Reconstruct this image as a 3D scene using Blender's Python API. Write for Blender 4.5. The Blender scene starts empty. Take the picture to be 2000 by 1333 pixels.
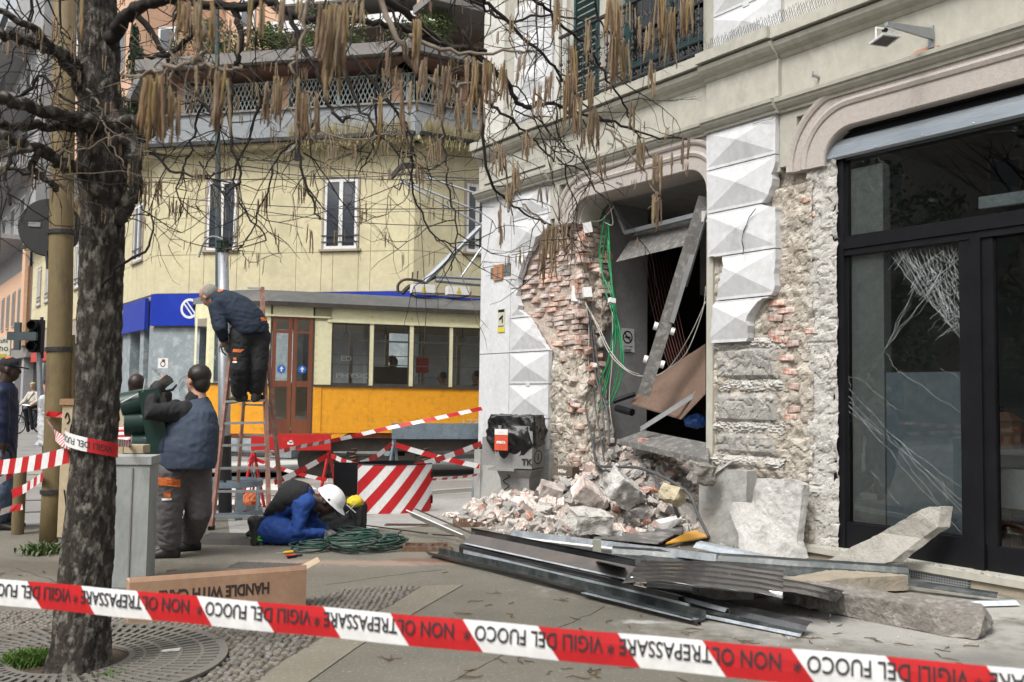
import bpy, bmesh, math, random
from mathutils import Vector, Matrix, noise, Euler
from mathutils.bvhtree import BVHTree
from math import sin,cos,tan,atan,atan2,sqrt,pi
FPX=1850.0; CH=1.45
TH=atan(110/FPX); PH=0.015
def vadd(a,b): return (a[0]+b[0],a[1]+b[1],a[2]+b[2])
def vsub(a,b): return (a[0]-b[0],a[1]-b[1],a[2]-b[2])
def vmul(a,k): return (a[0]*k,a[1]*k,a[2]*k)
def vdot(a,b): return a[0]*b[0]+a[1]*b[1]+a[2]*b[2]
CF=(0,cos(TH),sin(TH)); _U0=(0,-sin(TH),cos(TH))
CR=vadd(vmul((1,0,0),cos(PH)),vmul(_U0,sin(PH)))
CU=vsub(vmul(_U0,cos(PH)),vmul((1,0,0),sin(PH)))
def ray(px,py):
    return vadd(CF,vadd(vmul(CR,(px-1000)/FPX),vmul(CU,-(py-666.5)/FPX)))
def G(px,py,z=0.0):
    r=ray(px,py); k=(z-CH)/r[2]; return (r[0]*k,r[1]*k,z)
def A(px,py,Y):
    r=ray(px,py); k=Y/r[1]; return (r[0]*k,Y,CH+r[2]*k)
_r=ray(-280,757); _l=sqrt(_r[0]**2+_r[1]**2)
EX,EY=-_r[0]/_l,-_r[1]/_l          # along the facade, to the right
NX,NY=EY,-EX                        # outward
if NX>0: NX,NY=-NX,-NY
C0=G(935,975)
def FP(px,py,n=0.0):
    r=ray(px,py)
    d=(C0[0]*NX+C0[1]*NY)+n
    k=d/(r[0]*NX+r[1]*NY)
    x,y,z=r[0]*k,r[1]*k,CH+r[2]*k
    return ((x-C0[0])*EX+(y-C0[1])*EY,z)
def PR(p):
    q=vsub(p,(0,0,CH)); d=vdot(q,CF)
    return (1000+FPX*vdot(q,CR)/d, 666.5-FPX*vdot(q,CU)/d)
# ---------------------------------------------------------------- camera, sky, sun, exposure
SC=bpy.context.scene; COL=SC.collection
cam=bpy.data.cameras.new('camera'); camo=bpy.data.objects.new('camera',cam); COL.objects.link(camo)
cam.sensor_width=36; cam.lens=FPX*36/2000; cam.clip_start=.05; cam.clip_end=500
camo.matrix_world=Matrix(((CR[0],CU[0],-CF[0],0),(CR[1],CU[1],-CF[1],0),(CR[2],CU[2],-CF[2],CH),(0,0,0,1)))
cam.dof.use_dof=True; cam.dof.focus_distance=9.6; cam.dof.aperture_fstop=4.2
SC.camera=camo
SUN_EL=math.radians(52); SUN_AZ=math.radians(215)   # compass-like: 0 = +Y, clockwise
wd=bpy.data.worlds.new("World"); SC.world=wd; wd.use_nodes=True
nt=wd.node_tree; nt.nodes.clear()
sky=nt.nodes.new('ShaderNodeTexSky'); sky.sky_type='NISHITA'; sky.sun_disc=False
sky.sun_elevation=SUN_EL; sky.sun_rotation=SUN_AZ; sky.air_density=1.6; sky.dust_density=6; sky.ozone_density=1.0
hs=nt.nodes.new('ShaderNodeHueSaturation'); hs.inputs['Saturation'].default_value=.22
bg=nt.nodes.new('ShaderNodeBackground'); bg.inputs[1].default_value=.135
wo=nt.nodes.new('ShaderNodeOutputWorld')
nt.links.new(sky.outputs[0],hs.inputs['Color']); nt.links.new(hs.outputs[0],bg.inputs[0]); nt.links.new(bg.outputs[0],wo.inputs[0])
sl=bpy.data.lights.new('sun','SUN'); sl.energy=1.5; sl.angle=math.radians(16); sl.color=(1,.97,.92)
so=bpy.data.objects.new('sun',sl); COL.objects.link(so)
sd=Vector((sin(SUN_AZ)*cos(SUN_EL),cos(SUN_AZ)*cos(SUN_EL),sin(SUN_EL)))
so.rotation_euler=sd.to_track_quat('Z','Y').to_euler(); so.location=(0,-5,20)
SC.view_settings.view_transform='Standard'; SC.view_settings.look='None'; SC.view_settings.exposure=0.62; SC.view_settings.gamma=1
try: SC.view_settings.use_curve_mapping=False
except Exception: pass
SC.cycles.max_bounces=6; SC.cycles.transparent_max_bounces=12; SC.cycles.use_denoising=True
# ---------------------------------------------------------------- helpers
RND=random.Random(7)
def U(a,b): return RND.uniform(a,b)
def V(*a): return Vector(a[0]) if len(a)==1 else Vector(a)
_M={}
def pm(name,c1,c2=None,sc=4,rough=.8,bump=.2,bsc=60,metal=0,c3=None,c3a=.5,c3sc=9,c3lo=.5,spec=.4,rnd=0,dist=.004,stretch=None,coat=0,alpha=1,trans=0):
    """procedural material: two tones by noise, a third as blotches, fine relief"""
    if name in _M: return _M[name]
    m=bpy.data.materials.new(name); m.use_nodes=True; t=m.node_tree; N=t.nodes; L=t.links
    b=N['Principled BSDF']; b.inputs['Roughness'].default_value=rough; b.inputs['Metallic'].default_value=metal
    b.inputs['Specular IOR Level'].default_value=spec
    if coat: b.inputs['Coat Weight'].default_value=coat; b.inputs['Coat Roughness'].default_value=.15
    if trans: b.inputs['Transmission Weight'].default_value=trans
    if alpha<1: b.inputs['Alpha'].default_value=alpha
    tc=N.new('ShaderNodeTexCoord'); co=tc.outputs['Object']
    if stretch:
        mp=N.new('ShaderNodeMapping'); mp.inputs['Scale'].default_value=stretch; L.new(co,mp.inputs[0]); co=mp.outputs[0]
    if c2 is None: c2=tuple(x*.75 for x in c1)
    def noi(s,d=8,r=.6):
        n=N.new('ShaderNodeTexNoise'); n.inputs['Scale'].default_value=s; n.inputs['Detail'].default_value=d; n.inputs['Roughness'].default_value=r; L.new(co,n.inputs['Vector']); return n.outputs[0]
    def ramp(src,lo,hi):
        r=N.new('ShaderNodeMapRange'); r.inputs[1].default_value=lo; r.inputs[2].default_value=hi; L.new(src,r.inputs[0]); return r.outputs[0]
    def mix(f,a,bb):
        x=N.new('ShaderNodeMix'); x.data_type='RGBA'
        if isinstance(f,float): x.inputs[0].default_value=f
        else: L.new(f,x.inputs[0])
        for i,q in ((6,a),(7,bb)):
            if isinstance(q,tuple): x.inputs[i].default_value=(*q,1)
            else: L.new(q,x.inputs[i])
        return x.outputs[2]
    c=mix(ramp(noi(sc),.35,.65),tuple(c1),tuple(c2))
    c=mix(ramp(noi(sc*9,4),.3,.9),c,tuple(x*.8 for x in c2))
    if c3:
        rr=ramp(noi(c3sc,10,.65),c3lo,c3lo+.12)
        mm=N.new('ShaderNodeMath'); mm.operation='MULTIPLY'; mm.inputs[1].default_value=c3a; L.new(rr,mm.inputs[0])
        c=mix(mm.outputs[0],c,tuple(c3))
    if rnd:
        oi=N.new('ShaderNodeObjectInfo'); h=N.new('ShaderNodeHueSaturation')
        r=N.new('ShaderNodeMapRange'); r.inputs[3].default_value=1-rnd; r.inputs[4].default_value=1+rnd; L.new(oi.outputs['Random'],r.inputs[0])
        L.new(r.outputs[0],h.inputs['Value']); L.new(c,h.inputs['Color'])
        r2=N.new('ShaderNodeMath'); r2.operation='MULTIPLY'; r2.inputs[1].default_value=7.31; L.new(oi.outputs['Random'],r2.inputs[0])
        r3=N.new('ShaderNodeMath'); r3.operation='FRACT'; L.new(r2.outputs[0],r3.inputs[0])
        r4=N.new('ShaderNodeMapRange'); r4.inputs[3].default_value=1-rnd*1.6; r4.inputs[4].default_value=1+rnd; L.new(r3.outputs[0],r4.inputs[0]); L.new(r4.outputs[0],h.inputs['Saturation'])
        c=h.outputs[0]
    L.new(c,b.inputs['Base Color'])
    if bump:
        bp=N.new('ShaderNodeBump'); bp.inputs['Strength'].default_value=bump; bp.inputs['Distance'].default_value=dist
        L.new(noi(bsc,6,.7),bp.inputs['Height']); L.new(bp.outputs[0],b.inputs['Normal'])
    rr=N.new('ShaderNodeMapRange'); rr.inputs[3].default_value=max(.02,rough-.12); rr.inputs[4].default_value=min(1,rough+.12)
    L.new(noi(sc*3,5),rr.inputs[0]); L.new(rr.outputs[0],b.inputs['Roughness'])
    _M[name]=m; return m
def glass(name,col=(.9,.95,.95),rough=.0,tint=.5):
    if name in _M: return _M[name]
    m=bpy.data.materials.new(name); m.use_nodes=True; t=m.node_tree; t.nodes.clear()
    tr=t.nodes.new('ShaderNodeBsdfTransparent'); tr.inputs[0].default_value=(*col,1)
    gl=t.nodes.new('ShaderNodeBsdfGlossy'); gl.inputs['Roughness'].default_value=rough
    fr=t.nodes.new('ShaderNodeFresnel'); fr.inputs[0].default_value=1.5
    ml=t.nodes.new('ShaderNodeMath'); ml.operation='MULTIPLY'; ml.inputs[1].default_value=1.7; t.links.new(fr.outputs[0],ml.inputs[0])
    mx=t.nodes.new('ShaderNodeMixShader'); o=t.nodes.new('ShaderNodeOutputMaterial')
    t.links.new(ml.outputs[0],mx.inputs[0]); t.links.new(tr.outputs[0],mx.inputs[1]); t.links.new(gl.outputs[0],mx.inputs[2]); t.links.new(mx.outputs[0],o.inputs[0])
    _M[name]=m; return m
def setp(o,label=None,cat=None,group=None,kind=None):
    if label: o['label']=label
    if cat: o['category']=cat
    if group: o['group']=group
    if kind: o['kind']=kind
    return o
def thing(name,label,cat,loc=(0,0,0),rz=0,group=None):
    o=bpy.data.objects.new(name,None); COL.objects.link(o); o.location=loc; o.rotation_euler=(0,0,rz); o.empty_display_size=.2
    setp(o,label,cat,group); return o
def orient(p,q,up=Vector((0,0,1))):
    d=(q-p).normalized()
    if abs(d.dot(up))>.99: up=Vector((1,0,0))
    a=d.cross(up).normalized(); b=a.cross(d).normalized(); return d,a,b
class MB:
    def __init__(s): s.v=[]; s.f=[]; s.m=[]; s.cm=0
    def add(s,vs,fs):
        k=len(s.v); s.v+= [Vector(x) for x in vs]; s.f+=[tuple(i+k for i in f) for f in fs]; s.m+=[s.cm]*len(fs); return s
    def box(s,c,d,R=None):
        x,y,z=d[0]/2,d[1]/2,d[2]/2; c=V(c)
        vs=[Vector((a*x,b*y,e*z)) for e in(-1,1) for b in(-1,1) for a in(-1,1)]
        if R is not None: vs=[R@q for q in vs]
        return s.add([q+c for q in vs],[(0,2,3,1),(4,5,7,6),(0,1,5,4),(2,6,7,3),(0,4,6,2),(1,3,7,5)])
    def b2(s,a,b):
        return s.box([(a[i]+b[i])/2 for i in range(3)],[abs(b[i]-a[i]) for i in range(3)])
    def bar(s,p,q,w,h,up=Vector((0,0,1))):
        p,q=V(p),V(q); d,a,b=orient(p,q,up); vs=[]
        for e in (p,q):
            for i,j in((-1,-1),(1,-1),(1,1),(-1,1)): vs.append(e+a*(w/2*i)+b*(h/2*j))
        return s.add(vs,[(3,2,1,0),(4,5,6,7),(0,1,5,4),(1,2,6,5),(2,3,7,6),(3,0,4,7)])
    def tube(s,pts,r,seg=8,cap=True):
        pts=[V(p) for p in pts]; n=len(pts); rs=r if isinstance(r,(list,tuple)) else [r]*n
        if len(rs)!=n: rs=[rs[0]+(rs[-1]-rs[0])*i/(n-1) for i in range(n)]
        vs=[];fs=[]; pa=None
        for i,p in enumerate(pts):
            t=(pts[min(i+1,n-1)]-pts[max(i-1,0)])
            if t.length<1e-9: t=Vector((0,0,1))
            t.normalize()
            if pa is None:
                pa=t.cross(Vector((0,0,1)) if abs(t.z)<.95 else Vector((1,0,0))).normalized()
            else:
                pa=(pa-t*pa.dot(t)); pa=pa.normalized() if pa.length>1e-6 else t.orthogonal().normalized()
            pb=t.cross(pa)
            for k in range(seg):
                an=2*pi*k/seg; vs.append(p+(pa*cos(an)+pb*sin(an))*rs[i])
        for i in range(n-1):
            for k in range(seg):
                k2=(k+1)%seg; fs.append((i*seg+k,i*seg+k2,(i+1)*seg+k2,(i+1)*seg+k))
        if cap: fs.append(tuple(range(seg-1,-1,-1))); fs.append(tuple((n-1)*seg+k for k in range(seg)))
        return s.add(vs,fs)
    def loft(s,rings,cap=True):
        n=len(rings[0]); vs=[p for r in rings for p in r]; fs=[]
        for i in range(len(rings)-1):
            for k in range(n):
                k2=(k+1)%n; fs.append((i*n+k,i*n+k2,(i+1)*n+k2,(i+1)*n+k))
        if cap: fs.append(tuple(range(n-1,-1,-1))); fs.append(tuple((len(rings)-1)*n+k for k in range(n)))
        return s.add(vs,fs)
    def prism(s,poly,ext):
        poly=[V(p) for p in poly]; e=V(ext); n=len(poly)
        return s.add(poly+[p+e for p in poly],[tuple(range(n-1,-1,-1)),tuple(range(n,2*n))]+[(i,(i+1)%n,n+(i+1)%n,n+i) for i in range(n)])
    def grid(s,fn,nu,nv):
        vs=[fn(i/nu,j/nv) for j in range(nv+1) for i in range(nu+1)]
        return s.add(vs,[(j*(nu+1)+i,j*(nu+1)+i+1,(j+1)*(nu+1)+i+1,(j+1)*(nu+1)+i) for j in range(nv) for i in range(nu)])
    def ell(s,c,r,nu=12,nv=8,R=None):
        c=V(c); vs=[];
        rings=[]
        for j in range(1,nv):
            ph=pi*j/nv; ring=[]
            for i in range(nu):
                a=2*pi*i/nu; q=Vector((r[0]*sin(ph)*cos(a),r[1]*sin(ph)*sin(a),-r[2]*cos(ph)))
                if R is not None: q=R@q
                ring.append(q+c)
            rings.append(ring)
        k0=len(s.v); s.loft(rings,cap=False)
        b=Vector((0,0,-r[2])); t=Vector((0,0,r[2]))
        if R is not None: b=R@b; t=R@t
        kb=len(s.v); s.v.append(c+b); s.v.append(c+t)
        for i in range(nu):
            s.f.append((k0+(i+1)%nu,k0+i,kb)); s.m.append(s.cm)
            l=k0+(nv-2)*nu; s.f.append((l+i,l+(i+1)%nu,kb+1)); s.m.append(s.cm)
        return s
    def lathe(s,c,prof,seg=24,cap=True):
        c=V(c); return s.loft([[c+Vector((r*cos(2*pi*k/seg),r*sin(2*pi*k/seg),z)) for k in range(seg)] for r,z in prof],cap)
    def mesh(s,name,off=Vector((0,0,0)),smooth=False,mats=()):
        me=bpy.data.meshes.new(name); me.from_pydata([tuple(p-off) for p in s.v],[],s.f); 
        for m in mats: me.materials.append(m)
        if len(mats)>1: me.polygons.foreach_set('material_index',s.m)
        if smooth: me.polygons.foreach_set('use_smooth',[True]*len(s.f))
        me.update(); return me
    def build(s,name,mats,parent=None,local=False,smooth=False,label=None,cat=None,group=None,kind=None,recalc=True,angle=None):
        """one mesh object; world coordinates unless local=True"""
        if not isinstance(mats,(list,tuple)): mats=[mats]
        if parent is None:
            if kind=='structure' or not s.v: off=Vector((0,0,0))
            else:
                off=Vector(((min(p.x for p in s.v)+max(p.x for p in s.v))/2,(min(p.y for p in s.v)+max(p.y for p in s.v))/2,min(p.z for p in s.v)))
            me=s.mesh(name,off,smooth,mats); o=bpy.data.objects.new(name,me); o.location=off
        else:
            r=parent
            while r.parent: r=r.parent
            off=Vector((0,0,0)) if local else Vector(r.location)
            if parent is not r and not local: off=off
            me=s.mesh(name,off,smooth,mats); o=bpy.data.objects.new(name,me); o.parent=parent
        if recalc:
            b=bmesh.new(); b.from_mesh(me); bmesh.ops.recalc_face_normals(b,faces=b.faces); b.to_mesh(me); b.free()
        if smooth and angle:
            try: me.set_sharp_from_angle(angle=angle)
            except Exception: pass
        COL.objects.link(o); setp(o,label,cat,group,kind); return o
def place(name,me,parent,loc,rot=(0,0,0),sc=(1,1,1),label=None,cat=None,group=None,kind=None):
    o=bpy.data.objects.new(name,me); o.parent=parent; o.location=loc; o.rotation_euler=rot; o.scale=sc
    COL.objects.link(o); setp(o,label,cat,group,kind); return o
def dup(root,loc,rz=None,label=None):
    r=root.copy(); COL.objects.link(r); r.location=loc
    if rz is not None: r.rotation_euler=(0,0,rz)
    if label: r['label']=label
    for ch in list(root.children):
        c=ch.copy(); COL.objects.link(c); c.parent=r
        for g in list(ch.children):
            d=g.copy(); COL.objects.link(d); d.parent=c
    return r
def rockmesh(name,mats,seed,sx=1,sy=1,sz=1,n=14,boxy=.5):
    r=random.Random(seed); bm=bmesh.new()
    for i in range(n):
        p=Vector((r.uniform(-1,1),r.uniform(-1,1),r.uniform(-1,1)))
        if r.random()<boxy: p=Vector([math.copysign(r.uniform(.7,1),q) for q in p])
        else: p=p.normalized()*r.uniform(.75,1)
        bm.verts.new((p.x*sx/2,p.y*sy/2,p.z*sz/2))
    bmesh.ops.convex_hull(bm,input=bm.verts)
    for v in [v for v in bm.verts if not v.link_faces]: bm.verts.remove(v)
    bmesh.ops.bevel(bm,geom=bm.edges[:],offset=min(sx,sy,sz)*.04,segments=1,affect='EDGES')
    me=bpy.data.meshes.new(name); bm.to_mesh(me); bm.free(); me.materials.append(mats); return me
def rockfine(name,mat,seed,n=16,boxy=.7,amp=.035):
    r=random.Random(seed); bm=bmesh.new()
    for i in range(n):
        p=Vector((r.uniform(-1,1),r.uniform(-1,1),r.uniform(-1,1)))
        p=Vector([math.copysign(r.uniform(.8,1),q) for q in p]) if r.random()<boxy else p.normalized()*r.uniform(.75,1)
        bm.verts.new(p*.5)
    bmesh.ops.convex_hull(bm,input=bm.verts)
    for v in [v for v in bm.verts if not v.link_faces]: bm.verts.remove(v)
    bmesh.ops.triangulate(bm,faces=bm.faces)
    for _ in range(3):
        e=[e for e in bm.edges if e.calc_length()>.16]
        bmesh.ops.subdivide_edges(bm,edges=e,cuts=1); bmesh.ops.triangulate(bm,faces=[f for f in bm.faces if len(f.verts)>3])
    bm.normal_update()
    for v in bm.verts: v.co+=v.normal*amp*(noise.fractal(v.co*6+Vector((seed,0,0)),.8,2,4)-max(0,.35-abs(noise.noise(v.co*4+Vector((0,seed,0))))*2))
    me=bpy.data.meshes.new(name); bm.to_mesh(me); bm.free(); me.materials.append(mat); return me
def textmesh(s,h,font=None,ext=0,bold=0.0):
    cu=bpy.data.curves.new('t','FONT'); cu.body=s; cu.size=h*1.4; cu.align_x='LEFT'; cu.offset=bold; cu.extrude=ext; cu.resolution_u=3
    o=bpy.data.objects.new('t',cu); COL.objects.link(o)
    me=bpy.data.meshes.new_from_object(o.evaluated_get(bpy.context.evaluated_depsgraph_get()))
    bpy.data.objects.remove(o); bpy.data.curves.remove(cu)
    vs=[v.co.copy() for v in me.vertices]; fs=[tuple(p.vertices) for p in me.polygons]; bpy.data.meshes.remove(me)
    return vs,fs
def text_on(mb,s,o,xd,yd,h,width=None,bold=0.0,center=False):
    """letters lying in the plane o + x*xd + y*yd"""
    vs,fs=textmesh(s,h,bold=bold)
    if not vs: return
    x0=min(v.x for v in vs); x1=max(v.x for v in vs); y0=min(v.y for v in vs); y1=max(v.y for v in vs)
    kx=(width/(x1-x0)) if width else 1; ky=h/(y1-y0) if y1>y0 else 1
    if not width: kx=ky
    o=V(o); xd=V(xd).normalized(); yd=V(yd).normalized(); cx=(x1-x0)*kx/2 if center else 0
    mb.add([o+xd*((v.x-x0)*kx-cx)+yd*((v.y-y0)*ky) for v in vs],fs)
def fbm(p,s=1.0,o=4): return noise.fractal(Vector(p)*s,1.0,2.0,o)
def spline(pts,n=4):
    """Catmull-Rom through points"""
    P=[V(p) for p in pts]; out=[]
    for i in range(len(P)-1):
        a=P[max(i-1,0)];b=P[i];c=P[i+1];d=P[min(i+2,len(P)-1)]
        for k in range(n):
            t=k/n; out.append(.5*((2*b)+(c-a)*t+(2*a-5*b+4*c-d)*t*t+(3*b-a-3*c+d)*t**3))
    out.append(P[-1]); return out
def clip(poly,cl):
    """Sutherland-Hodgman: subject poly clipped by convex counter-clockwise polygon (2D tuples)"""
    out=list(poly)
    for i in range(len(cl)):
        a,b=cl[i],cl[(i+1)%len(cl)]; inp=out; out=[]
        if not inp: return []
        def side(p): return (b[0]-a[0])*(p[1]-a[1])-(b[1]-a[1])*(p[0]-a[0])
        for j in range(len(inp)):
            p,q=inp[j-1],inp[j]; sp,sq=side(p),side(q)
            if (sp>=0)!=(sq>=0):
                t=sp/(sp-sq); out.append((p[0]+(q[0]-p[0])*t,p[1]+(q[1]-p[1])*t))
            if sq>=0: out.append(q)
    return out
def jag(pts,amp=.02,step=.05,seed=1,closed=False):
    r=random.Random(seed); out=[]
    for i in range(len(pts)-(0 if closed else 1)):
        a=pts[i]; b=pts[(i+1)%len(pts)]; L=sqrt((a[0]-b[0])**2+(a[1]-b[1])**2); n=max(1,int(L/step))
        for k in range(n):
            t=k/n; q=amp if k else amp*.3
            out.append((a[0]+(b[0]-a[0])*t+r.uniform(-q,q),a[1]+(b[1]-a[1])*t+r.uniform(-q,q)))
    if not closed: out.append(pts[-1])
    return out
def Gv(px,py,z=0.0): return V(G(px,py,z))
def Av(px,py,Y): return V(A(px,py,Y))
CAMP=Vector((0,0,CH))
# ---------------------------------------------------------------- the damaged corner building (local x along the wall, y into it)
RZF=atan2(EY,EX)
FAC=thing('damaged_building','white and cream corner building with plaster torn off and a gaping doorway behind the rubble','building',C0,RZF)
def FL(px,py,n=0.0):
    s,z=FP(px,py,n); return Vector((s,-n,z))
def L2W(p): return Matrix.Translation(C0)@Matrix.Rotation(RZF,4,'Z')@V(p)
m_white=pm('white_plaster',(.63,.64,.655),(.54,.55,.56),sc=1.5,rough=.88,bump=.4,bsc=40,c3=(.38,.38,.37),c3a=.45,c3sc=3.5,c3lo=.55)
m_cream=pm('cream_render',(.46,.445,.385),(.38,.37,.32),sc=1.3,rough=.85,bump=.25,bsc=70,c3=(.25,.24,.2),c3a=.45,c3sc=2.5,c3lo=.56,stretch=(1,1,.7))
m_pink=pm('pink_stone',(.45,.405,.375),(.37,.335,.31),sc=25,rough=.8,bump=.3,bsc=160,c3=(.56,.5,.46),c3a=.6,c3sc=120,c3lo=.52)
m_brick=pm('old_brick',(.33,.18,.14),(.44,.29,.24),sc=8,rough=.95,bump=.5,bsc=60,c3=(.58,.50,.44),c3a=.8,c3sc=9,c3lo=.47,rnd=.3,dist=.008)
m_redbrick=pm('red_brick',(.32,.12,.085),(.42,.22,.17),sc=8,rough=.95,bump=.5,bsc=60,c3=(.58,.50,.44),c3a=.9,c3sc=12,c3lo=.46,rnd=.2,dist=.008)
m_mortar=pm('old_mortar',(.42,.36,.31),(.33,.27,.23),sc=7,rough=1,bump=.8,bsc=70,c3=(.5,.46,.40),c3a=.7,c3sc=14,dist=.015)
m_rub1=pm('rubble_masonry_tan',(.47,.42,.355),(.37,.33,.28),sc=7,rough=1,bump=.9,bsc=55,c3=(.60,.56,.49),c3a=.8,c3sc=9,c3lo=.47,dist=.02)
m_rub2=pm('rubble_masonry_white',(.62,.61,.58),(.50,.48,.45),sc=9,rough=1,bump=.9,bsc=60,c3=(.36,.34,.31),c3a=.6,c3sc=16,c3lo=.52,dist=.02)
m_stoneg=pm('rough_grey_stone',(.30,.29,.275),(.38,.365,.34),sc=6,rough=1,bump=.9,bsc=50,c3=(.55,.52,.47),c3a=.7,c3sc=5,c3lo=.52,dist=.02)
m_conc=pm('roughcast_grey',(.40,.40,.38),(.34,.34,.33),sc=3,rough=.95,bump=.8,bsc=110,c3=(.28,.28,.27),c3a=.4,c3sc=5,dist=.006)
m_black=pm('black_metal',(.006,.006,.008),(.010,.010,.012),rough=.4,bump=.03,bsc=20,spec=.22)
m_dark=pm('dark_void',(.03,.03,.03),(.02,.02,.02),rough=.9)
m_inner=pm('grey_inner_wall',(.34,.34,.34),(.27,.27,.27),sc=2,rough=.9,c3=(.2,.19,.18),c3a=.4,c3sc=4)
m_iron=pm('wrought_iron',(.02,.022,.025),(.03,.03,.032),rough=.5,bump=.1)
m_green=pm('green_window_paint',(.012,.045,.05),(.015,.055,.058),rough=.4,bump=.05)
m_galv=pm('galvanised_steel',(.42,.44,.46),(.33,.35,.37),sc=5,rough=.45,metal=.6,bump=.08,bsc=20)
m_alu=pm('dull_aluminium',(.5,.51,.52),(.4,.41,.42),sc=6,rough=.4,metal=.8,bump=.06,bsc=25)
m_glass=glass('window_glass',(.93,.95,.95))
m_whitep=pm('white_plastic',(.75,.75,.74),(.68,.68,.67),rough=.45,bump=.05)
# --- core walls
SR=[(0,2.42),(.7,2.40),(1.32,2.28),(1.95,2.12),(2.59,2.05),(3.1,2.10),(3.35,2.18),(3.62,2.12),(4,2.05)]
def lerp(tab,z):
    for (a,x),(b,y) in zip(tab,tab[1:]):
        if z<=b: return x+(y-x)*max(0,(z-a)/(b-a))
    return tab[-1][1]
PN=.05   # pilaster face
mb=MB(); 
mb.b2((0,.06,.0),(.86,.5,3.66)); mb.b2((.86,.26,1.86),(1.62,.5,3.66)); mb.b2((.86,.06,0),(1.62,.5,1.86)); mb.b2((0,.07,3.66),(1.66,.5,4.3)); mb.b2((1.66,.07,4.0),(9.5,.5,5.0)); mb.b2((4.52,.12,0),(5.74,.5,4.0))
mb.b2((-.0,.03,5.0),(1.75,.5,8.6)); mb.b2((1.75,.03,7.9),(4.35,.5,8.6)); mb.b2((4.3,.03,5.0),(9.5,.5,8.6)); mb.b2((1.75,.03,5),(2.75,.5,7.9))
mb.b2((0,.5,0),(.02,7,8.6)); mb.b2((0,.5,8.4),(9.5,7,8.6)); mb.b2((9.5,.0,0),(9.7,7,8.6)); mb.b2((0,6.9,0),(9.6,7.1,8.6))
mb.build('wall_core',m_cream,FAC,local=True)
# --- white rendered corner strip: panels
for z0,z1 in ((.78,2.055),(2.065,3.30),(3.31,4.27)):
    MB().b2((-.04,-.0,z0),(.715,.06,z1)).build('render_panel',m_white,FAC,local=True)
# --- diamond-pointed blocks
HP=.058
def block(s0,s1,z0,z1,vis,base,name='diamond_block'):
    g=.006; s0+=g;s1-=g;z0+=g;z1-=g
    m=.03; a0,a1,b0,b1=s0+m*.4,s1-m*.4,z0+m,z1-m*.6
    cx,cz=(a0+a1)/2,(b0+b1)/2+.02
    vp=clip(vis,[(s0,z0),(s1,z0),(s1,z1),(s0,z1)])
    if len(vp)<3: return
    def h(s,z):
        if not(a0<s<a1 and b0<z<b1): return 0
        dx=(cx-s)/(cx-a0) if s<cx else (s-cx)/(a1-cx); dz=(cz-z)/(cz-b0) if z<cz else (z-cz)/(b1-cz)
        return HP*(1-max(dx,dz))
    c=[(a0,b0),(a1,b0),(a1,b1),(a0,b1)]; o=[(s0,z0),(s1,z0),(s1,z1),(s0,z1)]
    fac=[[c[i],c[(i+1)%4],(cx,cz)] for i in range(4)]+[[o[i],o[(i+1)%4],c[(i+1)%4],c[i]] for i in range(4)]
    mb=MB()
    for f in fac:
        p=clip(vp,f)
        if len(p)<3: continue
        mb.add([(s,-(base+h(s,z)),z) for s,z in p],[tuple(range(len(p)))])
    e=[]
    for i in range(len(vp)):
        a,b=vp[i],vp[(i+1)%len(vp)]; n=max(1,int(sqrt((a[0]-b[0])**2+(a[1]-b[1])**2)/.06))
        e+=[(a[0]+(b[0]-a[0])*k/n,a[1]+(b[1]-a[1])*k/n) for k in range(n)]
    k=len(e); mb.add([(s,-(base+h(s,z)),z) for s,z in e]+[(s,.06,z) for s,z in e],[(i,(i+1)%k,k+(i+1)%k,k+i) for i in range(k)])
    # shadow groove tab under the block
    mb.build(name,m_white,FAC,local=True)
    if z0>.9 and len(vp)==4:
        MB().b2((cx-.035,-(base+.012),z0-.035),(cx+.045,-(base-.02),z0+.01)).build('joint_tab',m_white,FAC,local=True)
visL=[(.72,.78),(1.63,.78)]+jag([(1.64,2.05),(1.46,2.19),(1.34,2.31),(1.22,2.45),(.97,2.61),(.89,2.83),(.92,3.06),(1.02,3.24),(1.15,3.41),(1.35,3.58),(1.62,3.72)],.022,.045,3)+[(1.62,4.28),(.72,4.28)]
for z0,z1 in ((.76,1.18),(1.18,1.63),(1.63,2.06),(2.06,2.53),(2.53,2.94),(2.94,3.41),(3.41,3.87),(3.87,4.28)):
    block(.72,1.62,z0,z1,visL,.0)
def shp(l,n): return [(s-n*.98,z) for s,z in l]
edgeR=jag([(5.40,3.84),(5.37,3.73),(5.31,3.48),(5.21,3.40),(5.4,3.35),(5.4,2.86),(5.37,2.52),(5.18,2.43),(5.07,2.29),(5.05,2.08),(5.01,2.035)],.016,.05,5)
edgeL=jag([(4.55,2.04),(4.58,2.44),(4.62,2.5),(4.74,2.83),(4.70,2.93),(4.50,2.95)],.014,.05,6)
visR=[(4.47,4.29),(5.40,4.29)]+edgeR+edgeL
visR=shp(visR,PN)
for z0,z1 in ((2.04,2.48),(2.48,2.94),(2.94,3.41),(3.41,3.87),(3.87,4.29)):
    block(4.47-PN,5.40-PN,z0,z1,visR,PN)
# cracks in the blocks
def crack(pts,n,w=.006,name='crack',par=FAC):
    P=[FL(x,y,n) for x,y in pts]; mb=MB()
    for a,b in zip(P,P[1:]):
        mb.bar(a,b,w*U(.6,1.3),.003,up=Vector((0,-1,0)))
    return mb.build(name,m_dark,par,local=True)
crack([(1476,408),(1463,425),(1458,440),(1452,452),(1449,470),(1452,485),(1451,498)],PN+.055,.010)
crack([(1534,216),(1520,222),(1508,233),(1492,236),(1470,243)],PN+.03,.004)
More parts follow.
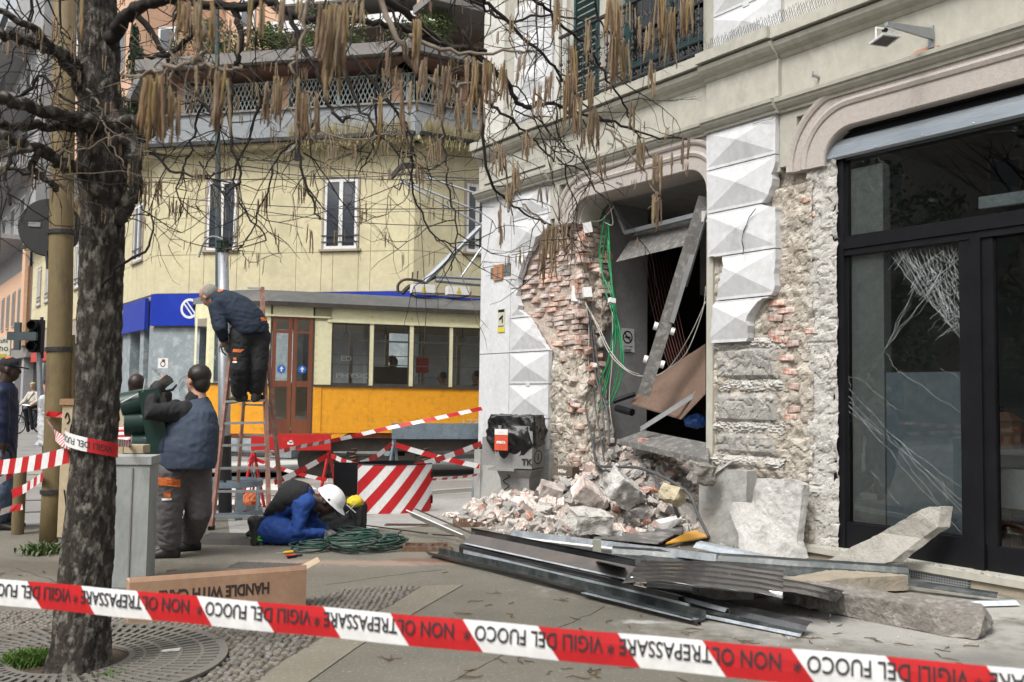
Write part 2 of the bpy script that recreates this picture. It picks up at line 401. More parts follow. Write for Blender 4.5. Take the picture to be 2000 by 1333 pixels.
# --- rustic plinths
MB().b2((-.06,-.05,0),(.1,.3,.70)).build('plinth_corner',m_conc,FAC,local=True)
mb=MB(); mb.prism([(.1,-.03,0),(1.69,-.03,0),(1.69,-.03,.74),(1.66,-.0,.79),(.1,-.0,.79)],(0,.3,0)); mb.build('plinth',m_conc,FAC,local=True)
pl=MB(); pl.grid(lambda u,v:(4.40+u*.64,-.12-.012*fbm((u*5,v*5,3)),v*.76),20,24); pl.b2((4.40,-.11,0),(5.04,.3,.76)); pl.build('plinth',m_conc,FAC,local=True)
# --- rough torn masonry (height fields)
def hf(name,mat,s0,s1,z0,z1,nf,step=.018,par=FAC,smooth=False):
    nu=max(2,int((s1-s0)/step)); nv=max(2,int((z1-z0)/step)); mb=MB()
    mb.grid(lambda u,v:(s0+(s1-s0)*u,-nf(s0+(s1-s0)*u,z0+(z1-z0)*v),z0+(z1-z0)*v),nu,nv)
    return mb.build(name,mat,par,local=True,smooth=smooth,recalc=False)
def ridg(p,s): 
    q=noise.noise(Vector(p)*s); return 1-abs(q)*2
def rough(s,z,a=.035,k=0):
    return a*fbm((s,k,z),7,5)+a*.8*noise.noise(Vector((s*2.3,k+5,z*2.3)))-.018*max(0,ridg((s,k+2,z),9)-.75)*4
hf('rubble_core',m_rub1,4.44,5.72,.7,3.74,lambda s,z:-.03+rough(s,z,.03,1)-(.05 if 3.55<z and s>5.2 else 0))
hf('rubble_core',m_rub1,5.0,5.72,0,.8,lambda s,z:-.03+rough(s,z,.045,1))
hf('rubble_core_pale',m_rub2,5.66,5.97,.0,3.72,lambda s,z:-.055+rough(s,z,.028,4)+.02*(1 if s<5.85 else 0))
# big grey stones bedded in the pilaster
for i,(s0,s1,z0,z1) in enumerate(((4.49,5.30,1.66,2.0),(4.50,5.32,1.22,1.53),(4.50,5.28,.90,1.14))):
    def nf(s,z,s0=s0,s1=s1,z0=z0,z1=z1,i=i):
        e=min(s-s0,s1-s,z-z0,z1-z); return min(.045,e*.9)+rough(s,z,.02,9+i)-.06+.02
    hf('stone_block',m_stoneg,s0,s1,z0,z1,nf,.016)
mb=MB(); mb.b2((4.385,-.0,0),(4.475,.45,3.70)); mb.build('door_jamb_trim',m_cream,FAC,local=True)
# mortar ledges in the torn pilaster
for j,(z,a) in enumerate(((2.02,.03),(1.6,.022),(1.18,.030),(.84,.075))):
    mb=MB(); mb.grid(lambda u,v:(4.45+u*.95,-(-.03+a*sin(pi*v)*(.6+1.6*noise.noise(Vector((u*5,j,3))))+.03*fbm((u*8,v*3,j),3)),z-.05+.11*v+.02*noise.noise(Vector((u*5,j,1)))),60,8)
    mb.build('mortar_ledge',m_rub2,FAC,local=True,recalc=False)
# scattered red bricks showing in the right-hand masonry
def brickmesh(i,mat=m_brick):
    r=random.Random(i+50); bm=bmesh.new(); bmesh.ops.create_cube(bm,size=1)
    for v in bm.verts:
        v.co=Vector((v.co.x*.235,v.co.y*.115,v.co.z*.058))+Vector([r.uniform(-.008,.008) for _ in range(3)])
    bmesh.ops.bevel(bm,geom=bm.edges[:],offset=.006,segments=1,affect='EDGES')
    for v in bm.verts: v.co+=Vector([r.uniform(-.0025,.0025) for _ in range(3)])
    me=bpy.data.meshes.new('brick'); bm.to_mesh(me); bm.free(); me.materials.append(mat); return me
BM=[brickmesh(i) for i in range(7)]; BMR=[brickmesh(i,m_redbrick) for i in range(3)]
for px,py in ((1515,592),(1532,606),(1510,622),(1535,640),(1512,652),(1520,664),(1537,622),(1545,755),(1540,815),(1538,726),(1578,646),(1545,672),(1533,700),(1545,800),(1572,390),(1575,420)):
    p=FL(px,py,.0); sx=U(.35,.8) if px>1536 else U(.7,.95); place('brick',RND.choice(BMR if RND.random()<.8 else BM),FAC,(p.x,.068+U(0,.02),p.z),(U(-.05,.05),U(-.06,.06),U(-.06,.06)),(sx,1,1))
# left torn side: brick courses
EL=[(1.9,1.62),(2.05,1.6),(2.19,1.46),(2.31,1.34),(2.45,1.22),(2.61,.97),(2.83,.89),(3.06,.92),(3.24,1.02),(3.41,1.15),(3.58,1.35),(3.72,1.6)]
def bsurf(s,z):
    t=(s-min(1.6,lerp(EL,z)))/max(.2,lerp(SR,z)-min(1.6,lerp(EL,z))); return -.075-.07*min(1,max(0,t)*4)-.05*max(0,t)**2+.05*noise.noise(Vector((s*2.4,0,z*2.4)))+.02*noise.noise(Vector((s*7,0,z*7)))
z=1.93; row=0; nb=0
while z<3.92:
    sl_=lerp(EL,z) if z<3.7 else 2.2; sr=lerp(SR,z)
    s=sl_-.02+(0 if row%2 else .12)*.6
    while s<sr-.05 and z<3.66:
        L=.25*U(.8,1.0); t=(s-sl_)/(max(.2,sr-sl_))
        dn=bsurf(s+L/2,z)+U(-.012,.02)
        if s+L>sr+.02: L=max(.07,sr-s)
        if RND.random()>.13:
            place('brick',RND.choice(BM),FAC,(s+L/2,-dn+.052,z+.03),(U(-.05,.05),U(-.04,.04),U(-.07,.07)),(L/.25*.99,1,U(.9,1.06))); nb+=1
        s+=L+.012
    for k,n in enumerate((.2,.33,.46)):
        if RND.random()<.8:
            bump=.17*math.exp(-((z-2.85)/.3)**2) if n>.4 else 0
            place('brick',RND.choice(BM),FAC,(sr-.085+.035*noise.noise(Vector((z*4,n*5,2)))*2+U(-.02,.02)+bump-(.05 if z>3.66 else 0),n,z+.03),(U(-.08,.08),U(-.1,.1),pi/2+U(-.15,.15)),(.62,1.2,1)); nb+=1
    z+=.0655; row+=1
def coreL(u,v,zz0,zz1,k):
    z=zz0+(zz1-zz0)*v; sl_=min(lerp(EL,z)-.1,1.6) if z<3.7 else 1.6; sr=lerp(SR,z)-.03
    L1=sr-sl_; L2=.42; t=u*(L1+L2)
    q=.03*fbm((t,k,z),6,5)+.02*noise.noise(Vector((t*3,z*3,k)))
    if t<L1: return (sl_+t,-bsurf(sl_+t,z)+.012-q*.55,z)
    return (sr+q*.8,-bsurf(sr,z)+.012+(t-L1),z)
mb=MB(); mb.grid(lambda u,v:coreL(u,v,1.88,3.95,1),80,150); mb.build('mortar_bed',m_mortar,FAC,local=True,recalc=False)
def lowL(u,v):
    z=2.0*v; sl_=1.63; sr=lerp(SR,z); L1=sr-sl_; L2=.45; t=u*(L1+L2)
    q=.05*fbm((t,3,z),5,5)+.045*noise.noise(Vector((t*2.5,z*2.5,4)))-.02*max(0,ridg((t,1,z),8)-.75)*4
    c=.08; 
    if t<L1-c: return (sl_+t,.035-q,z)
    if t<L1+c:
        a=(t-L1+c)/(2*c)*pi/2; return (sr-c+c*sin(a)+q*sin(a),.035+c-c*cos(a)-q*cos(a),z)
    return (sr+q,.035+t-L1,z)
mb=MB(); mb.grid(lowL,90,150); mb.build('rubble_core',m_rub1,FAC,local=True,recalc=False)
for i in range(26):   # odd bricks in the lower masonry, around the broken corner
    z=U(.3,1.95); s=lerp(SR,z)+U(-.35,.0); place('brick',RND.choice(BM),FAC,(s,.06+U(-.02,.03),z),(U(-.3,.3),U(-.3,.3),U(-.6,.6)),(U(.3,.6),1,U(.8,1.2)))
for i in range(16):
    z=U(.9,3.2); place('brick',RND.choice(BM),FAC,(lerp(SR,z)+U(-.02,.03),U(.15,.48),z),(U(-.4,.4),U(-.3,.3),U(0,3)),(U(.3,.6),1,U(.8,1.2)))
# --- swept mouldings
def sweep(path,prof,name,mat,smooth=False):
    """path: (s,z,outward s,outward z); prof: (w outward, n)"""
    rings=[[Vector((s+os*w,-n,z+oz*w)) for w,n in prof] for s,z,os,oz in path]
    n=len(prof); mb=MB(); vs=[p for r in rings for p in r]; fs=[]
    for i in range(len(rings)-1):
        for k in range(n-1): fs.append((i*n+k,i*n+k+1,(i+1)*n+k+1,(i+1)*n+k))
    fs.append(tuple(range(n))); fs.append(tuple((len(rings)-1)*n+k for k in range(n-1,-1,-1)))
    mb.add(vs,fs); return mb.build(name,mat,FAC,local=True,smooth=smooth)
def archpath(a,b,z0,z1,r,right=True,za=None):
    P=[(a,z0,-1,0),(a,(z0+z1-r)/2,-1,0)]
    for k in range(13):
        t=pi-(pi/2)*k/12; P.append((a+r+r*cos(t),z1-r+r*sin(t),cos(t),sin(t)))
    for k in range(1,9): P.append((a+r+(b-a-2*r)*k/9,z1,0,1))
    for k in range(13):
        t=pi/2-(pi/2)*k/12; P.append((b-r+r*cos(t),z1-r+r*sin(t),cos(t),sin(t)))
    P.append((b,z0,1,0)); return P
prof1=[(.0,-.42),(.0,-.01),(.012,.005),(.15,.008),(.155,.022),(.185,.034),(.205,.022),(.21,.012),(.275,.012),(.28,.03),(.30,.042),(.325,.045),(.335,.02),(.335,-.07)]
sweep(archpath(2.09,4.375,3.67,3.945,.27),prof1,'arch_moulding',m_pink)
prof2=[(.0,-.14),(.0,-.01),(.012,.005),(.17,.008),(.175,.022),(.205,.036),(.23,.022),(.235,.012),(.30,.012),(.305,.03),(.33,.045),(.355,.05),(.37,.02),(.37,-.07)]
prof2=[(w*1.12,n) for w,n in prof2]
sweep(archpath(5.87,9.3,3.66,3.975,.30)[:-1],prof2,'arch_moulding',m_pink)
# spandrel infill behind the mouldings
mb=MB(); mb.b2((1.62,.0,3.78),(1.80,.07,4.3)); mb.b2((1.8,.0,4.2),(4.45,.07,4.3)); mb.b2((5.35,.0,3.74),(5.56,.12,4.3)); mb.b2((5.56,.0,4.2),(9.5,.12,4.3)); mb.b2((4.4,.0,3.7),(5.36,.12,4.28)); mb.build('spandrel',m_cream,FAC,local=True)
mb=MB()
def corner(mb,cx,cz,r,sx,R,y):
    # fills between the rounded corner and the square lintel
    pts=[(cx+sx*r*cos(t),y,cz+r*sin(t)) for t in [pi/2*k/8 for k in range(9)]]; 
    mb.prism(pts+[(cx,y,cz+R),(cx+sx*R,y,cz+R),(cx+sx*R,y,cz)],(0,.3,0))
for q_ in ((2.40,3.66,.28,-1),(4.1,3.66,.28,1),(6.2,3.66,.33,-1)): mb=MB(); corner(mb,*q_,.36,.1); mb.build('arch_backing',m_cream,FAC,local=True)
SEG=[(-.06,1.66,PN),(1.66,4.42,0),(4.42,5.38,PN),(5.38,9.5,0)]
for s0,s1,e in SEG:
    sweep([(s0,0,0,1),(s1,0,0,1)],[(4.27,-.05),(4.27,.03+e),(4.30,.035+e),(4.305,.055+e),(4.335,.085+e),(4.36,.09+e),(4.365,.11+e),(4.40,.115+e),(4.405,.09+e),(4.44,.02+e),(4.44,-.05)],'string_course',m_cream)
    MB().b2((s0,-e+.0,4.43),(s1,.07,4.86)).build('frieze_panel',m_cream,FAC,local=True)
    sweep([(s0,0,0,1),(s1,0,0,1)],[(4.82,-.05),(4.82,.01+e),(4.84,.03+e),(4.86,.035+e),(4.865,.05+e),(4.885,.09+e),(4.92,.12+e),(4.96,.135+e),(4.965,.10+e),(4.985,.10+e),(4.99,-.05)],'cornice',m_cream)
    MB().b2((s0,-.17-e,4.99),(s1,.1,5.10)).build('ledge_slab',m_cream,FAC,local=True)
# --- upper floor
m_up=pm('upper_render',(.60,.59,.55),(.52,.51,.47),sc=2,rough=.85,bump=.2,bsc=60,c3=(.36,.36,.33),c3a=.3,c3sc=3)
for z0,z1 in ((5.10,5.53),(5.53,5.99),(5.99,6.45),(6.45,6.9)):
    block(4.47,5.38,z0,z1,[(4,4),(6,4),(6,9),(4,9)],.0); block(.72,1.62,z0,z1,[(0,4),(6,4),(6,9),(0,9)],.0)
for z0,z1 in ((5.10,5.4),(5.4,7.5),):
    MB().b2((5.42,.0,z0),(9.4,.04,z1)).build('render_panel',m_up,FAC,local=True)
MB().b2((-.03,-.02,5.1),(.5,.04,8)).build('corner_strip',m_up,FAC,local=True)
mb=MB(); 
for s in (1.70,1.86,): mb.b2((s,-.03,5.1),(s+.09,.04,8))
mb.build('window_surround',m_up,FAC,local=True)
# green french window in the recess
W=MB(); W.b2((2.75,.2,5.08),(4.32,.5,5.14)); 
for s in (2.8,3.5,4.24): W.b2((s,.22,5.1),(s+.09,.3,8.0))
W.b2((2.8,.22,5.45),(4.33,.28,5.53)); W.b2((2.8,.22,6.8),(4.33,.28,6.9))
wn=W.build('window',m_green,FAC,local=True); MB().b2((2.85,.25,5.2),(4.3,.256,8)).build('pane',m_glass,wn,local=True)
MB().b2((2.7,.45,5),(4.4,.5,8)).build('room_back',m_dark,wn,local=True)
sh=MB(); 
for k in range(24): sh.box((2.3,.02,5.2+.09*k),(.42,.03,.05),Matrix.Rotation(.5,3,'X'))
sh.b2((2.06,-.0,5.12),(2.10,.05,7.4)); sh.b2((2.5,-.0,5.12),(2.54,.05,7.4))
sh.build('shutter',m_green,FAC,local=True)
# wrought iron railing
RAIL=thing('iron_railing','black wrought iron balcony railing with scrolls standing on the cornice ledge','railing',L2W((1.9,-.1,5.1)),RZF)
r=MB(); r.bar((0,0,.07),(2.5,0,.07),.03,.025); r.bar((0,0,.98),(2.5,0,.98),.045,.03); r.bar((0,0,.2),(2.5,0,.2),.02,.02); r.build('rail',m_iron,RAIL,local=True)
bal=MB(); bal.tube([(0,0,.0),(0,0,.98)],.008,6)
bal.ell((0,0,.42),(.028,.028,.03),8,6); bal.ell((0,0,.48),(.018,.018,.02),8,6); bal.ell((0,0,.62),(.022,.022,.03),8,6)
bme=bal.mesh('baluster',mats=[m_iron])
def spiral(c,r0,turn,sgn,a0=0,n=18): return [Vector((c[0]+sgn*r0*(1-k/n*.8)*cos(a0+turn*k/n),c[1],c[2]+r0*(1-k/n*.8)*sin(a0+turn*k/n))) for k in range(n+1)]
sme=[]
for sg in (-1,1):
    scr=MB().tube(spiral((.035*sg*1.3,0,.3),.045,7.5,sg,-1.6),.006,4); sme.append(scr.mesh('scroll',mats=[m_iron])); scr=MB().tube(spiral((.035*sg*1.3,0,.76),.045,7.5,sg,1.6),.006,4); sme.append(scr.mesh('scroll',mats=[m_iron])); scr=MB().tube(spiral((.03*sg,0,.13),.03,6,sg,1.6),.005,4); sme.append(scr.mesh('scroll',mats=[m_iron])); scr=MB().tube(spiral((.04*sg,0,.53),.04,7,sg,-1.6),.006,4); sme.append(scr.mesh('scroll',mats=[m_iron]))
for k in range(17):
    x=.04+k*.151; b=place('baluster',bme,RAIL,(x,0,0)); 
    if k<16:
        for q_ in sme: place('scroll',q_,b,(.075,0,0))
# bird netting strip on the ledge
def netting(s0,s1):
    mb=MB()
    n=int((s1-s0)/.03)
    for k in range(n):
        a=s0+k*.03
        for sg in (-1,1): mb.bar((a,-.17,5.10),(a+sg*.045,-.15+U(-.01,.01),5.23+U(-.02,.02)),.0025,.0025)
    mb.build('ledge_netting',m_iron,FAC,local=True)
netting(4.55,6.6); netting(.75,1.7)
# plaque with the street name
pq=MB().b2((.1,-PN-.008,4.50),(1.56,-PN,4.80)).build('street_plaque',m_cream,FAC,local=True)
t=MB(); text_on(t,'VIALE',(.62,-PN-.011,4.685),(1,0,0),(0,0,1),.06); text_on(t,'VITTORIO VENETO',(.22,-PN-.011,4.555),(1,0,0),(0,0,1),.075,width=1.25)
t.build('lettering',pm('worn_letter_paint',(.22,.22,.2),(.3,.3,.28),rough=.9),pq,local=True)
mb=MB(); mb.b2((.1,-PN-.014,4.49),(1.56,-PN-.0,4.50)); mb.build('plaque_edge',m_iron,pq,local=True)
# loose black cable above the doorway
lp=[FL(x,y,.09) for x,y in ((1122,316),(1110,326),(1090,320),(1102,322),(1118,312),(1121,296),(1106,292),(1080,286),(1082,296),(1100,297),(1118,298))]
o=MB().tube(spline([L2W(p) for p in lp],4),.008,6).build('hanging_cable',m_black,label='black cable looped on the frieze beside the street name',cat='cable')
# hooks
for px,py in ((1600,152),(1198,283),(1215,360)):
    p=L2W(FL(px,py,0)); n3=Vector((NX,NY,0)); MB().bar(p,p+n3*.09,.02,.02).bar(p+n3*.09,p+n3*.09+Vector((0,0,.04)),.02,.015).build('wall_hook',m_galv,label={1600:'small metal hook on the frieze over the dark shop window',1198:'small bent hook on the frieze above the broken doorway',1215:'rusty hook under the arch of the broken doorway'}[px],cat='hook')
# CCTV sign, tiles
def panel_on(name,px0,py0,px1,py1,n,mat,label=None,cat=None,par=None,t=.008):
    a=FL(px0,py0,n); b=FL(px1,py1,n); 
    o=MB().b2((a.x,-n-t,b.z),(b.x,-n,a.z))
    if par is None:
        o.v=[L2W(v) for v in o.v]; return o.build(name,mat,None,label=label,cat=cat)
    return o.build(name,mat,par,local=True,label=label)
def facthing(name,label,cat,p): return thing(name,label,cat,L2W(p),RZF)
p0=FL(973,650,0); T=facthing('warning_sign','small yellow and black camera surveillance sign on the white wall','sign',p0)
a=FL(987,603,0)-p0; MB().b2((0,-.01,0),(a.x,0,a.z)).build('plate',pm('sign_cream',(.6,.58,.45),rough=.6),T,local=True)
MB().b2((0,-.013,0),(a.x,-.010,a.z*.2)).build('yellow_band',pm('sign_yellow',(.7,.6,.05),rough=.6),T,local=True)
mb=MB(); mb.b2((a.x*.05,-.012,a.z*.86),(a.x*.95,-.0101,a.z*.97)); mb.box((a.x*.5,-.012,a.z*.62),(a.x*.6,.003,a.z*.1),Matrix.Rotation(-.5,3,'Y')); mb.b2((a.x*.6,-.012,a.z*.38),(a.x*.75,-.0101,a.z*.6)); mb.b2((a.x*.1,-.012,a.z*.24),(a.x*.9,-.0101,a.z*.28)); mb.build('camera_symbol',m_black,T,local=True)
p0=FL(959,545,0); T=facthing('number_tile','orange terracotta house tile between two dark square tiles on the white wall','tile',p0)
def rel(px,py): return FL(px,py,0)-p0
m_terra=pm('terracotta',(.42,.2,.1),(.36,.17,.09),rough=.7); m_tile=pm('dark_tile',(.16,.16,.15),(.12,.12,.11),rough=.5)
for x0,x1,y0,y1,mt,nm,tk in ((959,967,523,545,m_tile,'side_tile',.01),(966,984,516,549,m_terra,'centre_tile',.025),(984,990,517,540,m_tile,'side_tile',.012),(991,998,515,539,m_tile,'side_tile',.01)):
    q0=rel(x0,y1); q1=rel(x1,y0); o=MB().b2((q0.x,-tk,q0.z),(q1.x,0,q1.z)).build(nm,mt,T,local=True)
    if nm=='centre_tile':
        g=MB(); cx=(q0.x+q1.x)/2; cz=(q0.z+q1.z)/2; g.b2((cx-.05,-.027,cz+.06),(cx+.05,-.025,cz+.075)); g.b2((cx-.012,-.027,cz-.07),(cx+.012,-.025,cz+.05)); g.b2((cx-.05,-.027,cz-.085),(cx+.05,-.025,cz-.07)); g.build('tile_mark',m_tile,o,local=True)
# --- shop window 2
GN=-.15
SHP=facthing('shop_window','large black framed shop window with cracked glass below a steel roller shutter','shop window',(5.75,.15,.1))
def sw(mb,name,mat,par=SHP,**k):
    for v in mb.v: v-=Vector((5.75,.15,.1))
    return mb.build(name,mat,par,local=True,**k)
mb=MB(); mb.b2((5.76,.10,.04),(5.90,.22,3.72)); mb.b2((5.905,.08,.05),(6.02,.2,3.72)); sw(mb,'left_post',m_black)
mb=MB(); mb.b2((5.75,.07,.04),(5.765,.13,3.72)); sw(mb,'guide_rail',m_galv)
mb=MB(); mb.b2((7.12,.10,.06),(7.22,.2,2.80)); mb.b2((7.225,.08,.06),(7.31,.2,2.80)); sw(mb,'centre_post',m_black)
mb=MB(); mb.b2((6.02,.09,2.80),(9.3,.2,2.98)); mb.b2((6.02,.075,2.86),(9.3,.09,2.93)); sw(mb,'transom',m_black)
mb=MB(); mb.b2((6.02,.10,.06),(7.12,.2,.365)); mb.b2((6.02,.085,.06),(7.12,.1,.12)); sw(mb,'bottom_rail',m_black)
g1=sw(MB().b2((6.02,.148,.365),(7.12,.154,2.80)),'cracked_pane',m_glass,label='cracked glass pane with a white web of fractures')
g2=sw(MB().b2((6.02,.148,2.98),(9.3,.154,3.75)),'top_pane',m_glass)
mb=MB(); mb.b2((7.32,.11,.08),(8.6,.18,.33)); mb.b2((7.31,.11,.33),(7.40,.18,2.8)); sw(mb,'door_frame',m_black)
sw(MB().b2((7.40,.145,.33),(8.6,.151,2.78)),'door_pane',m_glass)
# roller shutter end
mb=MB()
prof=[(3.705,.05),(3.70,.075),(3.72,.09),(3.83,.07),(3.88,.045),(3.90,.0)]
vs=[]; 
for s in (5.80,9.3):
    for z,n in prof: vs.append((s,.12-n,z))
k=len(prof); mb.add(vs,[(i,i+1,k+i+1,k+i) for i in range(k-1)]); mb.b2((5.80,.12,3.70),(9.3,.14,3.9))
m_steelb=pm('brushed_steel',(.36,.40,.44),(.26,.29,.32),sc=2,rough=.38,metal=.7,bump=.05,bsc=20,stretch=(.4,1,6))
so_=sw(mb,'roller_shutter',m_steelb)
mb=MB(); mb.b2((5.80,.125,3.9),(9.3,.2,4.02)); mb.bar((5.8,.10,3.965),(9.3,.10,3.965),.02,.02); sw(mb,'shutter_housing',m_black)
for k in range(5):
    MB().ell((5.95+.45*k-5.75,.03-.15,3.735-.1),(.008,.008,.008),8,6).build('rivet',m_alu,so_,local=True)
t=MB(); a=FL(1816,243,-.03); b=FL(1886,226,-.03); text_on(t,'PRONOVA MILANO',(a.x,.045,3.775),(1,0,0),(0,0,1),.028,width=b.x-a.x); sw(t,'lettering',pm('pale_letter',(.6,.63,.66),rough=.5),so_)
# sill
MB().b2((5.0,-.10,.075),(9.4,.3,.13)).build('sill_slab',m_cream,FAC,local=True)
m_sill=pm('tan_sill_stone',(.36,.31,.23),(.30,.26,.2),sc=9,rough=.9,bump=.5,bsc=80,c3=(.22,.2,.17),c3a=.5,c3sc=8)
MB().b2((5.0,-.07,-.06),(9.4,.3,.074)).build('sill_riser',m_sill,FAC,local=True)
gr=MB(); a=FL(1745,1090,.075); b=FL(1895,1145,.075)
for k in range(int((b.x-a.x)/.022)): gr.b2((a.x+k*.022,-.078,-.04),(a.x+k*.022+.009,-.074,.066))
for k in range(6): gr.b2((a.x,-.0805,-.04+k*.02),(b.x,-.0782,-.031+k*.02))
gr.build('perforated_grille',m_galv,FAC,local=True)
MB().b2((a.x,-.0735,-.05),(b.x,-.0712,.07)).build('grille_back',m_dark,FAC,local=True)
# fracture web in the glass
def fr(mb,pts,w=.0014):
    w*=.5
    P=[FL(x,y,-.146) for x,y in pts]
    for p,q in zip(P,P[1:]): mb.bar(p,q,w,.0012,up=Vector((0,-1,0)))
cr=MB(); R2=random.Random(5)
def wob(p,q,n=6,a=3):
    return [(p[0]+(q[0]-p[0])*k/n+(R2.uniform(-a,a) if 0<k<n else 0),p[1]+(q[1]-p[1])*k/n+(R2.uniform(-a,a) if 0<k<n else 0)) for k in range(n+1)]
for k in range(150):   # crazed corner: short crossing cracks, denser towards the top right
    u,v=R2.random()**.8,R2.random(); 
    if u+v>1: u,v=1-u,1-v
    x=1883-143*u; y=482+178*v*(1-u*.3)
    d=(.62,.78) if R2.random()<.6 else (-.75,.66); a_=R2.uniform(-.35,.35); d=(d[0]*cos(a_)-d[1]*sin(a_),d[0]*sin(a_)+d[1]*cos(a_)); L_=R2.uniform(12,62)
    q=(min(1884,max(1735,x+d[0]*L_)),min(665,max(482,y+d[1]*L_))); p_=(min(1884,max(1735,x)),max(482,y)); fr(cr,wob(p_,q,5,2.2),R2.choice((.0011,.0016,.0024)))
for k in range(14): fr(cr,wob((1742+k*9,489-k*.8),(1800+k*6.2,572+k*6+R2.uniform(-8,8)),8,2.5),.0016)
for k in range(9): fr(cr,wob((1884,500+k*17),(1800+k*5,560+k*8),7,2.5),.0014)
for a,b,n,w in (((1882,478),(1730,680),10,.0026),((1790,550),(1728,682),8,.002),((1812,585),(1883,670),8,.0026),((1740,500),(1800,578),8,.002),((1800,570),(1860,640),8,.002),((1775,590),(1734,670),7,.0016),((1760,488),(1883,660),10,.0016)):
    fr(cr,wob(a,b,n,3),w)
    fr(cr,wob((a[0]+4,a[1]+3),(b[0]+2,b[1]-2),n,3),w*.6)
for a,b in (((1658,785),(1740,858)),((1690,748),(1750,800)),((1656,735),(1690,745)),((1756,724),(1883,812)),((1656,790),(1840,1000)),((1656,793),(1888,985)),((1740,850),(1888,962)),((1658,760),(1888,1000)),((1755,883),(1800,940)),((1800,940),(1876,1040)),((1745,860),(1886,1010)),((1840,938),(1850,980)),((1700,920),(1760,990)),((1656,770),(1670,800)),((1656,735),(1668,790)),((1730,690),(1757,730)),((1690,745),(1728,682)),((1835,720),(1884,742)),((1656,800),(1720,850))):
    fr(cr,wob(a,b,9,2.5),.0015)
sw(cr,'fracture',pm('fracture_white',(.62,.67,.68),rough=.4,bump=0),g1,label='white fracture lines across the pane')
# shop interior
INT=MB(); INT.b2((5.74,.22,-.0),(9.5,6.9,.02)); 
INT.build('shop_floor',pm('shop_floor_tile',(.3,.3,.29),(.24,.24,.24),sc=2,rough=.5,bump=.05),FAC,local=True)
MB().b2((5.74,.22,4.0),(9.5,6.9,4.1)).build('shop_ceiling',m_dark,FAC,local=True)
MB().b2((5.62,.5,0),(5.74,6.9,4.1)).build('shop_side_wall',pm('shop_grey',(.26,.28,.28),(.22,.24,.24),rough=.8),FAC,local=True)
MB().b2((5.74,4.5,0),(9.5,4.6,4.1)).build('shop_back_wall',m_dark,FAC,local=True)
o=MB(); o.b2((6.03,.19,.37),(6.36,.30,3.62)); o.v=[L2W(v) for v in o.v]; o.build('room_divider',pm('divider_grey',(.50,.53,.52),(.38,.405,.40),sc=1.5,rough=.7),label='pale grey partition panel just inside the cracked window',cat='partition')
o=MB(); o.b2((6.37,.20,.37),(7.11,.24,1.72)); o.v=[L2W(v) for v in o.v]; o.build('reflection_panel',pm('painted_reflection_blue',(.36,.43,.48),(.28,.34,.385),sc=1.2,rough=.5),label='blue grey panel added behind the cracked pane in place of a reflection',cat='painted reflection')  # added panel, its colour imitates a pale reflection in the lower glass
# ---------------------------------------------------------------- ground
def masked(name,base,layers,bumps=((60,.3,.004),),rough=.85,crackdark=None):
    """ground material: base tones plus stains of their own outline (centre, radius x, radius y, colour, strength)"""
    m=pm(name,*base,rough=rough,bump=0,sc=1.4,c3=(.32,.30,.26),c3a=.85,c3sc=48,c3lo=.56); t=m.node_tree; N=t.nodes; L=t.links; b=N['Principled BSDF']
    c=b.inputs['Base Color'].links[0].from_socket
    tc=[n for n in N if n.type=='TEX_COORD'][0]
    for (cx,cy,rx,ry,col,st,nsc) in layers:
        mp=N.new('ShaderNodeMapping'); mp.vector_type='POINT'; mp.inputs['Location'].default_value=(-cx/rx,-cy/ry,0); mp.inputs['Scale'].default_value=(1/rx,1/ry,0); L.new(tc.outputs['Object'],mp.inputs[0])
        ln=N.new('ShaderNodeVectorMath'); ln.operation='LENGTH'; L.new(mp.outputs[0],ln.inputs[0])
        no=N.new('ShaderNodeTexNoise'); no.inputs['Scale'].default_value=nsc; no.inputs['Detail'].default_value=9; no.inputs['Roughness'].default_value=.68; L.new(tc.outputs['Object'],no.inputs['Vector'])
        a=N.new('ShaderNodeMath'); a.operation='MULTIPLY_ADD'; a.inputs[1].default_value=2.2; L.new(no.outputs[0],a.inputs[0]); L.new(ln.outputs['Value'],a.inputs[2])
        r=N.new('ShaderNodeMapRange'); r.inputs[1].default_value=2.25; r.inputs[2].default_value=1.55; r.inputs[3].default_value=0; r.inputs[4].default_value=st; L.new(a.outputs[0],r.inputs[0])
        x=N.new('ShaderNodeMix'); x.data_type='RGBA'; L.new(r.outputs[0],x.inputs[0]); L.new(c,x.inputs[6]); x.inputs[7].default_value=(*col,1); c=x.outputs[2]
    L.new(c,b.inputs['Base Color'])
    prev=None
    for (s,st,d) in bumps:
        no=N.new('ShaderNodeTexNoise'); no.inputs['Scale'].default_value=s; no.inputs['Detail'].default_value=8; no.inputs['Roughness'].default_value=.7; L.new(tc.outputs['Object'],no.inputs['Vector'])
        bp=N.new('ShaderNodeBump'); bp.inputs['Strength'].default_value=st; bp.inputs['Distance'].default_value=d; L.new(no.outputs[0],bp.inputs['Height'])
        if prev: L.new(prev.outputs[0],bp.inputs['Normal'])
        prev=bp
    L.new(prev.outputs[0],b.inputs['Normal']); return m
def st(px,py,rx,ry,col,s=.8,n=4):
    g=Gv(px,py); return (g.x,g.y,rx,ry,col,s,n)
PALE=(.42,.41,.385)
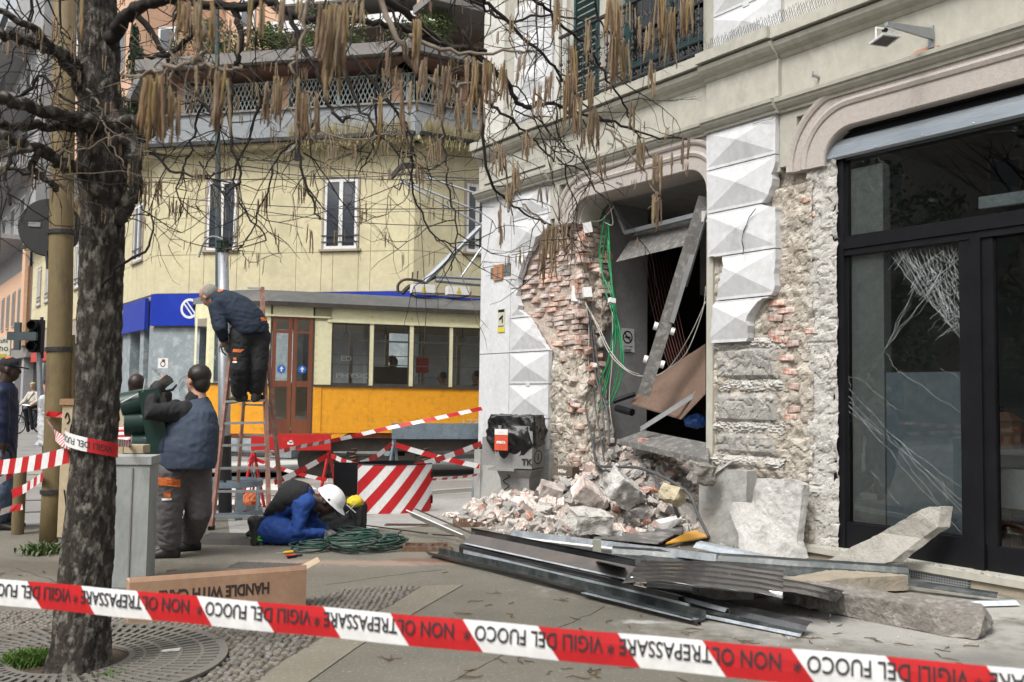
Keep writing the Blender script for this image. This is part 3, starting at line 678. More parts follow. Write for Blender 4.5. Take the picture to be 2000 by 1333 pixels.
m_pave=masked('pavement_asphalt',((.125,.117,.095),(.175,.162,.132)),[
  st(1200,1020,1.9,1.3,PALE,.85,5), st(1750,1230,1.5,.55,(.42,.41,.385),.7,6), st(1500,1150,1.6,.7,(.36,.345,.31),.7,6), st(1900,1290,1.2,.35,(.33,.32,.30),.6,7),
  st(835,1096,.42,.18,(.17,.09,.065),.8,9), st(700,1100,.9,.16,(.36,.25,.2),.55,7), st(1250,1215,.16,.06,(.6,.6,.58),.5,12), st(1100,1020,1.5,.5,PALE,.6,7),
  st(150,1110,1.4,.4,(.09,.075,.055),.7,6), st(450,1120,1.6,.22,(.13,.115,.09),.6,6), st(1600,1290,1.6,.28,(.12,.12,.115),.55,3), st(1100,1290,1.2,.14,(.12,.115,.10),.4,3), st(1500,1205,.8,.25,(.10,.1,.1),.6,4), st(1950,1190,.7,.4,(.45,.44,.41),.7,6)],
  bumps=((3,.35,.03),(45,.6,.010),(200,.8,.004)),rough=.88)
m_road=pm('road_asphalt',(.21,.205,.195),(.26,.25,.24),sc=.6,rough=.85,bump=.4,bsc=120,c3=(.15,.145,.14),c3a=.6,c3sc=2)
kerb=[(-900,1052),(0,1028),(130,1022),(300,1014),(440,1006),(560,996),(700,976),(850,958),(935,952),(990,940)]
KP=[Gv(x,y) for x,y in kerb]; KP.append(Vector((3.2,17.5,0))); KP.append(Vector((12,24,0)))
mb=MB(); poly=[p.copy() for p in KP]+[Vector((14,2,0)),Vector((12,-8,0)),Vector((-14,-8,0))]
mb.prism([p-Vector((0,0,.2)) for p in poly],(0,0,.2)); mb.build('pavement',m_pave,kind='structure')
MB().b2((-70,-30,-.4),(70,120,-.125)).build('road',m_road,kind='structure')
# kerb stones
m_kerb=pm('kerb_granite',(.36,.35,.33),(.29,.28,.27),sc=5,rough=.85,bump=.4,bsc=90)
kr=thing('kerb','pale granite kerb edging the pavement towards the tram tracks','kerb',KP[1])
kr['kind']='structure'
def along(P,step):
    out=[];
    for a,b in zip(P,P[1:]):
        L=(b-a).length; n=max(1,round(L/step)); 
        for k in range(n): out.append((a+(b-a)*k/n,a+(b-a)*(k+1)/n))
    return out
for a,b in along(KP[1:10],.9):
    d=(b-a).normalized(); nn=Vector((-d.y,d.x,0)); a2=a+d*.006; b2=b-d*.006
    MB().prism([a2+nn*.07+Vector((0,0,-.19)),b2+nn*.07+Vector((0,0,-.19)),b2-nn*.10+Vector((0,0,-.19)),a2-nn*.10+Vector((0,0,-.19))],(0,0,.196)).build('kerb_stone',m_kerb,kr)
# pale concrete strip near the works
def sheet(name,pts,z,mat,t=.004,**k):
    P=[Gv(x,y,z) for x,y in pts]; mb=MB(); mb.prism([p-Vector((0,0,t)) for p in P],(0,0,t)); return mb.build(name,mat,kind='structure',**k)
m_cpale=pm('pale_concrete_paving',(.37,.365,.35),(.30,.295,.28),sc=1.2,rough=.9,bump=.3,bsc=80,c3=(.25,.24,.22),c3a=.5,c3sc=2.5,c3lo=.53)
sheet('concrete_path',[(450,1052),(445,1012),(560,1003),(700,984),(850,966),(930,960),(938,976),(985,985),(975,1004),(900,1022),(800,1030),(740,1032),(700,1046),(560,1060)],.005,m_cpale)
# cracks and old repair seams in the asphalt
m_seam=pm('seam_tar',(.045,.042,.036),(.07,.065,.055),rough=.9)
for k_,P_ in enumerate((((880,1335),(1010,1262),(1120,1215),(1190,1180)),((640,1142),(800,1120),(880,1112)),((30,1110),(120,1140),(260,1160)))):
    c_=[Gv(*q) for q in P_]; mb=MB(); pts=[]
    for a_,b_ in zip(c_,c_[1:]):
        for j_ in range(8): pts.append(a_.lerp(b_,j_/8)+Vector((U(-.014,.014),U(-.02,.02),.0012)))
    for a_,b_ in zip(pts,pts[1:]): mb.bar(a_,b_,U(.003,.009),.0016)
    mb.build('asphalt_seam',m_seam,kind='structure')
# cobbled tree bed
m_bed=pm('sandy_joint',(.07,.062,.048),(.10,.088,.068),sc=10,rough=1,bump=.5,bsc=120)
bedpx=[(-60,1200),(120,1196),(250,1204),(600,1172),(690,1150),(825,1146),(760,1185),(640,1240),(555,1290),(480,1345),(300,1440),(-60,1460)]
sheet('cobble_bed',bedpx,.005,m_bed)
sheet('stone_band',[(827,1144),(905,1142),(830,1185),(700,1262),(600,1333),(520,1400),(380,1440),(480,1345),(555,1290),(640,1240),(760,1185)],.006,masked('stone_band_grey',((.16,.148,.112),(.21,.19,.148)),[],bumps=((90,.5,.004),)))
CC=Gv(139,1297); CC.z=0
m_peb=pm('river_pebble',(.17,.15,.122),(.115,.105,.09),sc=6,rough=.75,bump=.2,bsc=120,rnd=.35,c3=(.12,.10,.08),c3a=.4,c3sc=30)
bed=[o for o in COL.objects if o.name=='cobble_bed'][0]
BP=[Gv(x,y) for x,y in bedpx]
def inside(p,poly):
    c=False; j=len(poly)-1
    for i in range(len(poly)):
        a,b=poly[i],poly[j]
        if (a.y>p.y)!=(b.y>p.y) and p.x<(b.x-a.x)*(p.y-a.y)/(b.y-a.y)+a.x: c=not c
        j=i
    return c
pme=[]
for i in range(6):
    bm=bmesh.new(); bmesh.ops.create_icosphere(bm,subdivisions=2 if i<3 else 1,radius=1)
    for v in bm.verts: v.co=Vector((v.co.x*.026,v.co.y*.0165,v.co.z*.016))*(1+.16*noise.noise(v.co*1.7+Vector((i*9,0,0))))
    me=bpy.data.meshes.new('cobble'); bm.to_mesh(me); bm.free(); me.materials.append(m_peb); me.polygons.foreach_set('use_smooth',[True]*len(me.polygons)); pme.append(me)
ang=-.62; dx,dy=cos(ang),sin(ang); spots=[]
for j in range(-70,120):
    for i in range(-60,90):
        u=i*.05+(.025 if j%2 else 0)+U(-.007,.007); w=j*.0345+U(-.004,.004)+.02*sin(u*2)
        p=Vector((CC.x+1.0+u*dx-w*dy,CC.y+.2+u*dy+w*dx,0))
        if inside(p,BP) and (p-CC).length>.80:
            q=PR(p)
            if -30<q[0]<860 and q[1]<1350 and RND.random()>.02: spots.append((q[1],p))
spots.sort(key=lambda t:-t[0])
stuffm=MB()
for k,(y,p) in enumerate(spots):
    a=ang+U(-.35,.35)+(pi/2*.9 if RND.random()<.12 else 0); z=.004+U(-.003,.004); s=U(.85,1.12)
    if k<300: place('cobble',pme[k%3],bed,(p.x,p.y,z),(U(-.15,.15),U(-.15,.15),a),(s,s,s))
    else:
        me=pme[3+k%3]; R=Matrix.Rotation(a,3,'Z'); o=Vector((p.x,p.y,z))
        stuffm.add([R@(v.co*s)+o for v in me.vertices],[tuple(f.vertices) for f in me.polygons])
stuffm.build('cobbles',m_peb,bed,local=True,smooth=True,kind='stuff')
# cast-iron tree grate: polar grid with real slots
GR=thing('tree_grate','round slotted iron grate set in cobbles round the foot of the tree','tree grate',(CC.x,CC.y,0))
m_grate=pm('weathered_iron',(.13,.12,.105),(.17,.16,.14),sc=8,rough=.8,bump=.4,bsc=90,c3=(.09,.08,.06),c3a=.6,c3sc=8)
MB().lathe((CC.x,CC.y,0),[(.80,.007),(.80,.009),(.0,.009)],48,cap=False).build('soil',pm('dark_soil',(.055,.04,.028),(.08,.06,.04),sc=12,rough=1,bump=.8,bsc=60,dist=.01),GR)
def polar(r0s,a0,a1,nseg,name):
    vs={};V_=[];F_=[]
    def vid(i,k,t):
        key=(i,k,t)
        if key not in vs:
            r=r0s[i][0]; a=a0+(a1-a0)*k/nseg+(.22*(r-.28)); vs[key]=len(V_); V_.append(Vector((CC.x+r*cos(a),CC.y+r*sin(a),.03 if t else .014)))
        return vs[key]
    solid=lambda i,k: 0<=i<len(r0s)-1 and 0<=k<nseg and not(r0s[i][1] and k%r0s[i][1][0]<r0s[i][1][1])
    for i in range(len(r0s)-1):
        for k in range(nseg):
            if not solid(i,k): continue
            F_.append((vid(i,k,1),vid(i+1,k,1),vid(i+1,k+1,1),vid(i,k+1,1)))
            if not solid(i-1,k): F_.append((vid(i,k,0),vid(i,k,1),vid(i,k+1,1),vid(i,k+1,0)))
            if not solid(i+1,k): F_.append((vid(i+1,k,1),vid(i+1,k,0),vid(i+1,k+1,0),vid(i+1,k+1,1)))
            if not solid(i,k-1): F_.append((vid(i,k,1),vid(i,k,0),vid(i+1,k,0),vid(i+1,k,1)))
            if not solid(i,k+1): F_.append((vid(i,k+1,0),vid(i,k+1,1),vid(i+1,k+1,1),vid(i+1,k+1,0)))
    mb=MB(); mb.add(V_,F_); mb.build(name,m_grate,GR,recalc=False)
RS=[(.285,None),(.315,(6,3)),(.36,None),(.375,(6,3)),(.44,None),(.46,(4,2)),(.54,None),(.56,(4,2)),(.655,None),(.675,(4,2)),(.755,None),(.80,None)]
for q in range(4): polar(RS,q*pi/2+.01+.5,(q+1)*pi/2-.01+.5,72,'grate_quarter')
# manhole plates, drain
def plate(px,py,w,l,name,label,cat,mat,rz=0,thick=.02,gr=0):
    g=Gv(px,py); T=thing(name,label,cat,(g.x,g.y,0),rz)
    MB().b2((-w/2,-l/2,.002),(w/2,l/2,thick)).build('plate',mat,T,local=True)
    if gr:
        mb=MB(); n=int(w/gr); m=int(l/gr)
        for i in range(n):
            for j in range(m): mb.box((-w/2+(i+.5)*gr,-l/2+(j+.5)*gr,thick+.003),(gr*.75,gr*.22,.006),Matrix.Rotation(.7 if (i+j)%2 else -.7,3,'Z'))
        mb.build('tread',mat,T,local=True,kind='stuff')
    return T
m_rust=pm('rusty_iron',(.16,.085,.05),(.11,.065,.045),sc=9,rough=.9,bump=.5,bsc=80,c3=(.25,.2,.16),c3a=.5,c3sc=12)
m_iron2=pm('worn_manhole_iron',(.16,.15,.14),(.12,.115,.11),sc=9,rough=.7,bump=.4,bsc=80)
plate(462,1058,.62,.42,'manhole_cover','raised chequered manhole cover lying at the foot of the ladder','manhole cover',m_iron2,0,.055,.035)
plate(525,1106,.62,.26,'manhole_cover','flush chequered manhole cover beyond the cardboard box','manhole cover',m_iron2,-.1,.006,.035)
def frame(px,py,w,l,h,t,rz,label,name='drain_frame',mat=m_rust):
    g=Gv(px,py); T=thing(name,label,'drain frame',(g.x,g.y,0),rz)
    for a,b in (((-w/2,-l/2,0),(w/2,-l/2+t,h)),((-w/2,l/2-t,0),(w/2,l/2,h)),((-w/2,-l/2+t,0),(-w/2+t,l/2-t,h)),((w/2-t,-l/2+t,0),(w/2,l/2-t,h))): MB().b2(a,b).build('frame_side',mat,T,local=True)
    MB().b2((-w/2+t,-l/2+t,.007),(w/2-t,l/2-t,.010)).build('opening',m_dark,T,local=True)
    return T
T=frame(833,1074,.45,.24,.05,.025,.12,'low rusty iron drain frame lying beside the coiled green cable')
for k in range(3): MB().bar((-.14+k*.12,-.09,.03),(-.06+k*.12,.09,.035),.012,.012).build('cross_bar',m_rust,T,local=True)
frame(800,1027,.55,.17,.012,.02,.05,'flush rusty drain opening in the pale concrete beside the striped panel')
T=frame(950,1026,.75,.34,.055,.03,.1,'open rusty manhole frame between the rubble and the long metal sheets')
# zebra and rails
m_zeb=pm('worn_road_paint',(.66,.66,.63),(.52,.52,.5),sc=6,rough=.8,bump=.2,c3=(.25,.25,.24),c3a=.5,c3sc=8,c3lo=.55)
RZ=-.125
for i,(y0,y1) in enumerate(((886,892),(903,911),(925,935),(948,960),(978,992))):
    P=[Gv(x,y,RZ+.004) for x,y in ((276,y1+2),(276-8,y0+2),(600,y0-4),(620,y1-4))]
    MB().prism([p-Vector((0,0,.003)) for p in P],(0,0,.003)).build('crossing_stripe',m_zeb,kind='structure')
TD=Vector((cos(math.radians(19)),sin(math.radians(19)),0)); TN=Vector((-TD.y,TD.x,0))
T0=Av(610,800,17.5); T0.z=0
m_sett=pm('stone_track_paving',(.27,.25,.225),(.33,.31,.28),sc=1.5,rough=.85,bump=.3,bsc=30)
def band(off0,off1,z0,z1,name,mat,l0=-25,l1=30):
    P=[T0+TD*l+TN*o+Vector((0,0,z0)) for l,o in ((l0,off0),(l1,off0),(l1,off1),(l0,off1))]
    MB().prism(P,(0,0,z1-z0)).build(name,mat,kind='structure')
band(-.55,2.9,RZ,RZ+.004,'track_bed',m_sett)
for o in (.45,1.9): band(o-.04,o+.04,RZ+.004,RZ+.009,'tram_rail',m_iron); 
for o in (-2.6,-4.05): band(o-.035,o+.035,RZ+.001,RZ+.006,'tram_rail',m_iron,-30,4)
# ---------------------------------------------------------------- buildings behind
class Fr:
    """a vertical face: origin P, direction D to the right, normal towards the street"""
    def __init__(s,P,D): s.P=V(P); s.P.z=0; s.D=V(D).normalized(); s.N=Vector((s.D.y,-s.D.x,0))
    def w(s,u,n,z): return s.P+s.D*u+s.N*n+Vector((0,0,z))
    def px(s,x,y,n=0):
        r=V(ray(x,y)); P=s.P+s.N*n-CAMP; k=(P.x*s.N.x+P.y*s.N.y)/(r.x*s.N.x+r.y*s.N.y); q=CAMP+r*k
        return (q-s.P).dot(s.D), q.z
    def b(s,mb,u0,u1,n0,n1,z0,z1):
        k=MB(); k.b2((u0,n0,z0),(u1,n1,z1)); mb.add([s.w(*v) for v in k.v],k.f); return mb
    def mk(s,name,mat,par,*bx,**kw):
        mb=MB()
        for q in bx: s.b(mb,*q)
        return mb.build(name,mat,par,**kw)
F1=Fr(Av(297,700,24),Vector((1,-.232,0))); P2=F1.w(F1.px(809,487)[0],0,0)
F2=Fr(P2,Vector((1,.6,0))); F0=Fr(F1.P,Vector((EX,EY,0)))
m_yel=pm('yellow_render',(.60,.545,.36),(.53,.48,.315),sc=.8,rough=.9,bump=.25,bsc=40,c3=(.40,.36,.24),c3a=.4,c3sc=1.6,c3lo=.52)
m_blue=pm('blue_sign',(.008,.035,.36),(.008,.03,.32),sc=.5,rough=.4,bump=0)
m_marb=pm('grey_marble',(.30,.34,.36),(.22,.26,.28),sc=2.2,rough=.5,bump=.05,c3=(.45,.48,.48),c3a=.5,c3sc=5)
m_surr=pm('brown_stone_surround',(.36,.31,.25),(.3,.26,.21),rough=.8)
m_wwhite=pm('white_window_frame',(.7,.7,.69),(.64,.64,.63),rough=.5,bump=0)
m_wglass=pm('dark_reflecting_pane',(.03,.035,.045),(.06,.07,.085),sc=1.5,rough=.06,bump=0,spec=.8)
m_peach=pm('peach_render',(.62,.40,.27),(.56,.36,.25),sc=.6,rough=.9,bump=.2,bsc=30)
m_slab=pm('grey_slab',(.24,.23,.22),(.19,.18,.175),sc=2,rough=.9)
m_greyt=pm('grey_shingle',(.30,.32,.34),(.24,.26,.28),sc=6,rough=.8,bump=.6,bsc=20,stretch=(1,1,4),dist=.02)
YB=thing('yellow_building','yellow corner building with blue shop signs and a trellised roof terrace behind the tram','building',F1.P)
Z1=4.90; ZC=7.62
def face(F,u0,u1,wins,ucols,zrows,sgn=None):
    F.mk('wall',m_yel,YB,(u0,u1,-.35,-.02,3.9,ZC))
    us=sorted(set(ucols+[u0,u1]+[w for a in wins for w in a[:2]])); us=[us[0]]+[b for a,b in zip(us,us[1:]) if b-a>.08]
    for z0,z1 in zip(zrows,zrows[1:]):
        for a,b in zip(us,us[1:]):
            hit=[w for w in wins if w[0]<(a+b)/2<w[1]]
            segs=[(z0,z1)]
            if hit:
                w=hit[0]; segs=[(z0,min(z1,w[2])),(max(z0,w[3]),z1)]
            for c,d in segs:
                if d-c>.05: F.mk('cladding_panel',m_yel,YB,(a+.006,b-.006,-.02,0,c+.007,d-.007))
    for (a,b,c,d) in wins:
        W=F.mk('window',m_surr,YB,(a-.0,a+.05,-.02,.035,c,d),(b-.05,b,-.02,.035,c,d),(a+.05,b-.05,-.02,.035,d-.05,d),(a-.06,b+.06,-.02,.07,c-.05,c))
        F.mk('frame',m_wwhite,W,(a+.05,a+.12,-.01,.02,c,d-.05),(b-.12,b-.05,-.01,.02,c,d-.05),((a+b)/2-.05,(a+b)/2+.05,-.01,.025,c,d-.05),(a+.12,b-.12,-.01,.02,d-.13,d-.05),(a+.12,b-.12,-.01,.02,c,c+.08))
        F.mk('pane',m_wglass,W,(a+.1,b-.1,-.012,-.002,c+.05,d-.1))
        F.mk('room_dark',m_dark,W,(a+.01,b-.01,-.019,-.016,c,d))
        F.mk('guard_rail',m_iron,W,(a,b,.03,.045,c+.32,c+.345),(a,b,.03,.045,c+.17,c+.19))
def wpx(F,x0,x1,y0,y1):
    a,zt=F.px(x0,y0); b,_=F.px(x1,y0); _,zb=F.px(x0,y1); return (a,b,zb,zt)
L1=F1.px(809,487)[0]
w1=wpx(F1,404,468,351,490); w2=wpx(F1,632,704,347,488)
cols=[k*.97 for k in range(1,8)]; rows=[3.94,4.92,5.86,6.80,ZC]
face(F1,0,L1,[w1,w2],cols,rows)
w3=wpx(F2,908,958,353,492)
face(F2,0,9,[w3,(4.2,4.9,5.0,6.6)],[1.0,2.9,3.8,5.8,6.8,7.8],rows)
u0=-21.0
wl=[]
for (x0,x1) in ((262,281),(173,182),): 
    a=F0.px(x0,450)[0]; b=F0.px(x1,450)[0]; wl.append((a,b,4.98,6.6))
for k in range(5): 
    a=-11-k*2.1; wl.append((a,a+.95,5.0,6.6))
wl.sort(); face(F0,u0,0,wl,[-k*.99 for k in range(1,21)],rows)
# storeys below: marble piers, dark shops, signs
for F,(a,b) in ((F1,(0,L1)),(F2,(0,9)),(F0,(u0,0))):
    F.mk('shop_void',pm('shop_pane_grey',(.26,.27,.26),(.17,.18,.18),sc=.8,rough=.15,bump=0,spec=.8),YB,(a,b,-.9,-.85,0,3.9)); F.mk('lintel',m_surr,YB,(a,b,-.8,-.02,3.08,3.93))
F1.mk('corner_pier',m_marb,YB,(.0,1.32,-.5,0,-.1,3.08)); F1.mk('pier',m_marb,YB,(3.2,3.9,-.5,0,-.1,3.08)); F1.mk('pier',m_marb,YB,(6.3,L1,-.5,0,-.1,3.08)); F1.mk('shop_frame',m_marb,YB,(1.5,1.6,-.35,-.25,0,3.08),(1.5,3.2,-.35,-.25,2.3,2.4),(2.3,2.4,-.35,-.25,0,3.08),(1.6,3.2,-.35,-.25,.0,.8))
for a,b in ((-.35,-.02),(-1.3,-.9),(-3.3,-2.4),(-6,-5),(-9,-8),(-12,-11),(-15,-14),(-18,-17)): F0.mk('pier',m_marb,YB,(a,b,-.5,0,-.1,3.08))
F0.mk('awning',pm('red_awning',(.5,.05,.04),(.42,.05,.04),rough=.8),YB,(-13.8,-12.2,0,.5,2.55,2.9),(-16.8,-15.2,0,.5,2.55,2.9))
s1=F1.mk('shop_sign',m_blue,YB,(-.02,L1,.02,.12,3.12,3.92),label='blue shop sign with a white ring emblem')
F0.mk('shop_sign',m_blue,YB,(-4.6,-.42,.02,.12,3.05,3.86),label='blue shop sign on the side street face'); F2.mk('shop_sign',m_blue,YB,(.05,8,.02,.12,3.12,3.86),label='blue shop sign behind the pantograph')
# ring emblem
cu,cz=F1.px(370,603,.13); mb=MB(); R0,R1=.255,.19
pts=[]; n=32
for r in (R0,R1):
    for k in range(n): pts.append(F1.w(cu+r*cos(2*pi*k/n),.125,cz+r*sin(2*pi*k/n)))
mb.add(pts,[(k,(k+1)%n,n+(k+1)%n,n+k) for k in range(n)])
for o in (-.045,.045):
    d=Vector((.62,-.78)); nn=Vector((.78,.62)); a=Vector((cu,cz))+nn*o-d*.2; b=Vector((cu,cz))+nn*o+d*.25
    mb.add([F1.w(q.x,.127,q.y) for q in (a-nn*.018,b-nn*.018,b+nn*.018,a+nn*.018)],[(0,1,2,3)])
text_on(mb,'BPMIL',F1.w(cu+.15,.127,cz-.28),F1.D,(0,0,1),.06)
mb.build('ring_emblem',m_wwhite,s1)
mb=MB(); text_on(mb,'Y',F0.w(-3.1,.125,3.4),F0.D,(0,0,1),.3,bold=.01); mb.build('lettering',m_wwhite,YB)
# notice on the pier
a=F1.px(309,700); b=F1.px(328,720)
nb=F1.mk('paper_notice',m_wwhite,YB,(a[0],b[0],0.0,.006,b[1],a[1])); mb=MB(); c=((a[0]+b[0])/2,(a[1]+b[1])/2); pts=[]
for r in (.075,.05):
    for k in range(16): pts.append(F1.w(c[0]+r*cos(2*pi*k/16),.009,c[1]-.02+r*sin(2*pi*k/16)))
mb.add(pts,[(k,(k+1)%16,16+(k+1)%16,16+k) for k in range(16)]); F1.b(mb,c[0]-.03,c[0]+.06,.007,.010,c[1]+.03,c[1]+.1); mb.build('notice_drawing',pm('notice_ink',(.15,.06,.05),rough=.9),nb)
mb=MB()
for k in range(9): 
    p=F1.w(.02+k*.05,.006,2.02-k*.04+U(-.02,.02)); mb.bar(p,p+F1.D*.05+Vector((0,0,U(-.06,.06))),.012,.004,up=F1.N); mb.bar(p,p+F1.D*.02+Vector((0,0,U(.03,.07))),.012,.004,up=F1.N)
for j in range(5):
    r=.12+.05*j; cc=Vector((.98,1.55)); q=[F1.w(cc.x+r*.7*cos(t/10*2*pi+j),.006,cc.y+r*sin(t/10*2*pi+j)) for t in range(9)]
    mb.tube(q,.005,4)
mb.build('graffiti',pm('graffiti_grey',(.5,.55,.56),(.1,.1,.1),sc=1),YB)
# cornice, gutter, terrace
for F,(a,b) in ((F1,(-.2,L1+.1)),(F2,(-.1,9)),(F0,(u0,.2))):
    F.mk('cornice',m_yel,YB,(a,b,-.3,.38,ZC-.1,ZC)); F.mk('gutter',m_iron,YB,(a,b,.38,.52,ZC-.03,ZC+.06))
for F,(a,b) in ((F1,(.1,L1)),(F2,(-.05,9)),):
    F.mk('terrace_parapet',m_greyt,YB,(a,b,-.5,.1,ZC+.0,ZC+.85)); F.mk('parapet_cap',m_slab,YB,(a,b,-.55,.16,ZC+.85,ZC+.9))
    F.mk('roof_slab',m_slab,YB,(a-.5,b+.2,-2.6,.6,9.55,9.83)); F.mk('slab_soffit',pm('soffit_brown',(.2,.11,.08),(.16,.09,.07),rough=.8),YB,(a-.3,b+.1,-2.5,.4,9.46,9.545))
    F.mk('terrace_wall',m_dark,YB,(a,b,-2.4,-2.3,ZC,9.5))
# sloped side of the terrace roof
mb=MB(); q=[F0.w(-.2,.5,9.83),F0.w(-.2,.5,9.5),F0.w(-7.5,.5,7.75),F0.w(-7.5,.5,8.0)]; mb.prism(q,-F0.N*2.5); mb.build('sloped_roof',m_slab,YB)
F0.mk('terrace_parapet',m_greyt,YB,(-9,.0,-.5,.1,ZC,ZC+.4))
for x in (357,558,776): 
    u=F1.px(x,170,-.3)[0]; F1.mk('terrace_pillar',m_peach,YB,(u-.13,u+.13,-.5,-.25,ZC+.9,9.5))
u=F2.px(905,170,-.3)[0]; F2.mk('terrace_pillar',m_peach,YB,(u-.12,u+.12,-.5,-.25,ZC+.9,9.5))
# expanding trellis: crossed laths
m_trel=pm('pale_green_trellis',(.42,.48,.46),(.36,.42,.41),rough=.7)
def trellis(F,a,b,z0,z1):
    o=F.mk('trellis_panel',m_trel,YB,(a,a+.03,-.2,-.17,z0,z1),(b-.03,b,-.2,-.17,z0,z1),((a+b)/2-.04,(a+b)/2+.04,-.2,-.17,z0,z1),(a,b,-.2,-.17,z0-.02,z0+.01),(a,b,-.2,-.17,z1-.01,z1+.02)); H=z1-z0; mb=MB(); step=.115; k=a-H*.45
    while k<b:
        for sg in (1,-1):
            x0,x1=(k,k+H*.45) if sg>0 else (k+H*.45,k); c0,c1=z0,z1
            def cl(x0,c0,x1,c1):
                if x0<a: c0+= (c1-c0)*(a-x0)/(x1-x0); x0=a
                if x0>b: c0+= (c1-c0)*(b-x0)/(x1-x0); x0=b
                return x0,c0
            if max(x0,x1)<a or min(x0,x1)>b: continue
            p=cl(x0,c0,x1,c1); q=cl(x1,c1,x0,c0); mb.bar(F.w(p[0],-.17+.01*sg,p[1]),F.w(q[0],-.17+.01*sg,q[1]),.022,.008,up=F.N)
        k+=step
    mb.build('laths',m_trel,o,kind='stuff')
edges=[.55]+[F1.px(x,170,-.3)[0] for x in (357,558,776)]+[L1]
for a,b in zip(edges,edges[1:]):
    if b-a>.5: trellis(F1,a+.14,b-.14,ZC+.9,9.3)
trellis(F2,.15,u-.14,ZC+.9,9.3); trellis(F2,u+.14,5,ZC+.9,9.3)
# leafy things
def leafcloud(mb,c,r,n,size,rng,shape=None):
    for _ in range(n):
        d=Vector((rng.gauss(0,1),rng.gauss(0,1),rng.gauss(0,1))).normalized()*(rng.random()**.4)
        p=V(c)+Vector((d.x*r[0],d.y*r[1],d.z*r[2]))
        if noise.noise(p*1.8)<-.12: continue
        a=Vector((rng.gauss(0,1),rng.gauss(0,1),rng.gauss(0,1))).normalized(); b=a.orthogonal().normalized(); s=size*rng.uniform(.6,1.3)
        mb.add([p-a*s,p+b*s*.5,p+a*s,p-b*s*.5],[(0,1,2,3)])
m_leaf=pm('evergreen_leaf',(.045,.075,.025),(.09,.13,.045),sc=2,rough=.6,bump=0,c3=(.13,.16,.06),c3a=.6,c3sc=6)
m_leafd=pm('cypress_leaf',(.022,.05,.028),(.04,.075,.035),sc=2,rough=.7,bump=0)
hedges=[(1.1,1.5,'clipped dark hedge at the left end of the terrace roof'),(2.9,1.3,'dense leafy hedge above the first trellis'),(4.8,1.5,'leafy planting above the middle of the terrace roof'),(6.6,1.2,'leafy planting at the right end of the terrace roof')]
for i,(u_,h,lab) in enumerate(hedges):
    mb=MB(); rg=random.Random(i+3)
    for k in range(9): leafcloud(mb,F1.w(u_+rg.uniform(-.8,.8),-.3-rg.uniform(0,.6),9.95+rg.uniform(.1,h*.75)),(.5,.45,.42),420,.05,rg)
    T=thing('roof_hedge',lab,'hedge',F1.w(u_,-.5,9.83)); F1.mk('planter',m_slab,T,(u_-.85,u_+.85,-.9,.1,9.84,10.0)); mb.build('foliage',m_leaf,T)
for i,(x,yt,yb,rw,lab) in enumerate(((246,70,240,.42,'dark conical cypress beside the sloping terrace roof'),(268,95,215,.4,'second smaller cypress beside the sloping terrace roof'))):
    q=F0.w(-1.7-i*.6,.35,0); zt=CH+(766-yt)/1850*q.y; zb=7.9
    T=thing('cypress',lab,'tree',(q.x+i*.3,q.y,zb)); mb=MB(); rg=random.Random(40+i)
    for k in range(12):
        t=k/11; leafcloud(mb,(q.x+i*.3,q.y,zb+.2+(zt-zb)*t),(rw*(1-.75*t),rw*(1-.75*t),.3),330,.045,rg)
    mb.build('foliage',m_leafd,T); MB().tube([(q.x+i*.3,q.y,zb),(q.x+i*.3,q.y,zt-.4)],.04,6).build('trunk',m_rust,T)
mb=MB(); rg=random.Random(9)   # dry grass trailing over the gutter
for k in range(1500):
    t=rg.random(); 
    if t<.6: p=F1.w(L1*(.55+.45*rg.random()),.42+rg.uniform(-.1,.12),ZC+.03)
    else: p=F2.w(rg.uniform(0,1.6),.42+rg.uniform(-.1,.12),ZC+.03)
    up=Vector((rg.uniform(-.1,.1),rg.uniform(-.1,.1),rg.uniform(.1,.42) if rg.random()<.6 else -rg.uniform(.1,.35))); mb.bar(p,p+up,.012,.004)
mb.build('dry_grass',pm('straw',(.42,.36,.2),(.30,.26,.14),rough=.9,bump=0),kind='stuff',label='straw coloured grass growing along the gutter')
mb=MB()
# set-back upper storey
UB=thing('upper_storey','peach coloured upper storey with white parapets set back above the terrace','building',F1.w(0,-4,9.8)); 
F1.mk('wall',m_peach,UB,(-1.2,L1+6,-9,-5,9.0,24)); 
for (x0,x1,y0,y1) in ((263,301,40,150),(312,345,55,105),(470,500,0,60),(600,650,0,40),(690,720,0,60)):
    a,zt=F1.px(x0,y0,-5); b,_=F1.px(x1,y0,-5); _,zb=F1.px(x0,y1,-5); W=F1.mk('window',m_wwhite,UB,(a,b,-5,-4.93,zb,zt)); F1.mk('pane',m_wglass,W,(a+.1,b-.1,-4.93,-4.9,zb+.1,zt-.1))
for y0,y1,off in ((38,60,-3.2),(-25,5,-3.2)):
    _,zt=F1.px(600,y0,off); _,zb=F1.px(600,y1,off); F1.mk('parapet',m_wwhite,UB,(1.2,L1+2.5,off-.15,off,zb,zt)); F1.mk('terrace_slab',m_slab,UB,(1.2,L1+2.5,-5,off-.15,zb,zb+.15))
# awning frames and dark balconies at the top right
F2.mk('balcony',m_slab,UB,(.2,6,-.8,.3,11.0,11.2),(.2,6,.2,.25,12.0,12.05)); F2.mk('glass_roof',m_wwhite,UB,(.6,4,-.8,.5,12.9,13.0)); F2.mk('post',m_peach,UB,(.3,.5,-.8,-.6,9.8,14))
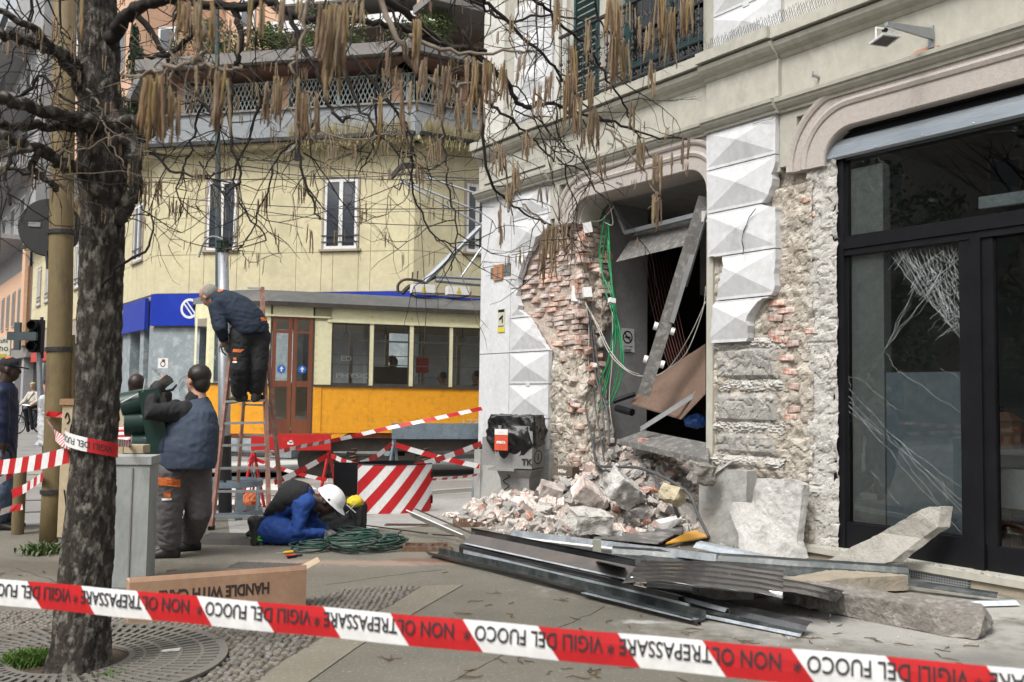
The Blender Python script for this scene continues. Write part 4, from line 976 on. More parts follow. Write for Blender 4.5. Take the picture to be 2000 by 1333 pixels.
# tall peach tower behind the side street face
PB=thing('peach_tower','tall peach coloured apartment building rising behind the yellow side face','building',Av(150,700,33).xy.to_3d())
FT=Fr(F0.w(-6.5,-.6,0),Vector((EX,EY,0)))
FT.mk('wall',m_peach,PB,(-9.5,.5,-5,0,6.5,24))
FT.mk('wall_edge',m_wwhite,PB,(-9.75,-9.5,-5,.02,6.5,24))
for k in range(4):
    for j in range(5):
        W=FT.mk('window',m_surr,PB,(-8.7+k*2.3,-7.7+k*2.3,0,.05,8.8+j*3.1,10.4+j*3.1)); FT.mk('pane',m_wglass,W,(-8.6+k*2.3,-7.8+k*2.3,.05,.06,8.9+j*3.1,10.3+j*3.1))
# grey balconied building at the far left
GB=thing('balcony_building','grey and peach building with concrete balconies at the far left of the street','building',F0.w(-30,0,0))
F3=Fr(F0.w(-21.2,0,0),Vector((EX,EY,0)))
m_gcon=pm('grey_facade',(.34,.34,.34),(.28,.28,.29),sc=1,rough=.9)
F3.mk('wall',m_gcon,GB,(-24,0,-8,0,3.6,22)); F3.mk('peach_front',m_peach,GB,(-24,-.1,0,.15,3.4,6.9)); F3.mk('corner_strip',m_peach,GB,(-.9,0,.16,.3,3.4,8.5)); F3.mk('shop_void',m_dark,GB,(-24,0,-.5,-.4,0,3.4)); F3.mk('fascia',m_slab,GB,(-24,0,-.2,.1,2.9,3.38))
for k in range(9):
    W=F3.mk('window',m_surr,GB,(-2.7-k*2,-1.8-k*2,.15,.2,4.4,6.1)); F3.mk('pane',m_wglass,W,(-2.6-k*2,-1.9-k*2,.2,.21,4.5,6.0))
for j in range(4):
    F3.mk('balcony_slab',m_gcon,GB,(-24,-1.2,0,1.3,8.2+j*3.2,8.4+j*3.2)); F3.mk('balcony_rail',m_iron,GB,(-24,-1.2,1.25,1.3,9.25+j*3.2,9.32+j*3.2),*[(-24+q*.3,-23.97+q*.3,1.26,1.29,8.4+j*3.2,9.25+j*3.2) for q in range(76)]); 
    for k in range(6): 
        W=F3.mk('window',m_wwhite,GB,(-4.4-k*3.4,-3-k*3.4,0,.05,8.4+j*3.2,10.6+j*3.2)); F3.mk('pane',m_wglass,W,(-4.3-k*3.4,-3.1-k*3.4,.05,.06,8.5+j*3.2,10.5+j*3.2))
for k in range(7): F3.mk('pier',m_gcon,GB,(-2-k*3,-1.3-k*3,-.4,0,0,2.9))
# shop signs projecting over the side street
SGN=thing('cafe_sign','white cafe sign with dark lettering at the far left','sign',Av(8,700,30))
fs=Fr(Av(-30,680,30),Vector((1,0,0))); a=fs.px(-30,658); b=fs.px(21,700)
fs.mk('panel',pm('sign_offwhite',(.62,.6,.5),rough=.6),SGN,(a[0],b[0],0,.08,b[1],a[1]))
mb=MB(); text_on(mb,'Milano',fs.w(b[0]-.80,.09,b[1]+.22),(1,0,0),(0,0,1),.20,width=.75); text_on(mb,'Caffè',fs.w(b[0]-.42,.09,b[1]+.48),(1,0,0),(0,0,1),.12); mb.build('lettering',m_black,SGN); mb=MB(); fs.b(mb,a[0],b[0]-.1,.085,.095,b[1]+.02,b[1]+.13); mb.build('gold_band',pm('ochre',(.5,.4,.05),rough=.6),SGN)
SGN=thing('cross_sign','dark green pharmacy cross sign hanging over the side street','sign',Av(42,680,26)); fs=Fr(Av(30,656,26),Vector((1,0,0)))
c=fs.px(42,656); fs.mk('cross',pm('cross_green',(.06,.08,.085),rough=.5),SGN,(c[0]-.16,c[0]+.0,0,.1,c[1]-.40,c[1]+.36),(c[0]-.35,c[0]-.16,0,.1,c[1]-.13,c[1]+.1),(c[0],c[0]+.45,0,.1,c[1]-.13,c[1]+.1))
# a low distant mass closing the street
MB().b2((-60,70,-.2),(-25,75,16)).build('distant_building',m_gcon,label='hazy grey building closing the far end of the street',cat='building')
# overhead wires
def wire(px0,px1,Y0,Y1,lab,sag=.15,r=.008):
    a=Av(*px0,Y0); b=Av(*px1,Y1); P=[a+(b-a)*t/12+Vector((0,0,-sag*4*(t/12)*(1-t/12))) for t in range(13)]
    MB().tube(P,r,5).build('overhead_wire',m_iron,label=lab,cat='wire',group='overhead tram wires')
wl_=[((230,262),(960,350),'highest overhead wire slanting down to the right under the gutter'),((230,300),(960,352),'second overhead wire crossing the yellow wall'),((150,338),(950,330),'overhead wire rising slightly across the yellow wall'),((230,372),(950,405),'overhead wire just above the first floor windows'),((420,395),(950,440),'lowest overhead wire in front of the yellow wall'),((0,84),(460,200),'wire slanting down at the top left past the tree'),((0,98),(470,215),'lower wire slanting down at the top left past the tree')]
for i,(p,q,l) in enumerate(wl_): wire(p,q,16+i*.4,14+i*.4,l)
wire((545,435),(900,300),18,15,'short span wire rising steeply to the switch box')
wire((1092,430),(1092,500),16.9,16.9,'unused') if False else None
# feeder switch, lamp on the wall
T=thing('wire_crossing','dark metal wire crossing bracket hung over the tram','bracket',Av(795,345,15.5)); 
for k in range(4):
    a=Av(765,352-k*3,15.5); c=Av(785,330-k*3,15.5); b=Av(812,328-k*2,15.5); MB().tube(spline([a,c,b],4),.02,5).build('curved_bar',m_iron,T)
MB().tube([Av(770,365,15.5),Av(780,372,15.5),Av(788,350,15.5)],.015,5).build('hook',m_iron,T)
for (p,q,l) in (((780,350),(950,420),'upper grey tension rod of the tram line'),((785,356),(950,445),'middle grey tension rod of the tram line'),((812,340),(950,385),'upper thin grey rod of the tram line')):
    MB().tube([Av(*p,15.5),Av(*q,15.5)],.02,6).build('tension_rod',m_galv,label=l,cat='rod')
T=thing('wall_spotlight','small dark spotlight on a pale arm under the gutter','lamp',Av(570,300,21)); MB().bar(Av(556,302,21.8),Av(575,285,21),.04,.04).build('arm',m_alu,T); MB().prism([Av(574,312,21),Av(576,288,21),Av(592,308,21)],(0,.2,0)).build('lamp_head',m_black,T)
# ---------------------------------------------------------------- the far side of the road, mirrored in the shop glass
m_dkw=pm('dark_trunk',(.04,.033,.028),rough=.95)
for i,(x,y,h,lab) in enumerate(((-13,-2,9,'tall dark evergreen street tree nearest on the far side of the road'),(-15,4.5,11,'broad bare topped street tree on the far side of the road'),(-19,9,10,'third dark street tree on the far side of the road'),(-17,-8,12,'dark street tree behind the viewpoint on the far side'),(-23,1,13,'tall dark tree in the second row across the road'),(-14.5,10.5,8,'small dark tree across the road beyond the others'),(-9,-12,11,'dark tree well behind the viewpoint'))):
    T=thing('street_tree',lab,'tree',(x,y,RZ)); rg=random.Random(70+i); b=MB(); b.tube([(x,y,RZ),(x+.1,y,h*.35),(x-.1,y+.1,h*.7)],[.22,.16,.07],10)
    for k in range(26):
        z=h*rg.uniform(.25,.75); a=rg.uniform(0,6.3); L=rg.uniform(1,2.6); q=Vector((x,y,z)); e=q+Vector((cos(a)*L,sin(a)*L,L*.7)); m_=q.lerp(e,.5)+Vector((0,0,-.1)); b.tube([q,m_,e],[.07,.04,.015],5)
        for j in range(5): a2=a+rg.uniform(-1.2,1.2); b.tube([m_.lerp(e,rg.random()),e+Vector((cos(a2),sin(a2),rg.uniform(.2,1.2)))*rg.uniform(.5,1.2)],[.02,.006],4)
    b.build('trunk',m_dkw,T); mb=MB()
    for k in range(16): leafcloud(mb,(x+rg.gauss(0,1.3),y+rg.gauss(0,1.3),h*rg.uniform(.15,.95)),(1.2,1.2,1.0),170,.14,rg)
    mb.build('crown',m_leafd,T)
OB=thing('unseen_opposite_building','unseen grey building added across the road to darken the low horizon','building',(-40,0,RZ)); FO=Fr(Vector((-36,-45,0)),Vector((0,1,0)))  # out of view, added to block low horizon light and darken the glass
m_ob=pm('opposite_render',(.20,.19,.17),(.16,.15,.14),sc=.5,rough=.9); FO.mk('wall',m_ob,OB,(0,62,-6,0,-.1,17))
for j in range(5):
    for k in range(12):
        W=FO.mk('window',m_surr,OB,(2+k*5,3.4+k*5,0,.06,1.2+j*3.2,3.2+j*3.2)); FO.mk('pane',m_wglass,W,(2.1+k*5,3.3+k*5,.06,.07,1.3+j*3.2,3.1+j*3.2))
# ---------------------------------------------------------------- tram (local x along its side, y away from the street camera, z up)
TA=atan2(TD.y,TD.x)
TR=thing('tram','old yellow and cream tram with wooden folding doors standing behind the barriers','tram',(T0.x,T0.y,RZ),TA)
TI=(Matrix.Translation((T0.x,T0.y,RZ))@Matrix.Rotation(TA,4,'Z')).inverted()
def tp(px,py,n=0.0):
    """pixel -> (x,z) in the tram's side plane"""
    r=V(ray(px,py)); P=T0+TN*n; d=(P-CAMP).dot(TN)/Vector((r.x,r.y,0)).dot(TN); q=TI@(CAMP+r*d); return q.x,q.z
m_ty=pm('tram_yellow',(.80,.36,.022),(.74,.32,.02),sc=1.2,rough=.45,bump=.05,bsc=10,c3=(.40,.18,.03),c3a=.55,c3sc=5,c3lo=.55)
m_tc=pm('tram_cream',(.72,.70,.46),(.66,.63,.42),sc=1.2,rough=.45,bump=.04,bsc=10,c3=(.45,.42,.28),c3a=.35,c3sc=4,c3lo=.6)
m_troof=pm('tram_roof_grey',(.115,.12,.118),(.085,.09,.088),sc=1,rough=.6,bump=.1,bsc=8,c3=(.2,.17,.14),c3a=.4,c3sc=2)
m_wood=pm('varnished_wood',(.22,.075,.035),(.15,.05,.028),sc=3,rough=.4,bump=.1,bsc=30,stretch=(1,1,.15),c3=(.1,.04,.025),c3a=.5,c3sc=5)
m_under=pm('underframe_black',(.03,.027,.025),(.06,.05,.042),sc=5,rough=.8,bump=.4,bsc=30)
zb=tp(700,846)[1]; zbelt=tp(700,753)[1]; zw0=tp(700,749)[1]; zw1=tp(700,633)[1]; zr=tp(700,603)[1]; zt=zr+.36
xd0,xd1=tp(530,700)[0],tp(611,700)[0]
XE=8.5
def T_(mb,name,mat,par=None,**k): return mb.build(name,mat,par or TR,local=True,**k)
wins=[]
for a,b in ((649,721),(729,799),(807,877),(884,954),(962,1030),(1038,1106)): wins.append((tp(a,700)[0],tp(b,700)[0]))
# lower panels
MBp=MB(); T_(MBp.b2((xd1+.02,-.01,zb),(XE,.03,zbelt-.03)),'lower_panel',m_ty)
T_(MB().b2((xd1+.02,-.025,zb),(xd1+.17,-.01,zbelt-.03)),'corner_post',m_ty)
T_(MB().b2((xd1+.02,-.035,zbelt-.04),(XE,.03,zbelt)),'belt_rail',m_under)
T_(MB().b2((xd1+.02,-.0,zbelt),(wins[0][0]-.02,.05,zr)),'cream_panel',m_tc)
T_(MB().b2((xd1+.02,0,zw1+.02),(XE,.05,zr)),'header_panel',m_tc); T_(MB().b2((wins[0][0]-.1,-.02,zw1+.01),(XE,.0,zw1+.06)),'drip_rail',m_tc)
prev=wins[0][0]
for (a,b),(c,d) in zip(wins,wins[1:]+[(XE,XE)]):
    T_(MB().b2((b,-.0,zbelt),(min(c,b+.14),.05,zw1+.02)),'window_post',m_tc)
for i,(a,b) in enumerate(wins):
    w=T_(MB().b2((a,-.004,zbelt),(a+.02,.04,zw1)).b2((b-.02,-.004,zbelt),(b,.04,zw1)).b2((a,-.004,zw1-.03),(b,.04,zw1)).b2((a,.0,zbelt),(b,.04,zw0)).b2((a,-.004,zw1-.33),(b,.02,zw1-.30)).b2((a,-.004,zw1-.60),(b,.01,zw1-.585)).b2((a,-.004,zbelt+.38),(b,.01,zbelt+.395)),'window',m_under)
    T_(MB().b2((a+.01,.018,zbelt),(b-.01,.024,zw1)),'pane',m_glass,w)
T_(MB().b2((wins[1][0]+.02,.03,zbelt),(wins[1][1]-.02,.04,zbelt+.36)),'window_blind',pm('dark_brown_panel',(.05,.035,.03),(.04,.03,.025)))
# rivet rows
rv=MB()
def riv(x,z): rv.box((x,-.013,z),(.02,.008,.02))
for k in range(int((XE-xd1)/.09)):
    x=xd1+.2+k*.09; 
    if k%2: riv(x,zb+.33); 
    riv(x,zb+.06)
for x in [ (b+c)/2 for (a,b),(c,d) in zip(wins,wins[1:])]+[wins[0][0]-.1]:
    for k in range(10): riv(x-.04,zb+.08+k*.09); 
    riv(x,zw1+.14)
for k in range(12): rv.box((wins[0][0]-.3,-.004,zbelt+.08+k*.12),(.015,.008,.015))
T_(rv,'rivets',m_ty,kind='stuff')
# doors
T_(MB().b2((xd0-.03,-.01,zb-.1),(xd0,.06,zr)).b2((xd1-.01,-.01,zb-.1),(xd1+.02,.06,zr)),'door_pillar',m_under)
T_(MB().b2((xd0-.2,-.0,zw1+.11),(xd1+.02,.05,zr)).b2((xd0-.6,-.03,zw1+.08),(xd1+.3,.0,zw1+.11)),'door_header',m_tc)
W=(xd1-xd0)/2
for k in range(2):
    a=xd0+k*W+.01; b=a+W-.02; dz0,dz1=zb-.08,zw1+.1
    mb=MB(); 
    for q in ((a,a+.07),(b-.07,b)): mb.b2((q[0],.0,dz0),(q[1],.04,dz1))
    for q in ((dz0,dz0+.32),(zbelt-.05,zbelt+.06),(dz1-.32-.0,dz1-.27),(dz1-.07,dz1)): mb.b2((a+.07,.002,q[0]),(b-.07,.038,q[1]))
    d=T_(mb,'door_leaf',m_wood); T_(MB().b2((a+.06,.015,dz0+.3),(b-.06,.02,dz1-.05)),'door_pane',m_glass,d)
    cx=(a+b)/2+.0; cz=zbelt+.27; c=MB(); c.loft([[Vector((cx+.075*cos(t*pi/12),y,cz+.075*sin(t*pi/12))) for t in range(24)] for y in (.004,.012)]); s=T_(c,'door_sticker',pm('sticker_blue',(.02,.14,.55),rough=.5),d)
    ar=MB(); ar.b2((cx-.012,.0,cz-.045),(cx+.012,.004,cz+.02)); ar.add([(cx-.04,.002,cz),(cx+.04,.002,cz),(cx,.002,cz+.055)],[(0,1,2)]); T_(ar,'arrow',m_wwhite,d)
# front platform, tapering away to the left
fx=tp(397,700)[0]-.15
mb=MB(); FPn=[(xd0-.03,.0),(fx+.25,.30),(fx,.62)]
def fseg(a,b,z0,z1,name,mat,t=.05,o=0):
    (x0,y0),(x1,y1)=a,b; mb=MB(); mb.prism([(x0,y0-o,z0),(x1,y1-o,z0),(x1,y1+t,z0),(x0,y0+t,z0)],(0,0,z1-z0)); return T_(mb,name,mat)
for a,b in zip(FPn,FPn[1:]+[]):
    fseg(a,b,zb-.05,zbelt-.03,'front_lower_panel',m_ty); fseg(a,b,zw1+.02,zr,'front_header',m_tc); fseg(a,b,zbelt-.03,zbelt,'front_belt',m_under,o=.02)
def lerp2(a,b,t): return (a[0]+(b[0]-a[0])*t,a[1]+(b[1]-a[1])*t)
for t0,t1 in ((0,.08),(.46,.54),(.92,1)): fseg(lerp2(FPn[0],FPn[1],t0),lerp2(FPn[0],FPn[1],t1),zbelt,zw1+.02,'front_post',m_tc)
fseg(lerp2(FPn[1],FPn[2],.0),lerp2(FPn[1],FPn[2],.2),zbelt,zw1+.02,'front_post',m_tc); fseg(lerp2(FPn[1],FPn[2],.85),FPn[2],zbelt,zw1+.02,'front_post',m_tc)
mb=MB(); (x0,y0),(x1,y1)=FPn[0],FPn[1]; mb.prism([(x0,y0+.02,zbelt),(x1,y1+.02,zbelt),(x1,y1+.026,zbelt),(x0,y0+.026,zbelt)],(0,0,zw1-zbelt)); T_(mb,'front_pane',m_glass)
fseg((fx,.62),(fx,1.75),zb-.05,zbelt,'front_end_panel',m_ty); fseg((fx,.62),(fx,1.75),zw1,zr,'front_end_header',m_tc)
MBg=MB(); MBg.b2((xd0-.7,-.0,zbelt-.5),(xd0-.68,.02,zbelt+.9)); T_(MBg,'grab_pole',m_galv)
# far side, floor, ceiling, seats
mb=MB(); mb.b2((fx,2.3,zb),(XE,2.34,zbelt+.05)); mb.b2((fx,2.3,zw1),(XE,2.34,zr))
for (a,b),(c,d) in zip(wins,wins[1:]): mb.b2((b,2.3,zbelt),(c,2.34,zw1))
T_(mb,'far_wall',pm('tram_inner',(.5,.47,.38),(.42,.4,.32),rough=.6))
T_(MB().b2((fx+.3,.05,zb-.1),(XE,2.3,zb-.02)),'floor_deck',m_wood); T_(MB().b2((fx+.2,.06,zr-.05),(XE,2.3,zr)),'ceiling_panel',m_tc)
for (a,b) in wins[:5]: T_(MB().b2((a,1.9,zb),(b,2.25,zb+.45)).b2((a,2.2,zb+.45),(b,2.28,zb+.95)),'bench_seat',m_wood)
for (a,b) in wins[:5]:
    c=(a+b)/2; s=MB(); s.tube([(c,.6,zw1+.1),(c,.6,zw1-.1),(c-.05,.6,zw1-.22),(c+.05,.6,zw1-.22),(c,.6,zw1-.1)],.01,4); T_(s,'strap_handle',m_under)
T_(MB().tube([(wins[0][0],.6,zw1+.1),(XE,.6,zw1+.1)],.012,5),'hand_rail',m_alu)
c=tp(826,713,.3); T_(MB().b2((c[0]-.12,.25,c[1]-.16),(c[0]+.10,.4,c[1]+.16)),'ticket_machine',pm('ticket_red',(.5,.02,.02),rough=.4)); T_(MB().tube([(c[0]-.18,.3,zbelt),(c[0]-.18,.3,c[1]-.25),(c[0]+.35,.3,c[1]-.25),(c[0]+.35,.3,zbelt)],.012,5),'machine_stand',m_alu)
t=MB(); p=tp(666,702); text_on(t,'ED',(p[0],-.006,p[1]-.03),(1,0,0),(0,0,1),.09,width=.2); p=tp(665,735); text_on(t,'PHYSIC',(p[0]-.08,-.006,p[1]-.03),(1,0,0),(0,0,1),.09,width=.62); T_(t,'window_lettering',pm('faint_letter',(.22,.23,.23),rough=.6))
# roof
nu=28
def rf(u,v):
    x=fx-.05+(XE-fx+.05)*u; k=max(0,1-(x-fx)/1.5); y0=-.08+.7*k**1.6; y1=2.42-.7*k**1.6; w=(v*2-1)
    y=(y0+y1)/2+(y1-y0)/2*w; z=zr-.02+(zt-zr)*(1-abs(w)**3.2)*(1-.55*k**3)+.02
    return Vector((x,y,z))
mb=MB(); mb.grid(rf,nu,24); T_(mb,'roof',m_troof,smooth=True)
T_(MB().b2((xd0-.1,-.11,zr-.02),(XE,-.05,zr+.06)).prism([(xd0-.1,-.11,zr-.02),(fx+.2,.25,zr-.02),(fx+.2,.31,zr-.02),(xd0-.1,-.05,zr-.02)],(0,0,.07)),'rain_gutter',m_under)
# underframe, bogies
T_(MB().b2((xd1+.3,.15,zb-.35),(XE,2.2,zb-.0)),'underframe',m_under)
mb=MB(); mb.prism([(xd1+.0,-.0,zb),(xd1+.7,-.0,zb),(xd1+.55,-.0,zb-.08),(xd1+.35,0,zb-.2),(xd1+.0,-.0,zb-.23)],(0,.04,0)); T_(mb,'skirt_bracket',m_ty)
def wheel(px,py,r):
    x,z=tp(px,py,.4); w=T_(MB().lathe((0,0,0),[(r,-.05),(r,.05),(r*.8,.05),(r*.8,-.03),(r*.3,-.03),(r*.3,-.08),(.01,-.08)],28),'wheel',m_under)
    w.rotation_euler=(-pi/2,0,0); w.location=(x,.42,r+.01)
for px in (618,795,800+210): wheel(px,880,.34)
for px in (690,830,): 
    x,z=tp(px,870,.2); sp=MB(); sp.tube([(x+.07*cos(t*.9),.2+.07*sin(t*.9),.25+t*.0095) for t in range(40)],.014,5); T_(sp,'coil_spring',m_rust)
x0=tp(640,880)[0]; T_(MB().b2((x0,.2,.28),(x0+2.2,.28,.42)).b2((x0+.4,.18,.1),(x0+.55,.3,.5)).b2((x0+1.5,.18,.12),(x0+1.7,.3,.55)),'bogie_frame',m_under)
t=MB(); p=tp(904,832); q=tp(946,832); text_on(t,'1737',(p[0],-.016,p[1]),(1,0,0),(0,0,1),.12,width=q[0]-p[0]); T_(t,'fleet_number',pm('faded_number',(.6,.62,.6),rough=.6))
# roof equipment and pantograph
def at_(px,py,n=1.1):
    x,z=tp(px,py,n); return Vector((x,n,z))
eq=MB(); 
for a,b in (((803,572),(846,558)),((872,576),(913,562))):
    p,q=at_(*a,.5),at_(*b,.5); e=T_(MB().b2((p.x,.35,p.z),(q.x,.6,q.z)),'resistor_box',m_whitep)
    cx=(p.x+q.x)/2; T_(MB().add([(cx-.05,.345,p.z+.02),(cx+.05,.345,p.z+.02),(cx,.345,q.z-.01)],[(0,1,2)]),'hazard_triangle',pm('hazard_yellow',(.7,.55,.02),rough=.5),e)
T_(MB().tube([at_(828,552),at_(945,436)],[.075,.05],8),'lower_arm',m_galv)
T_(MB().tube([at_(850,548),at_(938,556)],.045,8).tube([at_(850,540),at_(940,545)],.035,8),'frame_tube',m_galv)
T_(MB().tube([at_(898,545),at_(950,470)],.022,6),'thin_arm',m_galv)
T_(MB().tube(spline([at_(778,574),at_(778,556),at_(795,546),at_(835,552)],4),.03,6).tube(spline([at_(785,574),at_(800,560),at_(820,556),at_(850,540)],4),.05,6).tube([at_(805,546),at_(806,532)],.015,4).tube([at_(815,545),at_(816,530)],.015,4),'hinge_frame',m_under)
T_(MB().tube(spline([at_(800,574,.6),at_(820,582,.6),at_(850,578,.6),at_(880,584,.6),at_(915,578,.6),at_(920,570,.6)],4),.012,5),'roof_cable',m_under)
T_(MB().tube([at_(820,440,.0)-Vector((0,.1,0)),Vector((tp(829,613)[0],-.14,tp(829,613)[1])),Vector((tp(827,640)[0],-.14,tp(827,640)[1]))],.007,4).tube([Vector((tp(827,640)[0],-.14,tp(827,640)[1])),Vector((tp(826,675)[0],-.14,tp(826,675)[1]))],.012,5),'trolley_rope',m_under)
# passengers: simple seated silhouettes
# ---------------------------------------------------------------- body builder: one continuous skin from tapered limbs
def remesh(mb,name,voxel,mats,parent,smooth_it=4,fold=0.0,fs=9.0,seed=0,label=None,foldz=1.0,local=False,fn=None):
    me=bpy.data.meshes.new('tmp'); me.from_pydata([tuple(v) for v in mb.v],[],mb.f); me.update()
    b=bmesh.new(); b.from_mesh(me); bmesh.ops.recalc_face_normals(b,faces=b.faces); b.to_mesh(me); b.free()
    o=bpy.data.objects.new('tmp',me); COL.objects.link(o)
    r=o.modifiers.new('r','REMESH'); r.mode='VOXEL'; r.voxel_size=voxel
    if smooth_it:
        s=o.modifiers.new('s','SMOOTH'); s.iterations=smooth_it; s.factor=.5
    dg=bpy.context.evaluated_depsgraph_get(); m2=bpy.data.meshes.new_from_object(o.evaluated_get(dg)); bpy.data.objects.remove(o); bpy.data.meshes.remove(me)
    off=Vector((0,0,0))
    if parent is not None and not local:
        rt=parent
        while rt.parent: rt=rt.parent
        off=Vector(rt.location)
    nrm=[v.normal.copy() for v in m2.vertices]
    for v,n in zip(m2.vertices,nrm):
        p=v.co.copy()
        if fold:
            q=Vector((p.x*fs,p.y*fs,p.z*fs*foldz))+Vector((seed*3.1,seed,0))
            w=noise.noise(q+1.3*noise.noise_vector(q*.6)); v.co=p+n*(fold*((1-abs(w)*3)*.6+noise.noise(q*2.3)*.45))
        if fn: v.co=fn(v.co,n)
        v.co=v.co-off
    m2.name=name; m2.materials.clear()
    for m in (mats if isinstance(mats,(list,tuple)) else [mats]): m2.materials.append(m)
    m2.polygons.foreach_set('use_smooth',[True]*len(m2.polygons)); m2.polygons.foreach_set('material_index',[0]*len(m2.polygons))
    o=bpy.data.objects.new(name,m2); COL.objects.link(o); o.parent=parent
    setp(o,label); return o
def limb(mb,pts,rs,seg=12,fl=None):
    """tapered limb with rounded ends; fl flattens across one axis: (axis vector, factor)"""
    P=[V(p) for p in pts]; R=list(rs)
    d0=(P[0]-P[1]).normalized(); d1=(P[-1]-P[-2]).normalized()
    P2=[P[0]+d0*R[0]*.75,P[0]+d0*R[0]*.45]+P+[P[-1]+d1*R[-1]*.45,P[-1]+d1*R[-1]*.75]; R2=[R[0]*.35,R[0]*.8]+R+[R[-1]*.8,R[-1]*.35]
    k=len(mb.v); mb.tube(P2,R2,seg)
    if fl:
        ax,f=fl; ax=V(ax).normalized()
        # flatten about the limb's centre line
        n=len(P2)
        for i in range(n):
            for j in range(seg):
                v=mb.v[k+i*seg+j]; e=v-P2[i]; mb.v[k+i*seg+j]=v-ax*(e.dot(ax)*(1-f))
def body(mb,secs,seg=18):
    """torso: secs = (centre, side vector*half width, front vector*half depth)"""
    mb.loft([[V(c)+V(a)*cos(2*pi*k/seg)+V(b)*sin(2*pi*k/seg) for k in range(seg)] for c,a,b in secs])
def head(mb,c,fw,up,s=1.0):
    """skull, face, nose, ears around centre c looking along fw"""
    fw=V(fw).normalized(); sd=fw.cross(V(up)).normalized(); up=sd.cross(fw).normalized(); c=V(c)
    R=Matrix((sd,fw,up)).transposed()
    def e(o,r): mb.ell(c+R@(V(o)*s),tuple(q*s for q in r),14,10,R)
    e((0,-.012,.03),(.075,.092,.088)); e((0,.025,-.025),(.062,.068,.085)); e((0,.045,-.085),(.035,.04,.032)); e((0,.098,-.018),(.013,.02,.026)); e((0,.085,-.062),(.026,.016,.010)); e((0,.083,-.075),(.024,.014,.009))
    for k in (-1,1): e((k*.078,-.008,-.012),(.011,.022,.032)); e((k*.03,.082,.022),(.02,.012,.008))
    e((0,.075,.035),(.05,.022,.012))
    mb.tube([c+R@Vector((0,-.02,-.05))*s,c+R@Vector((0,-.045,-.16))*s],[.052*s,.06*s],12)
    return R
def hand(mb,w,d,palm,s=1.0,curl=.8,spread=.012,thumb=1):
    """w wrist, d direction of the hand, palm = direction the palm faces"""
    w=V(w); d=V(d).normalized(); sd=d.cross(V(palm)).normalized(); pl=sd.cross(d).normalized()
    R=Matrix((sd,d,pl)).transposed(); mb.ell(w+d*.045*s,(.042*s,.055*s,.018*s),12,8,R)
    for i,(o,L) in enumerate(((-.030,.070),(-.010,.080),(.011,.076),(.031,.060))):
        p=w+d*(.085*s)+sd*(o*s); q=[p-d*.02*s,p]; a=0
        for j in range(3):
            a+=curl*(.45+.1*j); q.append(q[-1]+(d*cos(a)+pl*sin(a)+sd*(o*.25))*(L*s/3*1.1))
        limb(mb,q,[.0095*s]*2+[.009*s,.0085*s,.0075*s],8)
    p=w+d*.02*s-sd*(.035*s*thumb); limb(mb,[p,p+(d*.6-sd*.7*thumb+pl*.3)*.038*s,p+(d*1.1-sd*.75*thumb+pl*.7)*.06*s,p+(d*1.6-sd*.5*thumb+pl*1.1)*.07*s],[.014*s,.012*s,.011*s,.009*s],8)
def boot(mb,a,toe,s=1.0):
    """a ankle, toe = direction of the toes"""
    a=V(a); t=V(toe).normalized(); up=Vector((0,0,1)); sd=t.cross(up).normalized(); up=sd.cross(t)
    R=Matrix((sd,t,up)).transposed()
    f=lambda x,y,z:a+R@Vector((x,y,z))*s
    body(mb,[(f(0,-.085,-.05),R@Vector((.02,0,0))*s,R@Vector((0,0,.03))*s),(f(0,-.07,-.04),R@Vector((.036,0,0))*s,R@Vector((0,0,.05))*s),(f(0,0,-.03),R@Vector((.042,0,0))*s,R@Vector((0,0,.06))*s),(f(0,.08,-.05),R@Vector((.045,0,0))*s,R@Vector((0,0,.045))*s),(f(0,.15,-.062),R@Vector((.048,0,0))*s,R@Vector((0,0,.032))*s),(f(0,.19,-.066),R@Vector((.035,0,0))*s,R@Vector((0,0,.024))*s)],12)
    limb(mb,[a+Vector((0,0,.05))*s,a-up*.03*s],[.045*s,.048*s],10)
def decal(obj,px,mat,name,parent,label=None,n=5,off=.006):
    """a patch sewn on: px = four pixels (corners) whose points are found on the garment's surface"""
    rt=parent
    while rt.parent: rt=rt.parent
    L=Vector(rt.location); me=obj.data; bv=BVHTree.FromPolygons([v.co+L for v in me.vertices],[tuple(p.vertices) for p in me.polygons])
    vs=[];ok=True
    for j in range(n+1):
        for i in range(n+1):
            u,v=i/n,j/n; x=(px[0][0]*(1-u)+px[1][0]*u)*(1-v)+(px[3][0]*(1-u)+px[2][0]*u)*v; y=(px[0][1]*(1-u)+px[1][1]*u)*(1-v)+(px[3][1]*(1-u)+px[2][1]*u)*v
            r=V(ray(x,y)).normalized(); h=bv.ray_cast(CAMP,r)
            vs.append(h[0]+h[1]*(off if h[1].dot(r)<0 else -off) if h[0] is not None else None)
    good=[v for v in vs if v is not None]
    if len(good)<4: return None
    for k,v in enumerate(vs):
        if v is None: vs[k]=min(good,key=lambda g:abs(g.z-(good[0].z))).copy()
    mb=MB(); m=n+1; back=[v-(CAMP-v).normalized()*(-off*.0)-(CAMP-v).normalized()*off*1.5 for v in vs]
    mb.add(vs,[(j*m+i,j*m+i+1,(j+1)*m+i+1,(j+1)*m+i) for j in range(n) for i in range(n)])
    ed=[i for i in range(m)]+[j*m+n for j in range(1,m)]+[n*m+i for i in range(n-1,-1,-1)]+[j*m for j in range(n-1,0,-1)]
    k=len(ed); mb.add([vs[i] for i in ed]+[back[i] for i in ed],[(i,(i+1)%k,k+(i+1)%k,k+i) for i in range(k)])
    return mb.build(name,mat,parent,label=label,recalc=False)
m_skin=pm('skin_light',(.52,.30,.22),(.46,.25,.18),sc=12,rough=.55,bump=.1,bsc=120,spec=.35)
